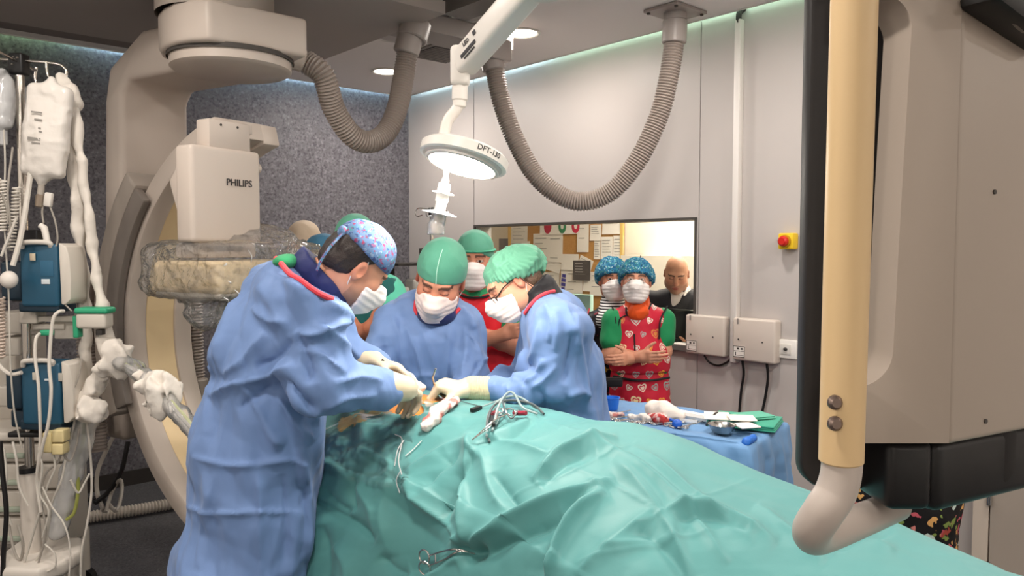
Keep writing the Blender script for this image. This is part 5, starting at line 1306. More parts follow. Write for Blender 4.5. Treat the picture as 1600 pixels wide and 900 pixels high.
# ------------------------------------------------------------------ things lying on the sheet
M_gauze = cloth_mat('gauze', '#e6ddd6', rough=.85, bump=(120, .8, .003))
def blotch_mat(name, base, col, scale, cut):
    if name in _M: return _M[name]
    m = mat(name, base, rough=.7, bump=(120, .6, .003)); nt = m.node_tree; b = nt.nodes['Principled BSDF']; tc = nt.nodes.new('ShaderNodeTexCoord')
    n = nt.nodes.new('ShaderNodeTexNoise'); n.inputs['Scale'].default_value = scale; n.inputs['Detail'].default_value = 4; r = nt.nodes.new('ShaderNodeValToRGB')
    r.color_ramp.elements[0].position = cut; r.color_ramp.elements[0].color = lin(base); r.color_ramp.elements[1].position = cut + .12; r.color_ramp.elements[1].color = lin(col)
    nt.links.new(tc.outputs['Object'], n.inputs['Vector']); nt.links.new(n.outputs['Fac'], r.inputs['Fac']); nt.links.new(r.outputs['Color'], b.inputs['Base Color']); return m
M_blood = blotch_mat('bloody_gauze', '#dccdc6', '#c4776f', 22, .46)
pts = [on_drape(x, y, .012)[0] for x, y in ((706, 633), (697, 641), (686, 648), (682, 656), (675, 664), (669, 672))]
S = SDF(); rad = [.024, .026, .021, .015, .018, .017]
for a, b, r1, r2 in zip(pts[:-1], pts[1:], rad[:-1], rad[1:]): S.u(s_flat(a, b, r1, .011, r2, .011, [1, 0, .2]), .012)
S.disp(lambda p: (.006 * ridged(p * 38, 2)).astype(np.float32)); c = np.mean(pts, 0)
o = mk('gauze_swab', S.mesh(c - .12, c + .12, .003), M_blood, angle=None); tag(o, 'twisted blood-stained gauze lying on the green sheet below the hands', 'gauze')
p, n = on_drape(644, 606, .0); p = P(645, 600, 2.36)
S = SDF(); S.u(s_flat(P(634, 590, 2.36), P(655, 610, 2.38), .020, .012, .022, .012, [.7, 0, .7]), .01); S.disp(lambda p: (.005 * ridged(p * 40, 2)).astype(np.float32))
o = mk('gauze_swab', S.mesh(p - .09, p + .09, .003), M_gauze, angle=None); tag(o, 'bright white folded gauze at the wound beside the left glove', 'gauze')
a, na = on_drape(737, 644, .006); b, nb = on_drape(750, 639, .006)
o = mk('cable_clip', Geo().add(*rbox((np.linalg.norm(b - a) + .005, .014, .012), .003, R=frame(nb, b - a), t=(a + b) / 2)), M_black); tag(o, 'small black plug lying on the green sheet', 'plug')
def forceps(name, tip, piv, ringa, ringb, label, r=.0022, rr=.016, nrm=None):
    e = empty(name, piv, label, 'surgical clamp')
    for k, rg in enumerate((ringa, ringb)):
        d = unit(rg - piv); nn = np.array([0, -.5, .8]) if nrm is None else nrm; x = unit(np.cross(nn, d)); c = rg + d * rr
        mk('shank', Geo().add(*rope([tip, piv + x * .003 * (1 if k else -1), (piv + rg) / 2 + x * .004 * (1 if k else -1), rg], [r * .7] * 9 + [r] * 15 + [r * .9], 8, 8)), M_steel, parent=e)
        ring = [c + (x * math.cos(t) + d * math.sin(t) * 1.2) * rr for t in np.linspace(0, 2 * math.pi, 25)]
        mk('finger_ring', Geo().add(*tube(np.array(ring), r * .95, 8, cap=False)), M_steel, parent=e)
    mk('pivot', Geo().add(*ball(piv, r * 1.8, 10)), M_steel, parent=e)
    rt = (ringa * .75 + piv * .25); rt2 = (ringb * .75 + piv * .25); mk('ratchet', Geo().add(*tube(np.array([rt, (rt + rt2) / 2, rt2]), r * .8, 6)), M_steel, parent=e)
    return e
t0, nn = on_drape(733, 862, .002)
forceps('towel_clamp', t0 + np.array([.012, 0, -.005]), on_drape(716, 866, .012)[0], on_drape(677, 869, .014)[0], on_drape(678, 884, .014)[0], 'steel clamp with finger rings hanging at the lower pleat of the sheet', nrm=nn)
t0, nn = on_drape(737, 690, .006)
forceps('towel_clamp', t0, on_drape(768, 671, .014)[0], on_drape(782, 656, .022)[0], on_drape(796, 658, .02)[0], 'steel clamp under the cable bundle at the top of the sheet', nrm=nn, rr=.013)
# cable bundle
M_cab = mat('cable_greygreen', '#8b9a9a', rough=.4); M_cabd = mat('cable_dark', '#4d5456', rough=.45)
def dcable(pts, r, m, label, n=8):
    o = mk('monitor_cable', tube(catmull(np.array([on_drape(x, y, h)[0] for x, y, h in pts]), n), r, 7), m); return tag(o, label, 'cable', 'grey cables bundled on the green sheet')
dcable([(765, 692, .004), (763, 668, .012), (775, 650, .03), (800, 640, .03), (830, 642, .02), (850, 650, .006)], .0036, M_cabd, 'grey cable in the bundle on top of the green sheet')
dcable([(762, 684, .006), (766, 658, .02), (785, 643, .035), (812, 636, .03), (838, 645, .012)], .0034, M_cab, 'grey cable in the bundle on top of the green sheet')
dcable([(770, 676, .006), (782, 652, .03), (796, 638, .045), (806, 636, .04), (818, 648, .02), (838, 650, .006)], .0032, M_cab, 'grey cable in the bundle on top of the green sheet')
dcable([(752, 639, .006), (776, 637, .02), (790, 637, .03), (788, 650, .02), (775, 668, .008)], .0024, M_cab, 'grey cable in the bundle on top of the green sheet')
dcable([(786, 642, .035), (790, 652, .03), (800, 660, .012), (812, 652, .02)], .0022, M_cabd, 'grey cable in the bundle on top of the green sheet')
for (x, y, x2, y2, m, lb) in ((766, 655, 776, 650, '#b23a4a', 'small red plug among the grey cables, left one'), (804, 653, 822, 652, '#8e2236', 'dark red plug among the grey cables, right one'), (769, 658, 772, 670, '#1b1a1c', 'black plug among the grey cables')):
    a = on_drape(x, y, .012)[0]; b = on_drape(x2, y2, .012)[0]; o = mk('cable_plug', cyl(a, b, .0065, 12, bev=.002), mat('plug_' + m, m, rough=.4)); tag(o, lb, 'plug')
o = mk('suture_thread', tube(catmull(np.array([P(676, 592, 2.36), P(679, 605, 2.37), P(690, 616, 2.38), on_drape(720, 630, .006)[0], on_drape(752, 637, .005)[0]]), 8), .0014, 6), M_cabd); tag(o, 'thin dark thread running from the glove across the sheet', 'thread')
# instruments in the hands
o = mk('needle_holder', Geo().add(*tube(np.array([P(596, 562, 2.33), P(612, 578, 2.33), P(628, 594, 2.35)]), [.005, .0045, .002], 8)), mat('dark_steel', '#4a4644', rough=.3, metal=.9)); tag(o, 'dark steel instrument held in the left surgeon\'s far glove', 'surgical instrument')
o = mk('surgical_forceps', Geo().add(*tube(np.array([P(681, 576, 2.33), P(676, 590, 2.34), P(680, 604, 2.36), P(688, 614, 2.37)]), [.003, .0026, .002, .0012], 8)), M_steel); tag(o, 'fine steel forceps pinched in the right surgeon\'s glove', 'surgical instrument')

# ================================================================== INSTRUMENT TABLE
ZI = .945
Ci = on_z(1166, 698, ZI); U1 = np.array([-.809, .588, 0]); U2 = np.array([.588, .809, 0])
LI, WI = 1.0, .46

M_bdrape = cloth_mat('drape_blue', '#6a94c0', rough=.55, bump=(260, .15, .001), col2='#638cb8')
it = empty('instrument_table', Ci + U1 * LI / 2 + U2 * WI / 2 - UZ * ZI, 'instrument table under the blue sheet beside the grey wall', 'table')
IR = np.stack([U1, U2, UZ], 1); ic = Ci + U1 * LI / 2 + U2 * WI / 2
mk('table_top', rbox((LI - .02, WI - .02, .03), .006, R=IR, t=np.array([ic[0], ic[1], ZI - .025])), M_steel, parent=it)
for a in (.06, LI - .06):
    for b in (.06, WI - .06): mk('leg', cyl(np.array([*(Ci + U1 * a + U2 * b)[:2], 0]), np.array([*(Ci + U1 * a + U2 * b)[:2], ZI - .03]), .014, 12), M_steel, parent=it)
def rrect(n, off, rc):
    """points round the table rectangle grown by off"""
    pts = []
    for cx, cy, a0 in ((LI - .02, WI - .02, 0), (.02, WI - .02, 90), (.02, .02, 180), (LI - .02, .02, 270)):
        for i in range(9): t = math.radians(a0 + 90 * i / 8); pts.append((cx + (off + .02) * math.cos(t), cy + (off + .02) * math.sin(t)))
    pts.append(pts[0]); return resample(np.array(pts), n + 1)[:-1]
nr = 420; V = []; levels = [(-.22, 0.0), (-.15, 0), (-.08, 0), (-.04, 0), (-.01, -.001), (.003, -.004), (.009, -.012), (.012, -.03)] + [(.012 + .05 * t, -.03 - .60 * t) for t in np.linspace(.04, 1, 45)]
cen = np.array([LI / 2, WI / 2])
r_in = [rrect(nr, 0, .02)]
rings = []
for k in range(30): f_ = k / 30; rings.append((cen + (r_in[0] - cen) * max(f_, .001), 0.0))
for off, dz in levels[4:]: rings.append((rrect(nr, off, .02), dz))
ang_ = np.linspace(0, 2 * math.pi, nr, endpoint=False)
for (q, dz) in rings:
    w = np.clip((-dz - .02) / .5, 0, 1); wv = w * (.022 * np.sin(ang_ * 13 + 1.5 * np.sin(ang_ * 3)) + .014 * np.sin(ang_ * 29 + 2))
    d = (q - cen); d = d / (np.linalg.norm(d, axis=1)[:, None] + 1e-9); q2 = q + d * wv[:, None]
    V.append(Ci + U1 * q2[:, :1] + U2 * q2[:, 1:] + UZ * dz)
V = np.array(V); V[..., 2] += 0
V = V.reshape(-1, 3); fq = grid_faces(len(rings), nr, True); fq = [q for q in fq]
nn = vnormals(V, np.array(fq)); nn = np.where(nn[nr * 10 + 5, 2] < 0, -nn, nn)
V = V + nn * (.006 * (paper(V, 7, 21) + .5) + .004 * np.abs(ridged(V * 11, 2)) + .006 * (fbm(V * 7, 2) + .6) * (V[:, 2] < ZI - .03) + .003 * ridged(V * 9, 2, 1.3) * (V[:, 2] < ZI - .02))[:, None]
V = creases(V, nn, [([(1000, 665), (1040, 672), (1090, 668), (1130, 676)], 5, .010), ([(960, 662), (990, 668), (1010, 664)], 5, .010), ([(1080, 716), (1130, 706), (1168, 700)], 6, .012), ([(1168, 698), (1176, 740), (1180, 800)], 5, .012), ([(1100, 690), (1130, 720), (1150, 760)], 8, .008), ([(1218, 690), (1224, 740), (1232, 800)], 5, .012), ([(1198, 700), (1200, 760), (1204, 800)], 6, -.008)], None)
dr = mk('table_drape', (V, fq), M_bdrape, angle=None); tag(dr, 'light blue sterile sheet over the instrument table', 'surgical drape')
ZS = ZI + .009
def tt(px, py, dz=0.0): return on_z(px, py, ZS + dz)
def lay(name, x0, y0, x1, y1, r, m, label, dz=.004, cat='surgical instrument', group=None, taper=1.0, bend=0):
    a, b = tt(x0, y0, dz), tt(x1, y1, dz); o = mk(name, Geo().add(*tube(np.array([a, (a + b) / 2 + UZ * bend, b]), [r, r, r * taper], 8)), m); return tag(o, label, cat, group)
# blue cup
c = tt(955, 640); e = empty('blue_cup', c, 'bright blue plastic cup at the left end of the instrument table', 'cup')
mk('cup_body', lathe([(0, .001), (.026, .001), (.028, .006), (.034, .048), (.037, .050), (.037, .052), (.0335, .052), (.0325, .046), (.026, .006), (0, .006)], 32, t=c), mat('cup_blue', '#2f78dc', rough=.35), parent=e)
# scissors and clamps in a row
rows = [(942, 650, 985, 641), (945, 654, 1000, 649), (960, 657, 1025, 652), (985, 660, 1040, 654), (1000, 660, 1050, 657), (1020, 661, 1062, 660), (1045, 666, 1085, 655), (1065, 668, 1100, 657)]
desc = ['nearest the blue cup', 'second from the blue cup', 'third from the blue cup', 'fourth from the blue cup', 'fifth from the blue cup', 'sixth from the blue cup, beside the blue bulb', 'seventh from the blue cup, right of the blue bulb', 'last of the row, left of the metal bowl']
for k, (x0, y0, x1, y1) in enumerate(rows):
    a, b = tt(x0, y0, .006), tt(x1, y1, .006); d = unit(b - a); x = np.cross(UZ, d); a2 = a + x * .010; a1 = a - x * .010; pv_ = a + (b - a) * .55
    e = forceps('surgical_clamp', b, pv_, a + (pv_ - a) * .18 - x * .012, a + (pv_ - a) * .18 + x * .012, 'steel clamp on the blue sheet, ' + desc[k], r=.0026, rr=.010, nrm=UZ)
    e['group'] = 'steel clamps in a row on the instrument table'
lay('retractor', 1104, 664, 1131, 644, .0045, mat('dark_steel', '#4a4644', rough=.3, metal=.9), 'long dark steel instrument leaning over the green towels', .012, taper=.6, bend=.02)
lay('white_tube', 1062, 646, 1118, 656, .016, M_wplastic, 'white rolled strip lying behind the instruments', .016, cat='roll')
lay('glass_syringe', 1062, 657, 1090, 660, .009, film('syringe_film', .4, .2), 'clear syringe barrel right of the blue bulb', .010, cat='syringe')
c = tt(1058, 662, .016); e = empty('bulb_syringe', c, 'blue rubber bulb among the steel instruments', 'bulb syringe')
mk('bulb', ball(c, (.020, .017, .017), 18), mat('bulb_blue', '#2b62c4', rough=.35), parent=e); mk('nozzle', cyl(c + U1 * .014 + UZ * .01, c + U1 * .03 + UZ * .014, .005, 10), mat('bulb_blue', '#2b62c4'), parent=e)
def lump(name, pts, rad, m, label, cat, amp=.006, fr=22, h=.0035, flat=None):
    S = SDF()
    for i, (a, b) in enumerate(zip(pts[:-1], pts[1:])): S.u(s_cone(a, b, rad[i], rad[i + 1]), .02)
    S.cut(s_plane([0, 0, ZS - .004], [0, 0, -1]), .004); S.disp(lambda p: (amp * ridged(p * fr, 2)).astype(np.float32)); c = np.mean(pts, 0)
    R_ = np.max(np.linalg.norm(np.array(pts) - c, axis=1)) + max(rad) + .03; o = mk(name, S.mesh(c - R_, c + R_, h), m, angle=None); return tag(o, label, cat)
lump('cloth_bundle', [tt(1022, 640, .035), tt(1040, 644, .034), tt(1062, 650, .020)], [.038, .036, .020], cloth_mat('bundle_white', '#efe3d8', rough=.8), 'large crumpled white cloth bundle behind the instruments', 'cloth', .005, 16)
lump('gauze_swab', [tt(1015, 652, .014), tt(1030, 655, .016), tt(1040, 656, .012)], [.016, .018, .014], blotch_mat('red_gauze', '#e7d2cc', '#c03a38', 34, .40), 'red blood-soaked gauze heap in front of the white bundle', 'gauze', .006, 34, .0028)
lump('gauze_swab', [tt(985, 652, .008), tt(1008, 654, .010), tt(1030, 659, .008)], [.012, .014, .010], M_gauze, 'pale gauze strip lying among the clamps', 'gauze', .005, 34, .0028)
lump('gauze_swab', [tt(940, 646, .006), tt(955, 649, .006), tt(972, 648, .005)], [.009, .010, .008], blotch_mat('bloody_gauze', '#e9dcd6', '#c8564f', 30, .47), 'small stained gauze in front of the blue cup', 'gauze', .004, 40, .0028)
def towel(name, x0, y0, x1, y1, w, hgt, m, label, dz=0, layers=4, rot=0, cat='towel'):
    a, b = tt(x0, y0, dz), tt(x1, y1, dz); d = unit(b - a); x = np.cross(UZ, d); L = np.linalg.norm(b - a); e = empty(name, (a + b) / 2, label, cat); R_ = np.stack([d, x, UZ], 1)
    for k in range(layers):
        t_ = hgt / layers; v, f = rbox((L - .004 * k, w - .006 * (k % 2), t_ * .95), t_ * .42, 3); v = np.concatenate([v]); o = mk('folded_layer', xf((v, f), R_, (a + b) / 2 + UZ * (t_ * (k + .5))), m, parent=e)
    return e
M_towel = cloth_mat('towel_green', '#3f9d83', rough=.75, bump=(200, .5, .002)); M_paper = cloth_mat('paper_white', '#efe7dd', rough=.7)
towel('folded_towel', 1112, 657, 1218, 668, .20, .022, M_towel, 'stack of folded green towels at the right end of the instrument table', 0, 3)
towel('folded_towel', 1150, 654, 1200, 650, .10, .012, mat('towel_green2', '#5fae96', rough=.75), 'small folded pale green towel lying on the green stack', .024, 2)
towel('paper_pack', 1100, 650, 1140, 652, .13, .006, M_paper, 'flat white paper left on the green towel stack', .024, 1, cat='paper'); towel('paper_pack', 1138, 654, 1180, 655, .09, .007, M_paper, 'white paper strip in the middle of the green towel stack', .032, 1, cat='paper'); towel('paper_pack', 1150, 667, 1180, 665, .08, .006, M_paper, 'white paper at the front edge of the green towel stack', .024, 1, cat='paper')
c = tt(1128, 676); e = empty('steel_bowl', c, 'shiny steel bowl at the front of the instrument table', 'bowl')
mk('bowl_body', lathe([(0, .001), (.030, .001), (.040, .010), (.047, .028), (.050, .030), (.050, .0315), (.046, .031), (.038, .012), (.028, .004), (0, .004)], 36, t=c), M_steel, parent=e)
lump('blue_wrap', [tt(1166, 690, .004), tt(1178, 684, .006)], [.014, .012], mat('wrap_blue', '#2467c0', rough=.5), 'small dark blue wrap under the corner of the green towels', 'wrap', .003, 30, .0028)
# ================================================================== PEOPLE BEHIND THE TABLE
def standing(label, loc, H, D, sh, nk, pel, facing, tone, elb, wr, eyes='open', hairc='#2c221d', girth=1.0, stub=0.0, red=.5, body_h=.013, hm_h=.0036, forearm=True, hands=True, hair=True, hairlow=-.06):
    """head, trunk, legs and bare forearms of a bystander as one body mesh"""
    root = empty('person', [loc[0], loc[1], 0], label, 'person')
    hm = H.full(nk).mesh(H.c - .30, H.c + .24, hm_h); parts = [(*hm, H.paint(hm[0], tone, eyes=eyes, stubble=stub, red=red))]
    ax = unit(sh[1] - sh[0]); fig = figure(nk, sh[0], sh[1], pel, facing, tone, arms=[(sh[0], elb[0], elb[0] + (wr[0] - elb[0]) * .2), (sh[1], elb[1], elb[1] + (wr[1] - elb[1]) * .2)], h=body_h, girth=girth); parts.append(fig)
    if forearm:
        for k in (0, 1):
            S = SDF(); d = unit(wr[k] - elb[k]); S.u(s_cone(elb[k] - d * .02, elb[k] + (wr[k] - elb[k]) * .35, .045, .043), .02); S.u(s_cone(elb[k] + (wr[k] - elb[k]) * .35, wr[k], .043, .027), .02); up = sh[k] - elb[k]; S.u(s_cone(elb[k] + up * .5, elb[k], .049, .045), .03)
            if hands:
                pal = unit(np.array(facing) * -1.0); Hs = hand(wr[k] - d * .01, d, pal, 1 if k == 0 else -1, [.42, .5, .55, .6], .9, .03, (.2, .4)); S.u(Hs, .02)
            c = (elb[k] + wr[k]) / 2 + d * .03; v, f = S.mesh(c - .30, c + .30, .0042); parts.append((v, f, flatcol(v, tone)))
    body(root, parts)
    if hair: H.hair(root, hairc, low=hairlow, front=-.01)
    return root
def torso_garment(root, name, m, sh, nk, pel, bottom, hw=(.19, .20, .20), hd=(.11, .125, .13), sleeves=None, sr=(.072, .066), neck=.062, folds=(), h=.009, crump=(.004, 7), label=None, open_neck=True, vcol=None, low=None):
    S = SDF(); ax = unit(sh[1] - sh[0]); c0 = (sh[0] + sh[1]) / 2; mid = (c0 + pel) / 2
    S.u(s_flat(c0 - UZ * .02, mid, hw[0] * .86, hd[0], hw[1], hd[1], ax), .03); S.u(s_cone(sh[0] + (sh[1] - sh[0]) * .05, sh[1] - (sh[1] - sh[0]) * .05, .062, .062), .06); S.u(s_flat(mid, pel, hw[1], hd[1], hw[2], hd[2], ax), .05)
    if bottom < pel[2] - .02: S.u(s_flat(pel, np.array([pel[0], pel[1], bottom - .1]), hw[2], hd[2], hw[2] * 1.06, hd[2] * 1.05, ax), .05)
    S.u(s_cone(nk, c0, .062, .08), .05)
    if sleeves:
        for k in (0, 1):
            for a, b in zip(sleeves[k][:-1], sleeves[k][1:]): S.u(s_cone(a, b, sr[0], sr[1]), .03)
    if open_neck: S.sub(s_cone(nk + UZ * .1, nk - UZ * .03, neck, neck), .012)
    S.cut(s_plane([0, 0, bottom], [0, 0, -1]), .01)
    al = np.array([sh[0], sh[1], nk, pel] + ([p for s_ in sleeves for p in s_] if sleeves else [])); lo = al.min(0) - .26; hi = al.max(0) + .2; lo[2] = bottom - .04
    v, f = garment(S, lo, hi, h, folds, crump, (.001, 24)); return mk(name, (v, f), m, parent=root, angle=None, label=label)

# man in a red lead apron, arms folded
D = 3.75
H = Head(P(742, 408, D), (-.05, -.98, -.10), (.02, -.05, 1), 1.06)
sh = [P(700, 478, D + .02), P(800, 482, D + .06)]; nk = P(744, 450, D + .03); pel = P(752, 640, D + .05)
elb = [P(712, 545, D - .10), P(806, 540, D - .08)]; wr = [P(790, 522, D - .24), P(745, 520, D - .22)]
r = standing('person in red lead apron and tied green cap, arms folded, standing behind the three surgeons', P(745, 640, D), H, D, sh, nk, pel, [0, -1, 0], '#bd8066', elb, wr, red=.7, stub=.3)
cap = H.cap('surgical_cap', M_greencap, r, 'dome', front=.040, back=-.02, puff=.008, top=(0, 0, .005)); H.mask(r, M_mask, ties=True)
mk('cap_band', tube(np.array([H.w((math.sin(t) * .087, -.016 + math.cos(t) * .106, .052 + .0 * math.cos(t))) for t in np.linspace(0, 2 * math.pi, 41)]), .010, 8, cap=False, flat=.5), mat('cap_band', '#4fae8c', rough=.7), parent=cap)
M_red = cloth_mat('lead_red', '#d2202c', rough=.5, col2='#c81c28')
torso_garment(r, 'scrub_shirt', M_scrubg, sh, nk, pel, .86, (.18, .18, .18), (.095, .11, .11), sleeves=[(sh[0], sh[0] * .45 + elb[0] * .55), (sh[1], sh[1] * .45 + elb[1] * .55)], sr=(.066, .070), neck=.054)
ap = torso_garment(r, 'lead_apron', M_red, sh, nk, pel, .45, (.175, .20, .21), (.115, .13, .14), neck=.075, label='bright red lead apron')
mk('neck_edge', tube(np.array([nk + np.array([math.sin(t) * .088, -math.cos(t) * .092 - .01, -.012 - .030 * math.cos(t)]) for t in np.linspace(-1.9, 1.9, 30)]), .006, 8), M_blackc, parent=ap)
trousers(r, pel, [1, 0, 0], [0, -1, 0], M_scrubg)

# person in teal scrubs and dark vest behind the left surgeon
D = 3.4
H = Head(P(556, 385, D), (.15, -.9, -.25), (0, -.2, 1), 1.0)
sh = [P(522, 452, D + .05), P(612, 458, D + .05)]; nk = P(562, 422, D + .03); pel = P(590, 640, D + .05)
elb = [P(522, 535, D - .05), P(626, 530, D - .05)]; wr = [P(580, 512, D - .22), P(562, 520, D - .22)]
r = standing('person in teal scrubs and dark vest, arms folded, half hidden behind the left surgeon', P(590, 640, D), H, D, sh, nk, pel, [0, -1, 0], '#b9775c', elb, wr, stub=.3)
H.cap('surgical_cap', M_greencap, r, 'dome', front=.040, back=-.03, puff=.009); H.mask(r, M_mask)
torso_garment(r, 'scrub_shirt', cloth_mat('scrub_mint', '#5fc4a6', rough=.7), sh, nk, pel, .8, (.185, .18, .18), (.10, .115, .115), sleeves=[(sh[0], sh[0] * .4 + elb[0] * .6), (sh[1], sh[1] * .4 + elb[1] * .6)], sr=(.068, .074), neck=.054)
torso_garment(r, 'lead_vest', cloth_mat('vest_teal', '#1d5f5d', rough=.55, col2='#1a5654'), sh, nk, pel, .7, (.18, .19, .195), (.118, .13, .135), neck=.07, label='dark teal vest')
trousers(r, pel, [1, 0, 0], [0, -1, 0], M_scrub)

# person with blue cap, back of the head just showing beside the left surgeon's cap
D = 3.85
H = Head(P(507, 410, D), (.55, .75, -.25), (.1, .2, 1), 1.0)
sh = [P(465, 470, D - .05), P(520, 470, D + .12)]; nk = P(497, 440, D); pel = P(495, 640, D)
elb = [sh[0] - UZ * .3, sh[1] - UZ * .3]; wr = [elb[0] - UZ * .24 + np.array([.05, .08, 0]), elb[1] - UZ * .24 + np.array([.05, .08, 0])]
r = standing('person in dark blue cap with grey hair, mostly hidden behind the left surgeon\'s head', P(495, 640, D), H, D, sh, nk, pel, [.55, .75, 0], '#c78b70', elb, wr, hairc='#6f6258', hairlow=-.05)
H.cap('surgical_cap', cloth_mat('cap_blue', '#4f86a8', rough=.7), r, 'dome', front=.045, back=.03, puff=.008)
torso_garment(r, 'scrub_shirt', M_scrub, sh, nk, pel, .8, sleeves=[(sh[0], elb[0]), (sh[1], elb[1])], sr=(.068, .07), neck=.054)
trousers(r, pel, unit([.75, -.55, 0]), [.55, .75, 0], M_scrub)
# person with beige cap behind the wrapped detector
D = 4.35
H = Head(P(474, 387, D), (-.25, -.9, -.1), (0, -.08, 1), 1.02)
sh = [P(432, 440, D + .03), P(524, 440, D + .03)]; nk = P(476, 412, D + .03); pel = P(478, 600, D + .05)
elb = [sh[0] - UZ * .3, sh[1] - UZ * .3]; wr = [elb[0] - UZ * .24 - np.array([0, .06, 0]), elb[1] - UZ * .24 - np.array([0, .06, 0])]
r = standing('person in beige cap and white mask, peeping over the plastic-wrapped detector', P(478, 600, D), H, D, sh, nk, pel, [0, -1, 0], '#b57f66', elb, wr)
H.cap('surgical_cap', cloth_mat('cap_beige', '#d3bfa8', rough=.75), r, 'dome', front=.034, back=-.03, puff=.012, top=(0, 0, .012)); H.mask(r, M_mask)
torso_garment(r, 'scrub_shirt', cloth_mat('scrub_white', '#dcd8d2', rough=.75), sh, nk, pel, .8, sleeves=[(sh[0], elb[0]), (sh[1], elb[1])], sr=(.068, .07), neck=.054)
trousers(r, pel, [1, 0, 0], [0, -1, 0], M_scrub)

# ---------------- two women at the right wall
M_boufb = print_mat('bouffant_print', '#2b6f92', ['#78b4bc', '#1b4272', '#3f8f86', '#a9c8ca', '#25598c', '#4a8460', '#14355e'], 105, .48, distort=.8)
D = 4.28
H = Head(P(994, 440, D), (-.16, -.97, .06), (.03, .06, 1), .96)
sh = [P(957, 502, D + .03), P(1038, 500, D + .05)]; nk = P(997, 472, D + .03); pel = P(1000, 606, D + .05)
elb = [P(956, 556, D + .0), P(1034, 550, D + .02)]; wr = [P(1003, 558, D - .17), P(985, 560, D - .15)]
r = standing('person in red heart-print apron with orange neck guard, arms folded, in front of the window', P(1000, 640, D), H, D, sh, nk, pel, [-.1, -1, 0], '#cf957a', elb, wr, red=.6, hm_h=.003, hairc='#4a3328', girth=.9)
H.cap('bouffant_cap', M_boufb, r, 'bouf', front=.050, back=-.05, puff=.012, h=.0034, label='blue and green patterned puffy cap'); H.mask(r, M_mask, bulge=.006)
H.glasses(r, '#8a7a72', thick=.0011)
torso_garment(r, 'scrub_shirt', cloth_mat('scrub_emerald', '#1f8a55', rough=.7, col2='#1b7e4d'), sh, nk, pel, .86, (.155, .15, .16), (.09, .10, .11), sleeves=[(sh[0] - unit(sh[1] - sh[0]) * .0, sh[0] * .45 + elb[0] * .55), (sh[1], sh[1] * .45 + elb[1] * .55)], sr=(.060, .068), neck=.05, h=.008)
def heart_mat(name):
    """printed hearts in several colours on red: a heart curve in each cell of a staggered grid"""
    m = mat(name, '#c2243a', rough=.5, spec=.3); nt = m.node_tree; b = nt.nodes['Principled BSDF']; tc = nt.nodes.new('ShaderNodeTexCoord')
    def M(op, a, c=None, v=None):
        n = nt.nodes.new('ShaderNodeMath'); n.operation = op
        for i, x in enumerate((a, c)):
            if x is None: continue
            if isinstance(x, (int, float)): n.inputs[i].default_value = x
            else: nt.links.new(x, n.inputs[i])
        return n.outputs[0]
    sx = nt.nodes.new('ShaderNodeSeparateXYZ'); nt.links.new(tc.outputs['Object'], sx.inputs[0]); CE = .074
    row = M('FLOOR', M('DIVIDE', sx.outputs['Z'], CE)); off = M('MULTIPLY', M('MODULO', M('ADD', row, 100.0), 2.0), CE * .5)
    xx = M('DIVIDE', M('ADD', M('ADD', sx.outputs['X'], 5.0 * CE), off), CE); u = M('SUBTRACT', M('FRACT', xx), .5); v = M('SUBTRACT', M('FRACT', M('ADD', M('DIVIDE', sx.outputs['Z'], CE), 100.0)), .5)
    cid = nt.nodes.new('ShaderNodeCombineXYZ'); nt.links.new(M('FLOOR', xx), cid.inputs[0]); nt.links.new(row, cid.inputs[1])
    wn = nt.nodes.new('ShaderNodeTexWhiteNoise'); wn.noise_dimensions = '3D'; nt.links.new(cid.outputs[0], wn.inputs['Vector']); sc_ = nt.nodes.new('ShaderNodeSeparateColor'); nt.links.new(wn.outputs['Color'], sc_.inputs[0])
    size = M('ADD', M('MULTIPLY', sc_.outputs['Green'], .55), .65); rot = M('MULTIPLY', M('SUBTRACT', sc_.outputs['Blue'], .5), 1.2)
    cs, sn = M('COSINE', rot), M('SINE', rot); u2 = M('SUBTRACT', M('MULTIPLY', u, cs), M('MULTIPLY', v, sn)); v2 = M('ADD', M('MULTIPLY', u, sn), M('MULTIPLY', v, cs))
    x = M('DIVIDE', u2, M('MULTIPLY', size, .42)); y = M('DIVIDE', M('ADD', v2, .03), M('MULTIPLY', size, .42))
    yy = M('SUBTRACT', M('MULTIPLY', y, 1.15), M('MULTIPLY', M('POWER', M('ABSOLUTE', x), .66), .62)); d = M('ADD', M('MULTIPLY', x, x), M('MULTIPLY', yy, yy))
    r_ = nt.nodes.new('ShaderNodeValToRGB'); r_.color_ramp.interpolation = 'CONSTANT'; cols = ['#f2dfae', '#e9b23a', '#c9c4bb', '#e8e0cf', '#d98a4a', '#9fa8a4', '#f0d7c4']; els = r_.color_ramp.elements
    els[0].color = lin(cols[0]); els[1].position = 1 / 7; els[1].color = lin(cols[1])
    for i in range(2, 7): e_ = els.new(i / 7); e_.color = lin(cols[i])
    nt.links.new(sc_.outputs['Red'], r_.inputs[0])
    def mixc(fac, c1, c2):
        mx = nt.nodes.new('ShaderNodeMixRGB'); nt.links.new(fac, mx.inputs[0])
        for i, c in ((1, c1), (2, c2)):
            if isinstance(c, str): mx.inputs[i].default_value = lin(c)
            else: nt.links.new(c, mx.inputs[i])
        return mx.outputs[0]
    c = mixc(M('LESS_THAN', d, .62), '#c2243a', r_.outputs[0]); c = mixc(M('LESS_THAN', d, .30), c, '#c8324a'); c = mixc(M('LESS_THAN', d, .13), c, r_.outputs[0]); nt.links.new(c, b.inputs['Base Color']); return m
M_heart = heart_mat('heart_print')
ap = torso_garment(r, 'lead_apron', M_heart, sh, nk, pel, .93, (.150, .165, .175), (.115, .13, .13), neck=.07, h=.007, crump=(.002, 6), label='red vest printed with hearts')
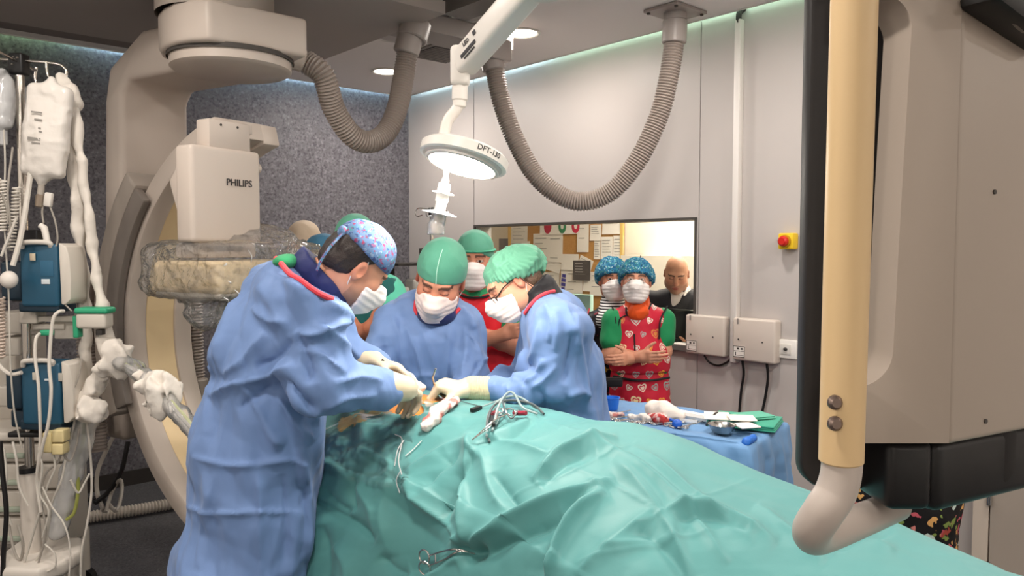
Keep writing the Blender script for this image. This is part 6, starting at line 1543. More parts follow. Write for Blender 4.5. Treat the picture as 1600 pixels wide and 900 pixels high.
sk = SDF(); ax = unit(sh[1] - sh[0]); sk.u(s_flat(pel + UZ * .06, np.array([pel[0], pel[1], .5]), .165, .125, .19, .145, ax), .02); sk.cut(s_plane([0, 0, .55], [0, 0, -1]), .01); sk.cut(s_plane([0, 0, .945], [0, 0, 1]), .01)
skv = garment(sk, pel - np.array([.3, .3, .5]), pel + np.array([.3, .3, .2]), .009, (), (.004, 8), (.001, 24)); mk('apron_skirt', skv, M_heart, parent=r, angle=None, label='heart-printed skirt of the apron')
edging(ap, [(957, 480), (962, 500), (963, 530), (962, 560)], .005); edging(ap, [(978, 480), (980, 492), (995, 495), (1012, 484), (1018, 474)], .005); edging(ap, [(980, 492), (968, 500), (966, 530), (968, 556)], .004); edging(ap, [(1043, 478), (1032, 500), (1030, 530)], .005); edging(ap, [(958, 588), (990, 594), (1020, 594), (1046, 590)], .007); edging(ap, [(991, 522), (992, 540), (992, 552)], .0045)
S = SDF(); S.u(s_cone(P(996, 466, D + .02), P(997, 480, D + .02), .066, .074), .02); S.u(s_ell(P(997, 488, D - .06), (.055, .03, .045)), .03); S.disp(lambda p: (.005 * ridged(p * np.array([22, 22, 9], np.float32), 2)).astype(np.float32)); c = P(997, 478, D)
mk('neck_guard', S.mesh(c - .14, c + .14, .004), cloth_mat('neck_orange', '#e2571f', rough=.6, col2='#d64e1a'), parent=r, angle=None, label='orange neck guard')
mk('belt_pouch', rbox((.10, .05, .05), .012, 3, t=P(958, 597, D - .14)), M_blackc, parent=r)
trousers(r, pel, ax, [-.1, -1, 0], M_red)
# second woman, striped neck scarf, behind
D = 4.48
H = Head(P(957, 437, D), (.05, -.98, -.02), (-.05, 0, 1), .95)
sh = [P(916, 505, D + .03), P(994, 505, D + .05)]; nk = P(958, 470, D + .03); pel = P(958, 610, D + .05)
elb = [P(914, 575, D + .0), P(995, 575, D)]; wr = [P(930, 635, D - .1), P(980, 635, D - .1)]
r = standing('person with black and white striped neck scarf and dark apron, left of the heart-print apron', P(958, 640, D), H, D, sh, nk, pel, [0, -1, 0], '#bf8469', elb, wr, hm_h=.003, hairc='#2c211c', girth=.9)
H.cap('bouffant_cap', M_boufb, r, 'bouf', front=.046, back=-.06, puff=.012, h=.0034, label='blue and green patterned puffy cap'); H.mask(r, M_mask, bulge=.004)
def stripe_mat(name, c1, c2, per):
    m = mat(name, c1, rough=.75); nt = m.node_tree; b = nt.nodes['Principled BSDF']; tc = nt.nodes.new('ShaderNodeTexCoord'); w = nt.nodes.new('ShaderNodeTexWave'); w.bands_direction = 'Z'; w.inputs['Scale'].default_value = 1 / per * .32; w.inputs['Distortion'].default_value = .6; w.inputs['Detail'].default_value = 1
    r_ = nt.nodes.new('ShaderNodeValToRGB'); r_.color_ramp.interpolation = 'CONSTANT'; r_.color_ramp.elements[0].color = lin(c1); r_.color_ramp.elements[1].position = .5; r_.color_ramp.elements[1].color = lin(c2); nt.links.new(tc.outputs['Object'], w.inputs[0]); nt.links.new(w.outputs['Fac'], r_.inputs[0]); nt.links.new(r_.outputs[0], b.inputs['Base Color']); return m
torso_garment(r, 'shirt', M_blackc, sh, nk, pel, .86, (.155, .15, .16), (.09, .10, .11), sleeves=[(sh[0], elb[0]), (sh[1], elb[1])], sr=(.060, .055), neck=.05)
dk = print_mat('dark_print', '#17151a', ['#17151a', '#3a2f30', '#17151a', '#a8842f', '#1c191d', '#7a2230', '#221e20'], 16, .34, rough=.45, distort=.9)
ap = torso_garment(r, 'lead_apron', dk, sh, nk, pel, .55, (.150, .165, .175), (.115, .13, .13), neck=.07, h=.009, label='dark patterned apron'); edging(ap, [(921, 482), (916, 500), (915, 530)], .004, M_redtrim)
S = SDF(); S.u(s_cone(P(958, 462, D + .01), P(957, 486, D), .062, .080), .02); S.u(s_cone(P(957, 486, D - .04), P(945, 500, D - .09), .06, .05), .04); S.disp(lambda p: (.004 * ridged(p * np.array([9, 9, 24], np.float32), 2)).astype(np.float32)); c = P(955, 482, D)
mk('neck_scarf', S.mesh(c - .16, c + .16, .0045), stripe_mat('stripes', '#16151a', '#e9e6e4', .016), parent=r, angle=None, label='black and white striped scarf')
trousers(r, pel, [1, 0, 0], [0, -1, 0], M_blackc)
# bald man in a dark suit in the control room
D = 5.15
H = Head(P(1057, 428, D), (-.22, -.86, -.46), (-.05, -.42, .9), .98, jaw=1.05)
sh = [P(1016, 470, D + .1), P(1100, 470, D + .15)]; nk = P(1062, 446, D + .1); pel = P(1060, 600, D + .2)
elb = [P(1010, 535, D), P(1104, 540, D + .05)]; wr = [P(1030, 545, D - .25), P(1075, 545, D - .22)]
r = standing('bald person in dark suit and open white shirt looking down behind the window', P(1060, 640, D + .15), H, D, sh, nk, pel, [0, -1, 0], '#cf9a7c', elb, wr, eyes='down', hair=False, stub=.35, hm_h=.0032)
M_suit = cloth_mat('suit_dark', '#23242a', rough=.75)
torso_garment(r, 'shirt', cloth_mat('shirt_white', '#f1ece6', rough=.7), sh, nk, pel, .85, (.15, .15, .16), (.10, .115, .12), neck=.056)
S = SDF(); c0 = (sh[0] + sh[1]) / 2; ax = unit(sh[1] - sh[0]); mid = (c0 + pel) / 2
S.u(s_flat(c0 - UZ * .02, mid, .165, .115, .19, .13, ax), .03); S.u(s_cone(sh[0], sh[1], .068, .068), .06); S.u(s_flat(mid, pel, .19, .13, .19, .135, ax), .04)
for k in (0, 1): S.u(s_cone(sh[k], elb[k], .066, .058), .03); S.u(s_cone(elb[k], elb[k] + (wr[k] - elb[k]) * .85, .056, .046), .03)
S.sub(s_flat(P(1062, 444, D - .02), P(1050, 500, D - .14), .060, .12, .016, .10, [1, 0, 0]), .008); S.cut(s_plane([0, 0, .8], [0, 0, -1]), .01)
lo = np.minimum(sh[0], wr[0]) - .25; hi = np.maximum(sh[1], nk) + .2; lo[2] = .76
sj = mk('suit_jacket', garment(S, lo, hi, .008, (), (.003, 7), (.001, 20)), M_suit, parent=r, angle=None, label='dark suit jacket')
g = Geo()
for q in (-1, 1): mk('shirt_collar', tube(np.array([nk + np.array([q * .055, .02, .0]), nk + np.array([q * .05, -.05, -.015]), nk + np.array([q * .012, -.085, -.065])]), [.008, .014, .006], 8, flat=.4), mat('shirt_white', '#f1ece6'), parent=r)
trousers(r, pel, ax, [0, -1, 0], M_suit, shoe='#1a1a1a')
# person in dark floral clothes behind the monitor
D = 2.32
H = Head(P(1416, 410, D), (-.6, .75, 0), (0, 0, 1), .97)
sh = [P(1370, 500, D), P(1452, 505, D + .12)]; nk = P(1416, 465, D); pel = P(1412, 770, D); elb = [sh[0] - UZ * .28, sh[1] - UZ * .28]; wr = [elb[0] + np.array([.02, .18, -.08]), elb[1] + np.array([-.1, .16, -.08])]
r = standing('person in black floral-print clothes standing behind the foreground monitor', P(1440, 800, D), H, D, sh, nk, pel, [-.6, .75, 0], '#c58d72', elb, wr, hands=True)
M_floral = print_mat('floral_print', '#141214', ['#b9535f', '#141214', '#c97a74', '#b9c6c0', '#141214', '#a8483c', '#7d8f4a', '#c8975c', '#141214'], 30, .46, distort=.9)
H.cap('bouffant_cap', M_boufb, r, 'bouf', front=.05, back=-.05, puff=.006, h=.0045)
torso_garment(r, 'floral_tunic', M_floral, sh, nk, pel, .5, (.165, .155, .17), (.105, .115, .14), sleeves=[(sh[0], elb[0]), (sh[1], elb[1])], sr=(.062, .064), neck=.05, label='black tunic with red and white flowers')
trousers(r, pel, unit([.75, .6, 0]), [-.6, .75, 0], M_blackc)

# ================================================================== CONTROL ROOM BEHIND THE GLASS
AB = AC - .02
def on_cork(px, py, off=.0): return hit(px, py, RX, AB - off)
def bz(px, py): p = on_cork(px, py); return p @ RY, p[2]
b1, z1_ = bz(796, 340); b0, _ = bz(976, 350); z0_ = bz(880, 505)[1]; z1c = 2.02
e = empty('cork_board', room(AB, (b0 + b1) / 2, (z0_ + z1c) / 2), 'cork notice board with pale wooden frame covered in papers, behind the window', 'notice board')
mk('cork_panel', rslab(AB - .012, AB, b0, b1, z0_, z1c), mat('cork', '#c99a5c', rough=.9, mottle=(60, '#b98648', .8)), parent=e, smooth=False)
M_frame = mat('board_frame', '#e3bd6e', rough=.5)
for (x0, x1, y0, y1) in ((b1 - .045, b1, z0_, z1c), (b0, b0 + .035, z0_, z1c), (b0, b1, z1c - .03, z1c), (b0, b1, z0_, z0_ + .03)): mk('frame_bar', rslab(AB - .022, AB, x0, x1, y0, y1), M_frame, parent=e, smooth=False)
M_ink = mat('print_grey', '#7d7a78', rough=.7)
def note(x0, x1, y0, y1, label, col='#f2eee6', tilt=0.0, lines=5, dep=1, ink=None, name='paper_sheet', cat='paper', extra=None, group=None):
    pb = [bz(x, (y0 + y1) / 2)[0] for x in (x0, x1)]; pz = [bz((x0 + x1) / 2, y)[1] for y in (y0, y1)]
    bm, zm = sum(pb) / 2, sum(pz) / 2; w, h = abs(pb[0] - pb[1]), abs(pz[0] - pz[1]); R_ = np.stack([-RY * math.cos(tilt) + UZ * math.sin(tilt), RY * math.sin(tilt) + UZ * math.cos(tilt), -RX], 1); c = room(AB - .012 - .0025 * dep, bm, zm)
    nx_ = 7; yy, xx = np.meshgrid(np.linspace(-.5, .5, nx_), np.linspace(-.5, .5, nx_), indexing='ij'); bend = .004 * (np.abs(yy - .5) ** 2) * (1 + .6 * rng.random())
    pos = c + (xx[..., None] * w) * R_[:, 0] + (yy[..., None] * h) * R_[:, 1] + (bend[..., None]) * R_[:, 2]
    o = mk(name, sheet(pos, .0012), mat('paper' + col, col, rough=.7)); tag(o, label, cat, group)
    def strip(u0, u1, v0, v1, m, d=.0012): return rbox((abs(u1 - u0) * w, abs(v1 - v0) * h, .001), 0, R=R_, t=c + R_[:, 0] * (u0 + u1) / 2 * w + R_[:, 1] * (v0 + v1) / 2 * h + R_[:, 2] * (.0032 + d * .5))
    if lines:
        g = Geo()
        for k in range(lines):
            v = .34 - k * .68 / max(lines - 1, 1); g += strip(-.38, -.38 + .76 * rng.uniform(.55, 1), v - .012, v + .012, None)
        mk('printed_lines', g, mat('ink' + (ink or 'g'), ink or '#9c9a98', rough=.7), parent=o, smooth=False, kind='stuff')
    for (u0, u1, v0, v1, colr) in (extra or []): mk('printed_block', Geo().add(*strip(u0, u1, v0, v1, None, 2)), mat('block' + colr, colr, rough=.6), parent=o, smooth=False)
    return o, c, R_, w, h
note(800, 826, 352, 384, 'white paper at the top left corner of the cork board'); note(798, 830, 377, 398, 'white sheet with grey header under the top left paper', extra=[(-.4, .4, .3, .42, '#8f8b88')], dep=2, lines=4)
note(835, 859, 365, 411, 'tall printed sheet in the left middle of the cork board'); note(859, 881, 366, 410, 'tall nearly blank sheet right of the printed one', lines=2)
o, c, R_, w, h = note(846, 910, 330, 366, 'white banner with red and green rings at the top of the cork board', lines=0, dep=2, name='ring_banner', cat='poster')
for u, col, fill in ((-.30, '#b8324a', True), (.06, '#3f8a5f', False), (.38, '#cf3350', False)):
    cc_ = c + R_[:, 0] * u * w + R_[:, 1] * -.16 * h + R_[:, 2] * .005; ro = .052
    prof = [(0, 0), (ro, 0), (ro, .001), (0, .001)] if fill else [(ro * .42, 0), (ro, 0), (ro, .001), (ro * .42, .001), (ro * .42, 0)]
    v, f = lathe(prof, 28); v = v * np.array([1, 1.35, 1]); mk('ring', xf((v, f), R_, cc_), mat('ring' + col, col, rough=.6), parent=o)
note(904, 922, 350, 394, 'sheet with a grey photograph in its lower half', extra=[(-.4, .4, -.45, -.05, '#77726e')], lines=3, dep=2); note(924, 941, 351, 376, 'small chart sheet at the top, right of the photograph sheet', lines=6, ink='#6f6c6a'); note(943, 975, 346, 366, 'wide white sheet at the top right corner of the cork board', lines=2)
note(930, 940, 376, 405, 'narrow printed slip under the chart sheet', lines=7, ink='#6f6c6a'); note(941, 959, 370, 404, 'printed sheet left of the right-hand frame bar', lines=6); note(960, 976, 368, 404, 'printed sheet touching the right-hand frame bar', lines=6)
note(879, 906, 397, 422, 'sheet with a blue and yellow picture', extra=[(-.42, .42, -.36, .36, '#2f62a8'), (-.3, .2, -.28, -.12, '#c9b14a'), (-.35, .35, .05, .14, '#7fb0d8')], lines=0, dep=2)
note(853, 878, 408, 424, 'tilted small white note under the tall sheets', tilt=-.2, lines=2); note(905, 926, 402, 430, 'white sheet tucked behind the dark poster', tilt=-.35, lines=2)
note(898, 925, 407, 438, 'dark grey poster with pale lettering right of the blue picture', col='#57524f', ink='#d8d4cf', lines=6, dep=4, name='poster', cat='poster', extra=[(.30, .42, -.42, -.26, '#d8d4cf'), (-.1, .3, -.34, -.24, '#d8d4cf')])
o, c, R_, w, h = note(878, 889, 424, 458, 'white slip with a purple striped oval', lines=0, dep=4, tilt=-.1)
for k in range(4): mk('oval_band', Geo().add(*rbox((.062 * (1 - .16 * abs(k - 1.5)), .032, .001), 0, R=R_, t=c + R_[:, 1] * (.065 - k * .043) + R_[:, 2] * .006)), mat('oval_purple', '#5650a8', rough=.6), parent=o)
note(843, 876, 425, 456, 'large white sheet low on the left of the cork board', lines=6); note(878, 912, 422, 458, 'white sheet with a tick mark under the dark poster', lines=3, dep=1); note(913, 925, 438, 455, 'small white note under the dark poster', lines=2); note(924, 946, 425, 462, 'white sheet beside the striped-scarf person\'s cap', lines=4)
# desk, screens and shelf in the control room
zd = 1.02
e = empty('control_desk', room(XW + .55, 3.3, 0), 'control desk behind the window, mostly hidden', 'desk')
mk('desk_top', rslab(XW + .2, XW + .75, 2.2, 5.2, zd - .03, zd), M_white, parent=e, smooth=False)
for b in (2.3, 5.1): mk('desk_leg', rslab(XW + .25, XW + .7, b - .02, b + .02, 0, zd - .03), M_white, parent=e, smooth=False)
def screen(px0, px1, py0, a, label, m, hgt, pxm):
    nA = a; pL, pR = hit(px0, py0, RX, a), hit(px1, py0, RX, a); bb = (pL @ RY + pR @ RY) / 2; w = abs(pL @ RY - pR @ RY); zt_ = pL[2]
    e = empty('monitor', room(a, bb, zd), label, 'monitor')
    mk('screen_back', rbox((.04, w, hgt), .008, R=ROOMR, t=room(a, bb, zt_ - hgt / 2)), m, parent=e); mk('foot', rbox((.16, .20, .012), .004, R=ROOMR, t=room(a + .02, bb, zd + .006)), m, parent=e); mk('stem', rbox((.03, .05, max(zt_ - hgt - zd + .06, .03)), .004, R=ROOMR, t=room(a + .03, bb, zd + max(zt_ - hgt - zd + .06, .03) / 2)), m, parent=e); return e
screen(1047, 1100, 482, XW + .34, 'black monitor seen from behind at the right end of the window', mat('monitor_dark', '#1f2622', rough=.3), .30, 0)
screen(880, 925, 458, XW + .36, 'pale green-grey monitor behind the right surgeon\'s shoulder', mat('monitor_pale', '#a9cdc0', rough=.45), .30, 0)
mk_ = on_right(1066, 527, -.05)
o = mk('paper_sheet', rbox((.09, .16, .006), .002, R=ROOMR, t=room(XW + .03, wb(1066, 527), z_sill + .004)), M_paper); tag(o, 'white papers lying on the window sill', 'paper')
e = mk('wall_cabinet', rslab(AC - .32, AC, bz(1100, 430)[0] - .3, bz(1004, 430)[0], bz(1040, 452)[1], bz(1040, 408)[1] + .05), mat('cab_white', '#e9e2d4', rough=.5), smooth=False, angle=None); tag(e, 'white wall cabinet behind the bald person', 'cabinet')
mk('door_gap', rslab(AC - .323, AC - .32, bz(1035, 430)[0] - .003, bz(1035, 430)[0] + .003, bz(1040, 452)[1], bz(1040, 408)[1] + .05), M_seam, parent=e, smooth=False)
la = bpy.data.lights.new('control_room_lamp', 'AREA'); la.shape = 'RECTANGLE'; la.size = .6; la.size_y = 1.6; la.energy = 56; la.color = (1, .94, .82)
lo_ = bpy.data.objects.new('control_room_lamp', la); COL.objects.link(lo_); pl_ = room(XW + 1.05, 3.2, 2.62); lo_.location = Vector(pl_.tolist()); lo_.rotation_euler = (0, 0, math.atan2(RX[1], RX[0]))
e = tag(mk('ceiling_panel', rslab(XW + .75, XW + 1.35, 2.4, 4.0, 2.635, 2.65), mat('panel_glow', '#ffffff', emit='#fff3de', estr=6), smooth=False), 'bright ceiling light panel of the control room, above the window view', 'ceiling light')

# ================================================================== BACK CORNER: shelf with supplies, second drip stand
c = on_z(640, 690, 0); shb = room(XW - .62, YW - .28, 0)
pS = P(634, 450, 5.9)
e = empty('supply_rack', [pS[0], pS[1], 0], 'dark rack with white packs between the two gowned surgeons', 'rack')
for px in (612, 660):
    q = P(px, 450, 5.9); mk('upright', Geo().add(*rbox((.035, .035, 1.62), .004, R=ROOMR, t=[q[0], q[1], .81])), M_dark, parent=e)
for zz in (1.50, 1.27, 1.02, .5): mk('shelf_board', rbox((.36, .34, .02), .003, R=ROOMR, t=[pS[0], pS[1], zz]), M_dark, parent=e)
for (px, py, sx, sz, m, lb) in ((627, 425, .09, .05, '#e4e0da', 'white rolled pack on the upper board of the dark rack, left'), (645, 424, .07, .11, '#b9b6b0', 'grey box on the upper board of the dark rack'), (632, 478, .08, .07, '#cfd6d6', 'pale pack on the lower board of the dark rack, left'), (648, 482, .05, .09, '#8d8f92', 'grey bottle-shaped pack on the lower board of the dark rack')):
    p = P(px, py, 5.8); zz = 1.51 if py < 450 else 1.28; zz = 1.28 if py < 450 else 1.03; o = mk('supply_pack', rbox((sx, .12, sz), .02, 3, R=ROOMR, t=[p[0], p[1], zz + sz / 2]), mat('pack' + m, m, rough=.5)); tag(o, lb, 'pack')
def drip_stand(px, py, D, label, hooks, htop=None, r=.011):
    p = P(px, py, D); e = empty('drip_stand', [p[0], p[1], 0], label, 'drip stand'); b = np.array([p[0], p[1], 0])
    mk('pole', cyl(b + UZ * .08, p, r, 16), M_steel, parent=e); mk('hook_hub', cyl(p - UZ * .03, p + UZ * .03, .02, 16, bev=.004), M_black, parent=e)
    for k in range(5):
        t = k / 5 * 2 * math.pi; mk('foot', Geo().add(*tube(np.array([b + UZ * .10, b + np.array([math.cos(t) * .16, math.sin(t) * .16, .075]), b + np.array([math.cos(t) * .28, math.sin(t) * .28, .06])]), .014, 8)), M_steel, parent=e); mk('castor', ball(b + np.array([math.cos(t) * .28, math.sin(t) * .28, .03]), .03, 12), M_black, parent=e)
    for pts in hooks: mk('hook', tube(catmull(np.array([P(x, y, D + d) for x, y, d in pts]), 6), .004, 8), M_steel, parent=e)
    return e
drip_stand(674, 331, 5.3, 'thin drip stand with wire hooks near the room corner, behind the lamp handle', [[(674, 328, 0), (655, 325, 0), (649, 332, 0), (652, 338, 0), (660, 336, 0)], [(674, 326, 0), (666, 332, -.05), (668, 338, -.08), (674, 337, -.08)], [(674, 328, 0), (695, 328, 0), (701, 334, 0), (698, 338, 0)]])

# beige cabinet against the right wall at the lower right corner
pc0 = P(1500, 800, 2.98); cb = pc0 @ RY; ca_ = XW - .40
e = empty('base_cabinet', room(ca_, cb - .45, 0), 'beige cabinet with steel hinges at the lower right corner, behind the floral-print person', 'cabinet')
mk('cabinet_body', rslab(ca_ + .022, XW - .002, cb - 1.2, cb, .06, 1.05), mat('cabinet_beige', '#c4b6a8', rough=.45), parent=e, smooth=False)
b_d = on_z(1546, 800, .5)
tq = hit(1546, 800, RX, ca_); bs_ = tq @ RY
for k, (y0, y1, m) in enumerate(((bs_ + .003, cb - .005, '#c4b6a8'), (bs_ - .55, bs_ - .003, '#a2968b'))):
    d = mk('cabinet_door', rslab(ca_, ca_ + .02, y0, y1, .08, 1.04), mat('cab_door' + m, m, rough=.45), parent=e, smooth=False, label=None if k == 0 else 'darker cabinet door')
    for z in (.35, .62): mk('hinge', cyl(room(ca_ - .006, (y0 if k == 0 else y1), z - .02), room(ca_ - .006, (y0 if k == 0 else y1), z + .02), .007, 10), M_steel, parent=d)
mk('plinth', rslab(ca_ + .03, XW - .002, cb - 1.2, cb, 0, .06), M_dark, parent=e, smooth=False)
# ================================================================== DRIP STAND, PUMPS AND ANAESTHESIA TROLLEY AT THE LEFT
DL_ = 3.1
def Q(px, py, d=0.0): return P(px, py, DL_ + d)
def qbox(x0, x1, y0, y1, d, thick, bev=.006, rz=0.0, seg=3):
    c = (Q(x0, y0, d) + Q(x1, y1, d)) / 2; w = abs(Q(x1, y0, d)[0] - Q(x0, y0, d)[0]); h = abs(Q(x0, y0, d)[2] - Q(x0, y1, d)[2])
    return rbox((w, thick, h), bev, seg, R=np.array(Matrix.Rotation(rz, 3, 'Z')), t=c + np.array([0, thick / 2, 0]))
M_chrome = mat('chrome', '#cfc8c0', rough=.18, metal=1.0); M_tub = mat('tube_white', '#d9d2c8', rough=.4); M_cart = mat('cart_beige', '#c9c1b6', rough=.45); M_pump = mat('pump_blue', '#24526b', rough=.4); M_pumpd = mat('pump_dark', '#172d3c', rough=.45)
bp = Q(44, 900)
e = empty('drip_stand', [bp[0], bp[1], 0], 'tall chrome drip stand with white base column carrying bags and two blue pumps', 'drip stand')
mk('pole', cyl(Q(47, 738), Q(30, 100), .0175, 24), M_chrome, parent=e)
mk('column', cyl(Q(52, 905), Q(44, 732), .036, 28, r2=.034, bev=.004), mat('column_white', '#d2c9bf', rough=.4), parent=e)
mk('column_collar', cyl(Q(44, 737), Q(43.6, 729), .040, 24), M_black, parent=e)
zb = Q(50, 872)[2]
mk('base', Geo().add(*prism([(-.10, -.16), (.13, -.18), (.185, -.10), (.19, .02), (.12, .16), (-.14, .16)], zb - .035, zb + .03, t=[Q(52, 880)[0], DL_, 0], bev=.02, seg=3)), mat('base_white', '#d8d0c6', rough=.4), parent=e)
for dx, dy in ((.12, -.08), (-.08, -.10), (.08, .12), (-.1, .1)):
    x, y = Q(52, 880)[0] + dx, DL_ + dy; mk('base_leg', cyl([x, y, .09], [x, y, zb - .03], .02, 14), M_cart, parent=e); mk('castor', ball([x, y, .05], (.03, .05, .05), 16), M_black, parent=e)
mk('hub', rbox((.058, .058, .085), .01, 3, t=Q(30, 101)), M_black, parent=e)
for k, (x, y) in enumerate(((21, 89), (27, 90), (19, 100))): mk('hub_screw', ball(Q(x, y, -.03), .005, 8), M_chrome, parent=e)
for pts in ([(30, 95, 0), (55, 96, 0), (76, 98, 0), (94, 101, 0), (103, 109, 0), (103, 118, 0), (96, 124, 0)], [(73, 96, 0), (73, 108, 0), (76, 119, 0), (84, 124, 0)], [(30, 95, 0), (10, 93, 0), (-12, 92, 0)], [(30, 98, .03), (45, 105, .12), (56, 110, .2)], [(57, 105, .2), (55, 122, .2), (58, 132, .2)], [(30, 98, 0), (12, 88, -.1), (-6, 78, -.2)]):
    mk('hook_arm', tube(catmull(np.array([Q(*p) for p in pts]), 6), .0058, 10), M_chrome, parent=e)
for (x, y, w, h) in ((36, 372, 44, 26), (38, 464, 56, 14), (40, 496, 34, 20), (40, 680, 70, 8)):
    m = M_black if h != 20 else M_cart; mk('clamp', Geo().add(*qbox(x - w / 2 + 6, x + w / 2, y - h / 2, y + h / 2, -.03, .07)), m, parent=e)
# bags
M_bagw = mat('bag_white', '#dcd5cd', rough=.3, spec=.6, bump=(14, .5, .01)); M_bagc = film('bag_clear', .5, .15, (20, .5, .01))
def drip_bag(x, y, w, h, d, label, m, lean=0.0, print_=True):
    c = Q(x, y, d); s_ = (DL_ + d) / F; W, H_ = w * s_ / 2, h * s_ / 2; ax = unit([math.sin(lean), 0, math.cos(lean)]); R_ = np.stack([np.cross([0, 1, 0], ax), [0, 1, 0], ax], 1)
    S = SDF(); S.u(s_box(c, (W, .030, H_), .026, R_), .02); S.u(s_ell(c - ax * H_ * .15, (W * .92, .052, H_ * .8), R_), .03); S.u(s_cone(c + ax * H_ * .9, c + ax * H_ * 1.12, .02, .012), .03); S.u(s_cone(c - ax * H_ * .9, c - ax * H_ * 1.12, .024, .014), .03)
    S.disp(lambda p: (.0035 * ridged(p * 17, 2)).astype(np.float32)); e = empty('drip_bag', c - ax * H_, label, 'drip bag'); r_ = max(W, H_) * 1.2 + .04
    b = mk('bag', S.mesh(c - r_, c + r_, .005), m, parent=e, angle=None)
    if print_:
        for k, (v, ww) in enumerate(((.35, .5), (.2, .35), (-.05, .25), (-.22, .6), (-.3, .4), (.02, .12))): mk('printed_line', rbox((W * ww, .001, .006 if k != 3 else .012), 0, R=R_, t=c + ax * H_ * v + R_[:, 0] * W * (-.15 + .1 * (k % 3)) + np.array([0, -.0535, 0])), mat('bag_print', '#8c8781', rough=.6), parent=b, smooth=False)
    return e, c, ax, W, H_
e1, c, ax, W, H_ = drip_bag(73, 205, 66, 142, -.10, 'large plump white infusion bag hanging on the drip stand', M_bagw, .13)
pb_ = c - ax * H_ * 1.1
mk('port', cyl(pb_, pb_ - ax * .05, .012, 14), mat('port_grey', '#a89f95', rough=.4), parent=e1); mk('drip_chamber', cyl(pb_ - ax * .05, pb_ - ax * .10, .016, 16, bev=.004), mat('brass_grey', '#8e7f70', rough=.3, metal=.4), parent=e1)
e2, c, ax, W, H_ = drip_bag(54, 157, 26, 40, .2, 'small clear infusion bag hanging behind the large white bag', M_bagc, 0, False)
mk('loop', tube(catmull(np.array([Q(50, 138, .2), Q(54, 131, .2), Q(59, 138, .2)]), 6), .003, 6), M_chrome, parent=e2)
e3, c, ax, W, H_ = drip_bag(3, 158, 32, 80, -.05, 'clear infusion bag at the left edge of the picture', M_bagc, .05, False)
mk('drip_chamber', cyl(Q(4, 198, -.05), Q(5, 228, -.05), .018, 16, bev=.005), film('chamber', .4, .1), parent=e3)
# white wrapping hanging from the hook and knotted round the cables
M_wrap = cloth_mat('wrap_cloth', '#ded6cc', rough=.75, bump=(60, .5, .004))
def wrapgeo(pts, rads, amp=.006, fr=16, h=.0065):
    S = SDF(); pts = [np.asarray(p) for p in pts]
    for a, b, r1, r2 in zip(pts[:-1], pts[1:], rads[:-1], rads[1:]): S.u(s_cone(a, b, r1, r2), .02)
    S.disp(lambda p: (amp * .6 * ridged(p * np.array([fr, fr, fr * .55], np.float32), 2) + amp * 1.1 * paper(p * np.array([1, 1, .6]), fr * .8, 2)).astype(np.float32)); A = np.array(pts); return S.mesh(A.min(0) - max(rads) - .03, A.max(0) + max(rads) + .03, h)
e = empty('cable_wrap', Q(140, 560), 'long white cloth wrapping tied round cables, hanging from the drip stand hook to the knots', 'cloth wrapping')
mk('upper_bunch', wrapgeo([Q(94, 124, -.02), Q(102, 140, -.02), Q(110, 160, -.02), Q(106, 176, -.02)], [.020, .036, .036, .026], .012, 20), M_wrap, parent=e, angle=None)
mk('band', wrapgeo([Q(104, 150), Q(114, 250), Q(124, 360, .02), Q(134, 480, .05), Q(138, 640, .06)], [.022, .020, .020, .021, .022], .008, 14), M_wrap, parent=e, angle=None)
mk('band', wrapgeo([Q(112, 150, -.02), Q(126, 250, -.02), Q(144, 380, -.02), Q(160, 480, -.02), Q(170, 545, -.02)], [.022, .017, .018, .020, .030], .007, 14), M_wrap, parent=e, angle=None)
mk('knot', wrapgeo([Q(164, 535, -.04), Q(178, 552, -.06), Q(186, 570, -.05), Q(170, 575, -.05)], [.026, .046, .040, .034], .016, 20), M_wrap, parent=e, angle=None)
mk('band', wrapgeo([Q(172, 565, -.04), Q(156, 590, -.03), Q(140, 612, -.03), Q(134, 625, -.03)], [.028, .034, .036, .028], .013, 16), M_wrap, parent=e, angle=None)
mk('knot', wrapgeo([Q(118, 632, -.05), Q(134, 640, -.06), Q(150, 642, -.06), Q(158, 645, -.06)], [.028, .044, .038, .014], .015, 20), M_wrap, parent=e, angle=None)
mk('knot', wrapgeo([Q(226, 588, -.2), Q(240, 596, -.24), Q(255, 610, -.26), Q(260, 628, -.26), Q(246, 640, -.26)], [.014, .040, .046, .036, .018], .022, 22), M_wrap, parent=e, angle=None)
for pts in ([(186, 562, -.06), (210, 576, -.14), (232, 596, -.22)], [(256, 620, -.25), (282, 650, -.32), (318, 690, -.42)]):
    mk('clear_sleeve', wrapgeo([Q(*p) for p in pts], [.030] * len(pts), .007, 18), film('sleeve_film', .22, .12, (20, .5, .01)), parent=e, angle=None)
def lcable(pts, r, col, label, group=None, n=8):
    o = mk('cable', tube(catmull(np.array([Q(*p) for p in pts]), n), r, 8), mat('cable_' + col, col, rough=.45)); return tag(o, label, 'cable', group)
WC, GC, BC, YC = '#d6cfc5', '#9d968d', '#191718', '#a8ad5a'
GRP = 'thin pale tubes and cables hanging round the drip stand'; GL = 'thin pale tube tangled round the drip stand and trolley'
for pts in ([(186, 565, -.05), (215, 582, -.14), (250, 612, -.24), (285, 652, -.32), (320, 690, -.42)], [(184, 572, -.05), (225, 596, -.16), (262, 636, -.26), (312, 696, -.40)]): lcable(pts, .008, GC, GL, GRP)
lcable([(182, 562, -.06), (205, 574, -.1), (240, 600, -.2), (280, 640, -.3), (316, 684, -.4)], .006, YC, 'yellow-green cable inside the clear sleeve running behind the left surgeon')
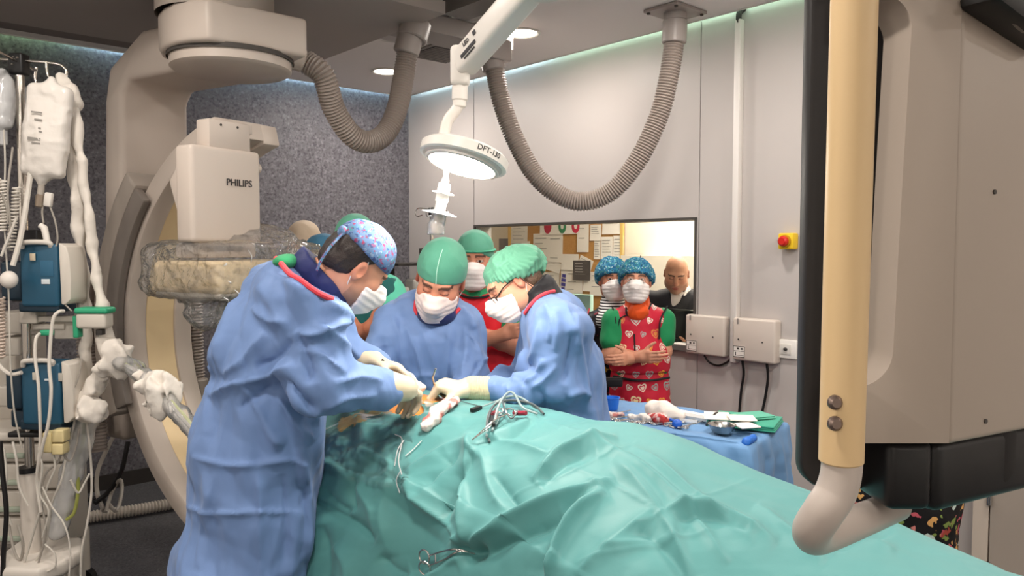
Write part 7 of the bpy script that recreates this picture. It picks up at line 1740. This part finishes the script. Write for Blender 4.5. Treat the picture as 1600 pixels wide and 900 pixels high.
# pumps
def pump(x0, x1, y0, y1, d, label, rows):
    e = empty('infusion_pump', Q((x0 + x1) / 2, y1, d), label, 'infusion pump'); rz = -.12
    b = mk('body', Geo().add(*qbox(x0, x1 - 14, y0, y1, d, .12, .014, rz)), M_pump, parent=e)
    mk('base_plate', Geo().add(*qbox(x0 - 2, x1 - 12, y1 - 8, y1 + 8, d + .01, .11, .008, rz)), M_pumpd, parent=e)
    c0 = Q(x1 - 15, y0 - 2, d - .0); c1 = Q(x1 - 11, y1 - 4, d - .0); w_ = .030
    pp = [(0, 0), (.030, -.015), (.042, -.06), (.046, -.14), (.042, c1[2] - c0[2] + .02), (.02, c1[2] - c0[2]), (.004, c1[2] - c0[2])]
    mk('front_door', prism(pp, -.12, .0, R=np.stack([[1, 0, 0], [0, 0, 1], [0, -1, 0]], 1).astype(float), t=c0 + np.array([-.002, -.006, 0]), bev=.006), mat('pump_door', '#cdc5ba', rough=.4), parent=e)
    mk('carry_handle', tube(catmull(np.array([Q(x0 + 4, y0 + 6, d), Q(x0 + 8, y0 - 2, d - .01), Q(x1 - 34, y0 - 2, d - .01), Q(x1 - 28, y0 + 4, d)]), 6), .010, 10), mat('pump_handle', '#cfc8bf', rough=.4), parent=e)
    for (u0, u1, v0, v1, col) in rows:
        mk('sticker', Geo().add(*qbox(u0, u1, v0, v1, d - .006, .004, .001, rz)), mat('stick' + col, col, rough=.5), parent=b)
    return e
pump(30, 108, 381, 480, -.10, 'upper blue infusion pump with white door on the drip stand', [(46, 55, 396, 407, '#c9b9a0'), (64, 78, 436, 444, '#cfd6da'), (62, 84, 407, 432, '#2d5f7c')])
pump(32, 112, 566, 665, -.10, 'lower blue infusion pump with white door on the drip stand', [(50, 60, 582, 594, '#c9c2b4'), (85, 90, 582, 645, '#cdd3d6'), (90, 98, 583, 596, '#b9b3a8'), (69, 76, 592, 595, '#d5dde2')])
o = mk('pump_bracket', Geo().add(*qbox(8, 34, 580, 640, -.06, .10, .012)).add(*qbox(16, 60, 640, 668, -.03, .10, .01)), M_pumpd); tag(o, 'dark blue bracket left of the lower infusion pump', 'bracket')
o = mk('pump_bracket', Geo().add(*qbox(0, 34, 408, 470, -.04, .10, .012)), M_pumpd); tag(o, 'dark bracket left of the upper infusion pump', 'bracket')
o = mk('rubber_bulb', ball(Q(14, 437, -.16), (.032, .03, .034), 18), mat('bulb_white', '#ddd5cd', rough=.4)); tag(o, 'white rubber bulb hanging left of the upper pump', 'bulb')
# rail with clamps, green-topped module, green plug, cream holder
o = mk('equipment_rail', Geo().add(*qbox(44, 118, 494, 503, -.02, .03, .004)).add(*qbox(50, 100, 506, 515, .0, .04, .004)).add(*qbox(84, 120, 500, 530, .01, .06, .006)), M_cart); tag(o, 'beige equipment rail with clamp below the upper pump', 'rail')
e = empty('sensor_module', Q(138, 515, -.12), 'beige module box with a green lid, right of the drip stand', 'module')
mk('case', Geo().add(*qbox(117, 164, 489, 514, -.12, .07, .012)), M_cart, parent=e); mk('lid', Geo().add(*qbox(114, 166, 481, 491, -.125, .08, .010)), mat('lid_green', '#2f9c72', rough=.45), parent=e); mk('side_latch', Geo().add(*qbox(113, 121, 494, 528, -.11, .04, .004)), mat('lid_green', '#2f9c72'), parent=e); mk('socket', Geo().add(*qbox(149, 159, 515, 524, -.10, .03, .003)), M_dark, parent=e)
o = mk('green_plug', Geo().add(*qbox(61, 79, 516, 525, -.12, .03, .006)), mat('lid_green', '#2f9c72')); tag(o, 'small green plug hanging below the rail', 'plug')
e = empty('transducer_holder', Q(83, 710, -.14), 'cream plastic holder on the drip stand below the lower pump', 'holder')
for (x0, x1, y0, y1) in ((66, 80, 676, 708), (80, 99, 672, 692), (80, 98, 694, 711)): mk('block', Geo().add(*qbox(x0, x1, y0, y1, -.14, .05, .006)), mat('holder_cream', '#d9c896', rough=.45), parent=e)
# trolley with drawers
D_t = .28
e = empty('anaesthesia_trolley', Q(20, 860, D_t), 'beige anaesthesia trolley with drawers behind the drip stand at the left edge', 'trolley')
mk('carcass', Geo().add(*qbox(-60, 100, 690, 858, D_t + .02, .20, .015)), M_cart, parent=e)
for k, (y0, y1) in enumerate(((694, 722), (726, 764), (768, 806), (810, 852))):
    d = mk('drawer', Geo().add(*qbox(-56, 104, y0, y1, D_t - .02, .05, .010)), M_cart, parent=e); mk('drawer_pull', Geo().add(*qbox(-20, 36, y1 - 13, y1 - 5, D_t - .035, .02, .006)), mat('pull_green', '#a9b3a2', rough=.45), parent=d)
mk('worktop', Geo().add(*qbox(-70, 104, 676, 690, D_t - .03, .28, .012)), mat('cart_top', '#d3cbc0', rough=.4), parent=e)
mk('rear_panel', Geo().add(*qbox(-60, 26, 500, 678, D_t + .25, .25, .015)), M_cart, parent=e)
for (x0, x1, y0, y1) in ((-10, 32, 488, 522), (-10, 30, 528, 556), (-10, 22, 604, 636)): mk('instrument_unit', Geo().add(*qbox(x0, x1, y0, y1, D_t - .02, .16, .01)), M_cart, parent=e)
for y in (702, 746, 788, 832): mk('seam', Geo().add(*qbox(-56, 105, y - .5, y + .5, D_t - .024, .01, 0)), M_seam, parent=e) if False else None
zf = Q(20, 858, D_t)[2]
for dx, dy in ((-.1, .1), (.2, .1), (-.1, .2), (.2, .2)):
    p = Q(20, 858, D_t); mk('castor', cyl([p[0] + dx, p[1] + dy - .02, .055], [p[0] + dx, p[1] + dy + .02, .055], .055, 18), M_black, parent=e); mk('castor_leg', cyl([p[0] + dx, p[1] + dy, .06], [p[0] + dx, p[1] + dy, zf + .02], .03, 12), M_cart, parent=e)
# cables and tubes
lcable([(100, 486, -.14), (92, 487, -.16), (84, 496, -.17), (80, 520, -.17), (77, 570, -.17), (80, 610, -.18), (76, 660, -.18), (66, 700, -.17), (58, 750, -.14), (64, 800, -.14)], .0065, WC, 'thick white cable looping from the green-lidded box down past the lower pump')
lcable([(62, 521, -.13), (56, 530, -.15), (55, 560, -.16), (60, 600, -.17), (62, 640, -.17), (63, 690, -.16), (58, 740, -.14)], .006, WC, 'white cable from the green plug down past the lower pump')
lcable([(-5, 566, -.1), (8, 580, -.12), (20, 585, -.12), (34, 582, -.12)], .008, WC, 'short thick white tube at the left edge beside the lower pump')
lcable([(49, 262, -.12), (44, 300, -.12), (38, 340, -.13), (30, 380, -.14), (20, 415, -.15)], .010, WC, 'white tube running down from the large infusion bag')
e_ = lcable([(70, 305, -.1), (66, 330, -.1), (68, 348, -.1)], .0035, GC, 'thin drip line under the large infusion bag')
o = mk('injection_port', Geo().add(*tube(np.array([Q(63, 352, -.1), Q(69, 356, -.1), Q(74, 378, -.1)]), [.012, .013, .012], 10)), mat('port_white', '#d9d3cb', rough=.4)); tag(o, 'white injection port above the upper pump', 'port')
o = mk('roller_clamp', rbox((.03, .02, .055), .006, R=np.array(Matrix.Rotation(.15, 3, 'Y')), t=Q(76, 312, -.1)), mat('port_white', '#d9d3cb')); tag(o, 'white roller clamp hanging beside the large infusion bag', 'clamp')
lcable([(78, 322, -.1), (86, 345, -.1), (90, 370, -.1), (88, 385, -.1)], .0035, GC, GL, GRP)
def coil(pts, r, turns, rad, col, label):
    p = resample(catmull(np.array([Q(*q) for q in pts]), 10), turns * 10 + 1); T_, N_, B_ = frames_along(p); a = np.arange(len(p)) / 10 * 2 * math.pi; h = p + rad * (np.cos(a)[:, None] * N_ + np.sin(a)[:, None] * B_)
    o = mk('coiled_cord', tube(h, r, 6), mat('cable_' + col, col, rough=.45)); return tag(o, label, 'cord')
coil([(4, 280, -.12), (6, 330, -.12), (3, 360, -.12)], .004, 16, .012, WC, 'white coiled cord at the left edge above the pumps'); coil([(26, 292, -.1), (24, 320, -.1), (20, 350, -.1), (17, 390, -.12)], .004, 18, .013, WC, 'white coiled cord hanging beside the pole'); coil([(2, 465, -.1), (3, 520, -.1), (2, 560, -.1)], .004, 18, .012, '#cbb9ab', 'pale coiled cord at the left edge below the white bulb')
rs = np.random.default_rng(11)
for pts in ([(6, 200, -.06), (8, 260, -.1), (6, 330, -.1), (10, 400, -.12), (14, 470, -.14), (16, 560, -.14), (22, 640, -.12), (34, 700, -.1)], [(20, 230, -.1), (12, 300, -.12), (16, 360, -.12), (4, 390, -.12)], [(2, 300, -.14), (10, 322, -.14), (12, 350, -.14)], [(26, 340, -.15), (18, 360, -.15), (6, 390, -.15), (2, 400, -.15)],
            [(112, 486, -.12), (104, 478, -.1), (96, 470, -.08)], [(20, 690, -.05), (26, 720, -.06), (30, 760, -.06), (44, 790, -.06)], [(6, 700, -.02), (10, 740, -.05), (8, 790, -.06), (18, 820, -.06)], [(100, 680, -.1), (92, 720, -.1), (72, 740, -.12), (64, 780, -.12), (72, 830, -.12), (60, 880, -.12)],
            [(120, 640, -.06), (112, 680, -.06), (104, 710, -.08), (96, 750, -.1), (80, 790, -.1), (70, 850, -.1), (40, 900, -.1)], [(66, 760, -.14), (80, 790, -.14), (98, 815, -.14), (107, 840, -.14), (110, 870, -.14), (108, 900, -.14)], [(136, 660, -.02), (142, 720, -.02), (143, 770, -.02), (136, 820, -.02), (128, 860, -.02), (126, 900, -.02)],
            [(110, 750, -.1), (122, 770, -.08), (132, 755, -.06), (140, 740, -.05)], [(80, 700, -.12), (86, 730, -.12), (74, 760, -.12), (62, 800, -.12), (50, 840, -.12), (38, 880, -.12)], [(14, 820, -.05), (22, 860, -.08), (32, 875, -.1), (36, 850, -.1), (28, 820, -.08)], [(70, 850, -.15), (85, 865, -.15), (86, 885, -.15), (70, 895, -.15)],
            [(92, 700, -.1), (108, 720, -.08), (118, 700, -.06), (124, 670, -.05)], [(60, 700, -.16), (66, 730, -.16), (62, 770, -.16), (76, 800, -.16), (66, 840, -.16)], [(104, 640, -.1), (110, 620, -.1), (122, 590, -.08), (128, 560, -.06)]):
    lcable(pts, float(rs.uniform(.0030, .0052)), [WC, GC, '#c4beb4'][int(rs.integers(3))], GL, GRP)
lcable([(132, 650, -.02), (130, 690, 0), (121, 720, 0), (122, 765, 0), (116, 800, 0), (104, 812, 0)], .007, YC, 'yellow-green cable hanging below the lower knot'); lcable([(0, 690, -.16), (4, 740, -.16), (10, 800, -.16), (6, 860, -.16), (4, 905, -.16)], .009, BC, 'black cable hanging at the left edge in front of the trolley')
# bundle of clear tubing hanging below the lower knot
o = mk('tubing_bundle', wrapgeo([Q(136, 655, .02), Q(126, 690, .02), Q(112, 740, .02), Q(100, 790, .02), Q(90, 830, .02)], [.042, .044, .040, .038, .034], .006, 16), film('bundle_film', .42, .2, (30, .6, .01)), angle=None); tag(o, 'bundle of tubing in clear plastic hanging beside the trolley', 'tubing')
# floor: ribbed hose, loops of cable
def fl(px, py, z): return on_z(px, py, z)
o = mk('floor_hose', ribbed(catmull(np.array([fl(96, 815, .045), fl(150, 806, .045), fl(210, 797, .045), fl(262, 788, .045), fl(330, 775, .045)]), 10), .032, .018, .004), mat('floor_hose', '#b9b0a6', rough=.45)); tag(o, 'pale ribbed hose lying across the floor towards the c-arm', 'hose')
def fcable(pts, r, col, label): o = mk('floor_cable', tube(catmull(np.array([fl(*p) for p in pts]), 8), r, 8), mat('cable_' + col, col, rough=.45)); return tag(o, label, 'cable')
DW = 4.25
def wcab(pts, r, col, label): o = mk('floor_cable', tube(catmull(np.array([P(x, y, DW + d) for x, y, d in pts]), 8), r, 8), mat('cable_' + col, col, rough=.45)); return tag(o, label, 'cable')
wcab([(200, 690, .1), (190, 735, .05), (170, 768, -.02), (148, 786, -.1)], .013, BC, 'black cable curving down to the floor beside the c-arm')
fcable([(106, 812, .02), (140, 805, .02), (160, 795, .02), (164, 784, .02), (152, 778, .02), (120, 785, .02)], .013, BC, 'black cable looped on the floor behind the trolley')
wcab([(188, 660, .2), (168, 700, .15), (153, 735, .1), (152, 770, .02), (162, 798, -.15)], .012, '#b5ada3', 'pale grey cable hanging to the floor left of the c-arm'); wcab([(168, 785, -.1), (182, 798, -.2), (190, 770, -.05), (188, 750, .0), (176, 766, 0), (165, 800, -.2)], .010, '#bdb5ab', 'pale cable loop standing up from the floor')
# grey ribbed duct and rounded cuff behind the wrapping
e = empty('ribbed_duct', P(152, 690, 3.72), 'grey ribbed duct hanging behind the white wrapping left of the c-arm', 'hose')
mk('duct', ribbed(catmull(np.array([P(132, 470, 3.72), P(138, 560, 3.72), P(148, 640, 3.72), P(152, 705, 3.70)]), 10), .045, .016, .004), M_hose, parent=e); mk('cuff', cyl(P(128, 425, 3.72), P(131, 478, 3.72), .05, 22, bev=.02), M_beige2, parent=e)
# ================================================================== camera, exposure, world
cam = bpy.data.cameras.new('camera'); cam.sensor_width = 36; cam.lens = F / 1600 * 36; cam.clip_start = .05; cam.clip_end = 60
co = bpy.data.objects.new('camera', cam); COL.objects.link(co); co.location = (0, 0, CH); co.rotation_euler = (math.radians(90) - PITCH, 0, 0)
SC.camera = co
w_ = bpy.data.worlds.new('world'); SC.world = w_; w_.use_nodes = True; w_.node_tree.nodes['Background'].inputs['Color'].default_value = (0.02, .02, .02, 1)
SC.view_settings.view_transform = 'Standard'; SC.view_settings.look = 'None'; SC.view_settings.gamma = 1; SC.view_settings.use_curve_mapping = False
SC.view_settings.exposure = EXPOSURE
SC.cycles.max_bounces = 8; SC.cycles.diffuse_bounces = 4; SC.cycles.sample_clamp_indirect = 6; SC.cycles.caustics_reflective = False; SC.cycles.caustics_refractive = False
